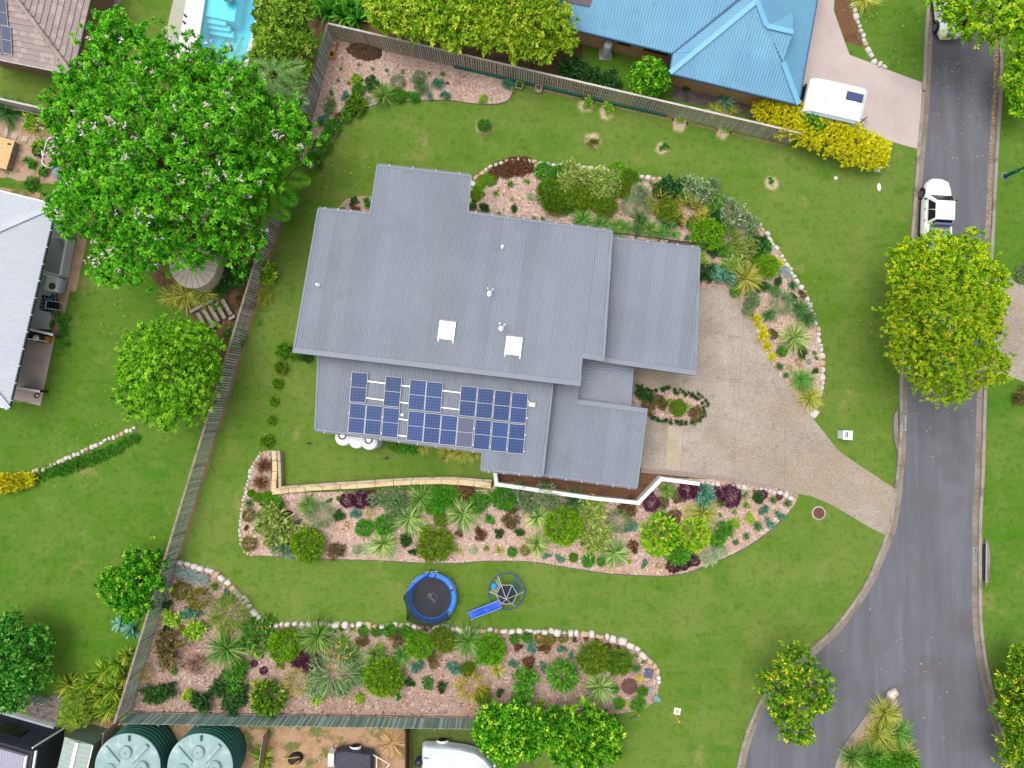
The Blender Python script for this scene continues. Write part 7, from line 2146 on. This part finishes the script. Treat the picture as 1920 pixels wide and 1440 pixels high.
# saplings in the mulch rings
for ty, x, y, r, lab in (('gball', 908, 237, 12, 'bushy green sapling in the mulch ring nearest the corner bed'), ('tinyo', 1112, 261, 9, 'olive sapling in a straw ring on the upper lawn'), ('tiny', 1244, 274, 7, 'sparse seedling in the palest straw ring'),
                        ('tiny', 1446, 338, 5, 'tiny seedling in the lone right-hand straw ring'), ('sap', 1100, 192, 10, 'lime green banana-like sapling by the fence skirt, left of two'), ('sap', 1138, 204, 10, 'lime green banana-like sapling by the fence skirt, right of two'),
                        ('sap', 1277, 222, 6, 'thin climbing seedling against the top fence'), ('sap', 1362, 232, 10, 'leafy climbing seedling against the top fence near the yellow hedge')):
    plant(ty, x, y, r, None, lab)
# row of young bushes on the left side lawn
for i, (x, y, r) in enumerate(((531, 657, 11.5), (552, 666, 8), (527, 690, 9.5), (520, 719, 8.5), (513, 753, 7), (509, 789, 7), (500, 828, 10))):
    nm = ['first', 'second', 'third', 'fourth', 'fifth', 'sixth', 'last'][i]
    plant('citrus', x, y, r, None, 'young citrus bush on the left lawn, %s going down from the roof corner' % nm, group='citrus row on the side lawn')
plant('sap', 505, 515, 18, None, 'leafy yellow-green bush against the left fence, upper of two')
plant('gold', 494, 557, 16, None, 'yellowing bush against the left fence, lower of two')
plant('tuft', 486, 606, 8, None, 'small green tuft on the lawn beside the left fence')
plant('dark', 570, 668, 12, None, 'dark bush under the left corner of the main roof')
for ty, x, y, r, lab in (('weep', 745, 832, 17, 'dense green shrub under the panels beside the rain tank'), ('weep', 770, 836, 14, 'second dense shrub under the panel eave'), ('strapy', 795, 838, 13, 'yellow-green strappy clump under the panel eave, leftmost'),
                        ('strapy', 838, 846, 16, 'yellow-green strappy clump under the panel eave, second from left'), ('strapy', 865, 849, 16, 'yellow-green strappy clump under the panel eave, third from left'), ('strapy', 890, 852, 14, 'yellow-green strappy clump at the panel eave corner'),
                        ('tinyd', 664, 378, 7, 'small dark plant in the roof notch bed, farther one'), ('green', 690, 380, 8, 'small green plant in the roof notch bed beside the wall'), ('bronze', 663, 394, 9, 'bronze plant in the roof notch bed'), ('tiny', 640, 391, 5, 'tiny plant at the point of the roof notch bed')):
    plant(ty, x, y, r, None, lab)
# neighbours' small plants
for ty, x, y, r, lab in (('agave', 1361, 188, 19, 'pale agave rosette beside the blue house wall'), ('arch', 1342, 205, 15, 'low strappy clump behind the top fence near the agave'), ('arch', 1372, 206, 13, 'low strappy clump right of the agave'),
                        ('dark', 1287, 158, 9, 'small dark shrub at the blue house corner'), ('dark', 1075, 134, 24, 'dark shrub behind the top fence beside the golden trees'), ('dark', 1112, 148, 24, 'dark shrub behind the top fence left of the round bush'), ('dark', 1150, 152, 18, 'low dark shrub touching the round bush'),
                        ('arch', 1625, -2, 22, 'spiky dark clump at the top edge by the gravel bed'), ('grey', 1914, 512, 17, 'grey-green shrub on the right verge above the crossing'), ('red', 1915, 742, 16, 'brownish shrub on the right verge below the crossing'),
                        ('dry', 735, 1396, 24, 'straw-coloured dry grass clump left of the brown divider'), ('arch', 345, 552, 27, 'arching grass clump below the cream tank, left one'), ('arch', 378, 548, 25, 'arching grass clump below the cream tank, right one'), ('arch', 322, 556, 20, 'arching grass clump beside the round tree top'),
                        ('dark', 425, 528, 22, 'dark shrub between cream tank and fence'), ('green', 455, 520, 18, 'leafy weed patch behind the fence near the cream tank'), ('red', 460, 560, 16, 'brownish weeds behind the fence beside the steps'), ('green', 440, 630, 18, 'dark leafy weeds below the timber steps'), ('green', 410, 575, 9, 'weeds growing through the timber steps'),
                        ('agave', 222, 1170, 15, 'grey-green agave rosette beside the left shrub, upper'), ('agave', 246, 1180, 19, 'grey-green agave rosette against the left fence, lower'), ('grey', 108, 588, 9, 'spiky pot plant on the side deck'),
                        ('tiny', 96, 608, 6, 'small plant in the pot at the deck end'), ('green', 120, 642, 9, 'small bush at the edge of the left patio'), ('gtuft', 105, 591, 11, 'golden spiky plant beside the folding chair'), ('green', 120, 600, 10, 'low weeds along the side path'), ('green', 118, 620, 9, 'low weeds at the lower end of the side path'),
                        ('sap', 60, 225, 14, 'lime green bush in the vegetable patch'), ('gold', 72, 240, 16, 'yellowing bush in the vegetable patch'), ('sap', 76, 281, 14, 'leafy seedling in the black tub'), ('tiny', 58, 303, 10, 'small weeds below the black tub'), ('tiny', 78, 322, 10, 'weeds beside the oval garden bed'), ('tiny', 106, 275, 7, 'seedling at the top of the oval garden bed'), ('tiny', 110, 297, 7, 'seedling in the middle of the oval garden bed'),
                        ('strapd', 8, 205, 26, 'dark palm-like clump at the left edge fence'), ('tiny', 974, 156, 9, 'green herb in the concrete planter'), ('bronze', 1009, 165, 6, 'dry stems in the second concrete planter'),
                        ('ginger', 492, 1425, 22, 'yellow fern-like clump at the bottom edge'), ('green', 30, 1345, 0, ''), ('low', 60, 345, 12, 'grass patch below the plywood box')):
    if r: plant(ty, x, y, r, None, lab)
for i, (x, y, r) in enumerate(((165, 1285, 22), (190, 1265, 22), (216, 1250, 20), (234, 1232, 16), (182, 1312, 22), (206, 1296, 22), (226, 1275, 18), (122, 1290, 22), (148, 1298, 22), (196, 1335, 22), (172, 1345, 18), (214, 1318, 18))):
    plant('ginger', x, y, r, None, 'ginger clump in the mass by the left fence, %s' % ['seventh from the top', 'third from the top', 'second from the top', 'topmost', 'ninth from the top', 'sixth from the top', 'fourth from the top', 'leftmost', 'second from the left', 'lowest but one', 'lowest', 'tenth from the top'][i], group='ginger mass by the left fence', h=1.5)
for i, (x, y, r) in enumerate(((610, 6, 28), (640, 18, 26), (668, 26, 22), (590, -6, 26), (655, -2, 24))):
    plant('gingerg', x, y, r, None, 'tall broad-leaved clump behind the fence corner, %s' % ['second from left', 'middle one', 'rightmost', 'leftmost', 'topmost right'][i], group='broad-leaved mass behind the fence corner', h=1.8)
for i, (x, y, r) in enumerate(((1664, 1342, 26), (1688, 1378, 26), (1652, 1382, 26), (1638, 1418, 26), (1692, 1418, 26), (1604, 1425, 24), (1668, 1410, 26))):
    nm = ['at the tip', 'on the right side, upper', 'in the middle', 'on the left, middle', 'on the right side, lower', 'on the left edge', 'in the lower middle'][i]
    plant('strap' if i % 2 else 'strapy', x, y, r, None, 'green-gold strappy grass on the traffic island, ' + nm, .14, 'grasses on the traffic island')
plant('bball', 1690, 1434, 26, None, 'green shrub at the bottom of the traffic island, right one', .14)
plant('bball', 1648, 1436, 24, None, 'green shrub at the bottom of the traffic island, left one', .14)
for i in range(13):
    t_ = i / 12
    x, y = 72 + t_ * 178, 888 - t_ * 70 + (6 if 2 < i < 11 else 0)
    plant('low', x + 3, y + 4, 11 - 4 * abs(t_ - .4), None, 'low groundcover patch along the left lawn rock line, %s from the left' % ['first', 'second', 'third', 'fourth', 'fifth', 'sixth', 'seventh', 'eighth', 'ninth', 'tenth', 'eleventh', 'twelfth', 'thirteenth'][i], group='groundcover along the left rock line')
for x, y, r, lab in ((12, 906, 15, 'yellow-leaved bush at the left edge below the rock line'), (38, 903, 14, 'middle yellow-leaved bush below the rock line'), (58, 899, 10, 'smallest yellow-leaved bush below the rock line')):
    plant('yellow', x, y, r, None, lab, h=.8)
# flowers on some shrubs
def blossoms(px, py, r, n, mt, z0, size, parent, nm='blossoms'):
    a = rng.uniform(0, 2 * np.pi, n); q = np.sqrt(rng.uniform(0, 1, n)) * r * M_
    c0 = P(px, py, z0)
    c = np.stack([c0.x + q * np.cos(a), c0.y + q * np.sin(a), z0 + rng.uniform(-.1, .15, n)], 1)
    V, F, T = rosettes(c, np.tile([[0, 0, 1.0]], (n, 1)), 5, size, size * .6, .6, .3)
    me = np_mesh(nm, V, F, G[mt], T)
    o = link(nm, me, parent)
    o.matrix_parent_inverse = (Matrix.Translation(parent.location) @ parent.rotation_euler.to_matrix().to_4x4() @ Matrix.Diagonal((*parent.scale, 1))).inverted()
    o['kind'] = 'stuff'
def near(px, py):
    return min(PLANTS, key=lambda p: (p[3] - px) ** 2 + (p[4] - py) ** 2)[0]
gz = plant('low', 487, 1193, 30, None, 'spreading green daisy patch dotted with orange flowers')
blossoms(500, 1180, 26, 26, 'orange', .25, .09, gz); blossoms(487, 1215, 24, 22, 'orange', .2, .09, gz)
gv = plant('greyf', 625, 1262, 47, None, 'big feathery grevillea-like shrub with orange flower spikes', h=.7)
blossoms(632, 1230, 26, 26, 'orange', 1.2, .13, gv); blossoms(622, 1285, 34, 18, 'orange', .8, .1, gv); gold_ = plant('grey', 600, 1280, 26, None, 'grey-green shrub below the purple pair in the lower bed', h=.6)
blossoms(884, 1285, 26, 14, 'orange', .6, .08, near(884, 1288))
bl = plant('blue', 0, 0, 0, None) if False else None
pt = plant('tiny', 425, 1111, 6, None, 'blue-flowered plant against the rocks of the lower bed'); blossoms(425, 1111, 6, 22, 'blue', .2, .07, pt)
blossoms(1005, 932, 34, 18, 'pink', .8, .09, near(985, 932)); blossoms(735, 945, 26, 14, 'pink', .7, .07, near(725, 935))
blossoms(1310, 355, 28, 26, 'white', .9, .08, near(1302, 352)); blossoms(1385, 400, 26, 26, 'white', .9, .08, near(1375, 396)); blossoms(701, 157, 9, 10, 'blue', .35, .05, near(701, 157))
blossoms(160, 855, 70, 0 or 40, 'white', .12, .04, near(160, 850))

# ---- labels: the kind, the bed, and its place among its like
ORD = ['first', 'second', 'third', 'fourth', 'fifth', 'sixth', 'seventh', 'eighth', 'ninth', 'tenth', 'eleventh', 'twelfth', 'thirteenth', 'fourteenth', 'fifteenth', 'sixteenth', 'seventeenth', 'eighteenth', 'nineteenth', 'twentieth', 'twenty-first', 'twenty-second']
fam = {}
for p in PLANTS:
    o, ty, bed, x, y, lab, grp, r = p
    cat = TYPES[ty][5]
    if lab:
        tag(o, lab, cat, grp)
    else:
        fam.setdefault((TYPES[ty][4], bed), []).append(p)
for (desc, bed), ps in fam.items():
    ps.sort(key=lambda p: p[3])
    n = len(ps)
    for i, p in enumerate(ps):
        if n == 1: lab = '%s in the %s, only one of its kind there' % (desc, BEDN[bed])
        elif i == n - 1: lab = '%s in the %s, farthest right of its kind' % (desc, BEDN[bed])
        else: lab = '%s in the %s, %s from the left' % (desc, BEDN[bed], ORD[i])
        tag(p[0], lab, TYPES[p[1]][5], '%ss in the %s' % (desc, BEDN[bed]))

# ================================================================ trees and hedges
def lobe(px, py, r, z, fl=.75):
    c = P(px, py, z)
    rm = r * M_ * (H - z) / H * .92
    return (c.x, c.y, c.z, rm, rm, rm * fl)
def tree(name, label, base, lobes, mt, K, per, L_, W_, cat='tree', group=None, trunk_r=.18, limbs=True, spread=.6, up=.3, inner=.35, lump=.16, zmin=-.35, depth=(.80, 1.05), twigs=0):
    lb = [lobe(*l) for l in lobes]
    b = P(*base)
    t = thing(name, label, cat, b, 0, group)
    p, n = sample_lobes(lb, K, depth, zmin, lump)
    parts = [rosettes(p, n, per, L_, W_, spread, up)]
    p2, n2 = sample_lobes(lb, int(K * inner), (.40, .74), zmin, lump)
    parts.append(rosettes(p2, n2, per, L_ * 1.15, W_ * 1.2, spread, up))
    V, F, T = join(parts)
    V = V - np.array([[b.x, b.y, 0]])
    link('crown', np_mesh('crown', V, F, G[mt], T), t)
    hz = np.mean([l[2] for l in lb])
    m = MB()
    c = Vector((np.mean([l[0] for l in lb]) - b.x, np.mean([l[1] for l in lb]) - b.y, hz * .55))
    m.tube([(0, 0, 0), c * .5 + Vector((.05, .04, 0)), c], [trunk_r * 1.25, trunk_r, trunk_r * .8], 9)
    m.build('trunk', BARK, t, smooth=True)
    for l in lb:
        e = Vector((l[0] - b.x, l[1] - b.y, l[2] + l[5] * .3))
        mid = c.lerp(e, .5) + Vector((random.uniform(-.2, .2), random.uniform(-.2, .2), .15))
        m = MB(); m.tube([c * .9, mid, e], [trunk_r * .6, trunk_r * .35, trunk_r * .12], 6); m.build('limb', BARK, t, smooth=True)
        if twigs:
            m = MB()
            for _ in range(twigs):
                d = Vector((random.gauss(0, 1), random.gauss(0, 1), random.gauss(.5, .6))).normalized()
                q = e + Vector((d.x * l[3], d.y * l[4], d.z * l[5])) * random.uniform(.75, 1.0)
                m.tube([mid.lerp(e, .7), (mid.lerp(e, .8) + q) / 2 + Vector((0, 0, .08)), q], [.03, .022, .012], 5)
            m.build('twigs', BARK, t); 
    return t
# leaf litter under the trees behind the fences
LIT = surf('leaf_litter', C(120, 92, 68), [(C(80, 60, 44), 2.5, .42, .66, .8), (C(86, 108, 40), .8, .52, .64, .8), (C(170, 140, 110), 9, .54, .72, .6)], rough=.95, bump=(12, .8, .06))
sheet('litter_ground', W([(500, 120), (560, -60), (1085, -60), (1095, 172), (960, 145), (636, 70), (600, 60), (560, 190), (520, 260)]), .008, LIT)
sheet('litter_ground', W([(250, 480), (420, 470), (500, 400), (535, 385), (440, 680), (380, 820), (365, 870), (395, 740), (420, 640), (330, 570)]), .008, LIT)
BT_ = [(230, 100, 72, 6.0), (160, 180, 62, 5.5), (330, 150, 82, 7.2), (245, 235, 95, 8.0), (150, 280, 58, 6.0), (385, 245, 95, 8.0), (455, 180, 62, 6.0), (300, 345, 105, 8.2), (180, 390, 72, 6.2), (425, 350, 85, 7.2), (525, 255, 72, 5.0),
       (255, 470, 72, 5.4), (340, 430, 72, 6.2), (440, 440, 58, 5.0), (115, 225, 36, 5.0), (215, 60, 40, 5.2), (205, 500, 40, 4.6), (480, 320, 58, 5.5), (372, 462, 44, 5.6), (395, 130, 45, 5.6), (160, 340, 50, 5.5), (120, 390, 36, 4.8)]
bt = tree('spreading_tree', 'huge spreading bright green tree with pale pink seed pods beside the left fence', (330, 330), BT_, 'poin', 5200, 24, .235, .095, trunk_r=.42, inner=.10, lump=.3, up=.15, spread=.8, depth=(.62, 1.06), twigs=5)
lbb = [lobe(*l) for l in BT_]
p, n = sample_lobes(lbb, 170, (.9, 1.02), .1, .2)
p = np.repeat(p, 3, 0) + rng.normal(0, .14, (len(p) * 3, 3)); n = np.repeat(n, 3, 0)
V, F, T = rosettes(p, n, 4, .2, .08, .7, .1)
o = link('seed_pods', np_mesh('seed_pods', V - np.array([[bt.location.x, bt.location.y, 0]]), F, G['pinkish'], T), bt); o['kind'] = 'stuff'
tree('round_tree', 'dense round bright green tree left of the boundary fence', (325, 700), [(320, 695, 80, 4.6), (278, 655, 50, 3.8), (368, 655, 52, 3.8), (352, 735, 62, 4.0), (272, 735, 52, 3.6), (320, 632, 45, 3.6), (390, 705, 34, 3.2), (320, 765, 46, 3.2), (245, 695, 32, 3.0), (385, 625, 26, 2.6)], 'round', 1900, 20, .19, .08, trunk_r=.2, inner=.12, up=.15, spread=.8, lump=.25, depth=(.66, 1.06), twigs=2)
tree('street_tree', 'yellow-tipped street tree above the pickup, behind the olive one', (1760, 500), [(1702, 482, 40, 4.2), (1752, 478, 48, 4.8), (1812, 480, 46, 4.6), (1850, 530, 42, 4.4), (1695, 525, 38, 4.0), (1765, 530, 66, 5.4), (1845, 570, 42, 4.6)], 'streety', 1700, 16, .20, .09, trunk_r=.16, up=.15, spread=.75, inner=.15, lump=.25, depth=(.66, 1.06))
tree('street_tree', 'large olive green street tree with orange tips over the road', (1770, 630), [(1768, 605, 62, 7.2), (1700, 612, 44, 5.8), (1842, 612, 40, 5.6), (1770, 672, 52, 6.4), (1700, 655, 40, 5.0), (1850, 688, 40, 5.0), (1778, 732, 32, 4.4), (1735, 556, 46, 6.8), (1815, 570, 42, 6.2), (1682, 575, 32, 5.0), (1732, 708, 36, 4.8), (1815, 645, 44, 6.0), (1815, 715, 26, 4.6)], 'street', 3600, 16, .16, .065, trunk_r=.2, up=.15, spread=.75, inner=.12, lump=.26, depth=(.66, 1.06))
tree('roadside_tree', 'yellow-green tree overhanging the top right of the road', (1860, 0), [(1850, 10, 66, 6.0), (1802, 36, 42, 5.0), (1893, 38, 40, 5.2), (1850, 55, 36, 5.0), (1770, -5, 36, 5.0), (1920, -10, 60, 6.0), (1830, -40, 60, 6.0), (1745, -10, 20, 4.6), (1905, 65, 26, 4.8)], 'toptree', 1700, 16, .20, .085, trunk_r=.18, up=.15, spread=.75, inner=.15, lump=.25, depth=(.66, 1.06))
tree('gold_hedge', 'bright golden yellow hedge at the end of the top fence', (1545, 262), [(1452, 212, 33, 1.1), (1482, 226, 38, 1.3), (1518, 243, 39, 1.3), (1558, 258, 40, 1.3), (1598, 273, 39, 1.2), (1632, 288, 35, 1.1), (1430, 205, 20, 1.0)], 'hedgey', 2400, 10, .20, .055, cat='hedge', trunk_r=.06, spread=.45, up=.5, lump=.1)
tree('dark_bush', 'glossy green bush growing up through the golden hedge', (1522, 232), [(1520, 226, 15, 1.9), (1532, 238, 12, 1.9), (1514, 236, 10, 1.8)], 'bushd', 130, 10, .22, .11, cat='bush', trunk_r=.04)
tree('leafy_hedge', 'big-leaved bright green hedge bush at the end of the bottom fence, left one', (945, 1372), [(925, 1352, 34, 1.8), (965, 1352, 34, 2.0), (935, 1388, 36, 1.9), (985, 1385, 36, 2.0), (1000, 1355, 28, 1.7), (950, 1410, 26, 1.6), (908, 1375, 22, 1.5)], 'hedge', 900, 11, .26, .12, cat='hedge', trunk_r=.08, lump=.1)
tree('leafy_hedge', 'big-leaved bright green hedge bush on the lawn corner, right one', (1090, 1378), [(1050, 1360, 36, 1.9), (1095, 1355, 38, 2.0), (1132, 1372, 34, 1.8), (1055, 1395, 36, 1.9), (1100, 1398, 36, 1.9), (1138, 1398, 28, 1.6), (1030, 1378, 26, 1.8), (1110, 1416, 20, 1.4)], 'hedge', 1000, 11, .26, .12, cat='hedge', trunk_r=.08, lump=.1)
tree('corner_tree', 'open small tree with yellow tips over the side street kerb', (1486, 1305), [(1490, 1240, 34, 3.4), (1462, 1285, 34, 3.2), (1520, 1285, 36, 3.4), (1488, 1320, 36, 3.6), (1535, 1312, 22, 2.8), (1478, 1362, 26, 2.8), (1448, 1275, 22, 2.6), (1505, 1375, 20, 2.4), (1465, 1335, 24, 2.8)], 'corner', 560, 11, .26, .12, trunk_r=.11, inner=.15, lump=.3, twigs=4)
tree('verge_bush', 'yellow-green bush at the lower right edge of the frame', (1908, 1310), [(1905, 1275, 32, 2.6), (1900, 1330, 34, 2.6), (1915, 1235, 26, 2.2), (1920, 1380, 46, 2.6), (1905, 1420, 36, 2.4), (1940, 1300, 50, 3)], 'corner', 900, 11, .26, .12, cat='bush', trunk_r=.09)
tree('verge_bush', 'leafy yellow-green bush at the upper right edge', (1915, 150), [(1915, 110, 24, 2.4), (1912, 145, 34, 2.6), (1915, 190, 28, 2.2), (1940, 150, 40, 2.6), (1902, 165, 16, 2.0)], 'toptree', 480, 11, .28, .12, cat='bush', trunk_r=.08)
tree('dark_bush', 'dense dark glossy bush at the lower left edge', (35, 1225), [(40, 1220, 48, 2.2), (20, 1185, 40, 2.0), (68, 1208, 34, 1.9), (58, 1265, 38, 1.9), (15, 1275, 42, 2.0), (-5, 1230, 50, 2.2), (25, 1305, 30, 1.8)], 'bushd', 1300, 10, .2, .10, cat='bush', trunk_r=.1)
tree('fence_bush', 'loose bright green bush leaning on the left boundary fence', (265, 1090), [(264, 1078, 38, 1.8), (290, 1050, 26, 1.7), (232, 1095, 32, 1.5), (268, 1122, 30, 1.6), (206, 1088, 24, 1.3), (250, 1138, 26, 1.4), (292, 1092, 20, 1.6), (222, 1120, 22, 1.2), (255, 1045, 20, 1.4)], 'hedge', 800, 11, .22, .10, cat='bush', trunk_r=.07, lump=.42, inner=.15, depth=(.55, 1.1), twigs=3)
tree('feathery_bush', 'fine-leaved rounded bush beside the ginger and the shed', (138, 1335), [(138, 1330, 24, 1.4), (125, 1345, 18, 1.2), (150, 1345, 17, 1.2), (135, 1315, 16, 1.2)], 'backol', 420, 10, .14, .035, cat='bush', trunk_r=.05)
tree('screen_bush', 'tall olive green screening bush behind the fence corner beside the pool', (545, 100), [(548, 25, 42, 4.0), (522, 85, 38, 4.0), (560, 78, 32, 3.4), (538, 140, 36, 3.4), (500, 105, 30, 3.0), (562, 130, 22, 2.8), (510, 20, 34, 3.4), (500, 60, 26, 3.0), (556, 165, 18, 2.4), (530, 178, 20, 2.4)], 'backol', 1700, 14, .23, .09, cat='bush', trunk_r=.12)
tree('golden_tree', 'golden green tree behind the top fence, left of three', (735, 45), [(730, 10, 44, 4.2), (702, -22, 38, 4.0), (770, 38, 36, 3.8), (760, -20, 40, 4.2), (790, 10, 33, 3.8), (720, 45, 23, 3.2)], 'golden', 1000, 14, .24, .10, trunk_r=.13, lump=.22, inner=.2, twigs=2)
tree('golden_tree', 'golden green tree behind the top fence, middle of three', (845, 50), [(842, 12, 44, 4.2), (812, -20, 38, 4.0), (872, 42, 38, 3.8), (828, 57, 31, 3.4), (885, -8, 40, 4.2), (850, 82, 20, 3.0)], 'golden', 1000, 14, .24, .10, trunk_r=.13, lump=.22, inner=.2, twigs=2)
tree('golden_tree', 'golden green tree behind the top fence, right one against the blue house', (985, 70), [(950, 18, 42, 4.2), (1000, 41, 40, 4.0), (1042, 43, 34, 3.8), (1060, 75, 22, 3.2), (975, 81, 33, 3.6), (1015, 91, 27, 3.2), (920, 63, 34, 3.8), (1010, -7, 40, 4.2)], 'golden', 1400, 14, .24, .10, trunk_r=.14, lump=.22, inner=.2, twigs=3)
tree('round_bush', 'neat round bright bush behind the top fence below the blue roof', (1217, 150), [(1217, 145, 38, 1.8), (1200, 150, 24, 1.6), (1234, 150, 24, 1.6), (1217, 165, 24, 1.5)], 'hedge', 620, 11, .2, .09, cat='bush', trunk_r=.08, lump=.07)
# fronds
def frond(org, az, L_, lift, leaflets, lw, ll, drop, tint):
    """feather leaf: rachis curve with paired leaflets"""
    pts = []
    n = leaflets
    s = np.linspace(.12, 1, n)
    d = np.array([math.cos(az), math.sin(az)])
    base = []
    dirs = []
    lens = []
    for sd_ in (-1, 1):
        for si in s:
            x = L_ * si
            z = lift * si - drop * si * si
            b = np.array([org[0] + d[0] * x, org[1] + d[1] * x, org[2] + z])
            a = az + sd_ * (1.15 - .5 * si)
            base.append(b); dirs.append((math.cos(a), math.sin(a), -.18)); lens.append(ll * math.sin(math.pi * (.12 + .86 * si)) ** .7 + .02)
    return leaves(np.array(base), np.array(dirs), np.array(lens), lw, rng.normal(tint, .12, len(base)), .12, .15)
def frond_plant(name, label, cat, base, top_z, n, L_, lift, drop, leaflets, lw, ll, mt, az0=None, az1=None, group=None):
    q = P(*base, top_z)
    t = thing(name, label, cat, (q.x, q.y, 0), 0, group)
    m = MB(); m.tube([(0, 0, 0), (.03, .02, top_z * .5), (0, 0, top_z)], [.12, .09, .07], 9); m.build('trunk', BARK, t, smooth=True)
    for k in range(n):
        az = (2 * math.pi * k / n + random.uniform(-.15, .15)) if az0 is None else az0 + (az1 - az0) * (k + .5) / n + random.uniform(-.06, .06)
        V, F, T = frond((0, 0, top_z), az, L_ * random.uniform(.85, 1.1), lift, leaflets, lw, ll, drop, random.uniform(.35, .7))
        link('frond', np_mesh('frond', V, F, G[mt], T), t)
    return t
frond_plant('tree_fern', 'tree fern with big flat fronds leaning over the left fence, upper one', 'tree fern', (500, 335), 3.0, 9, 2.5, .5, 1.0, 18, .13, .95, 'fern')
frond_plant('tree_fern', 'tree fern with big flat fronds over the left fence, lower one', 'tree fern', (490, 372), 2.6, 8, 2.1, .5, 1.0, 17, .12, .85, 'fern')
frond_plant('feather_palm', 'feather palm rising between the screening bush and big tree, upper', 'palm', (512, 142), 4.4, 10, 1.9, .9, 1.5, 22, .036, .75, 'palm')
frond_plant('feather_palm', 'feather palm rising beside the fence, lower of the two', 'palm', (528, 182), 3.8, 9, 1.7, .8, 1.5, 22, .036, .7, 'palm')
frond_plant('feather_palm', 'small dark palm at the bottom end of the pool', 'palm', (435, 112), 2.6, 9, 1.7, .7, 1.2, 20, .036, .55, 'palm')
# fallen leaves
pts = []
for cx, cy, s, n in ((520, 330, 70, 60), (300, 610, 80, 70), (1790, 120, 45, 60), (1800, 220, 60, 40), (1680, 60, 50, 50), (1880, 80, 30, 30), (620, 300, 60, 25), (1760, 780, 60, 20), (1650, 600, 25, 14), (1700, 1300, 60, 25)):
    for _ in range(n): pts.append(P(random.gauss(cx, s), random.gauss(cy, s)))
for _ in range(420):
    y_ = random.uniform(80, 230) if random.random() < .7 else random.uniform(230, 420)
    pts.append(P(1866 - (y_ - 80) * .045 + random.gauss(2, 2.2), y_))
for _ in range(160):
    y_ = random.uniform(1290, 1440); pts.append(P(1852 + (y_ - 1290) * .29 + random.gauss(3, 2.5), y_))
pts = np.array([[p.x, p.y, .05] for p in pts])
V, F, T = leaves(pts, np.concatenate([rng.normal(0, 1, (len(pts), 2)), np.zeros((len(pts), 1))], 1), .10, .06, rng.uniform(0, 1, len(pts)), 0, .2)
o = link('fallen_leaves', np_mesh('fallen_leaves', V, F, G['dry'], T)); tag(o, 'scattered dry fallen leaves on lawns and road', 'leaves', kind='stuff')
# grass blades fringing the mown edges
fr = []
for key in ('A', 'B', 'D', 'E'):
    pl_ = resample(list(BEDW[key]) + [BEDW[key][0]], .05)
    fr += [(p.x + random.uniform(-.06, .06), p.y + random.uniform(-.06, .06), .0) for p in pl_]
fr = np.array(fr)
d = np.concatenate([rng.normal(0, .6, (len(fr), 2)), np.ones((len(fr), 1))], 1)
V, F, T = leaves(fr, d, rng.uniform(.05, .11, len(fr)), .03, rng.uniform(0, 1, len(fr)), 0)
o = link('grass_fringe', np_mesh('grass_fringe', V, F, G['tuft'], T)); tag(o, 'ragged grass fringe along the garden bed edges', 'grass', kind='stuff')
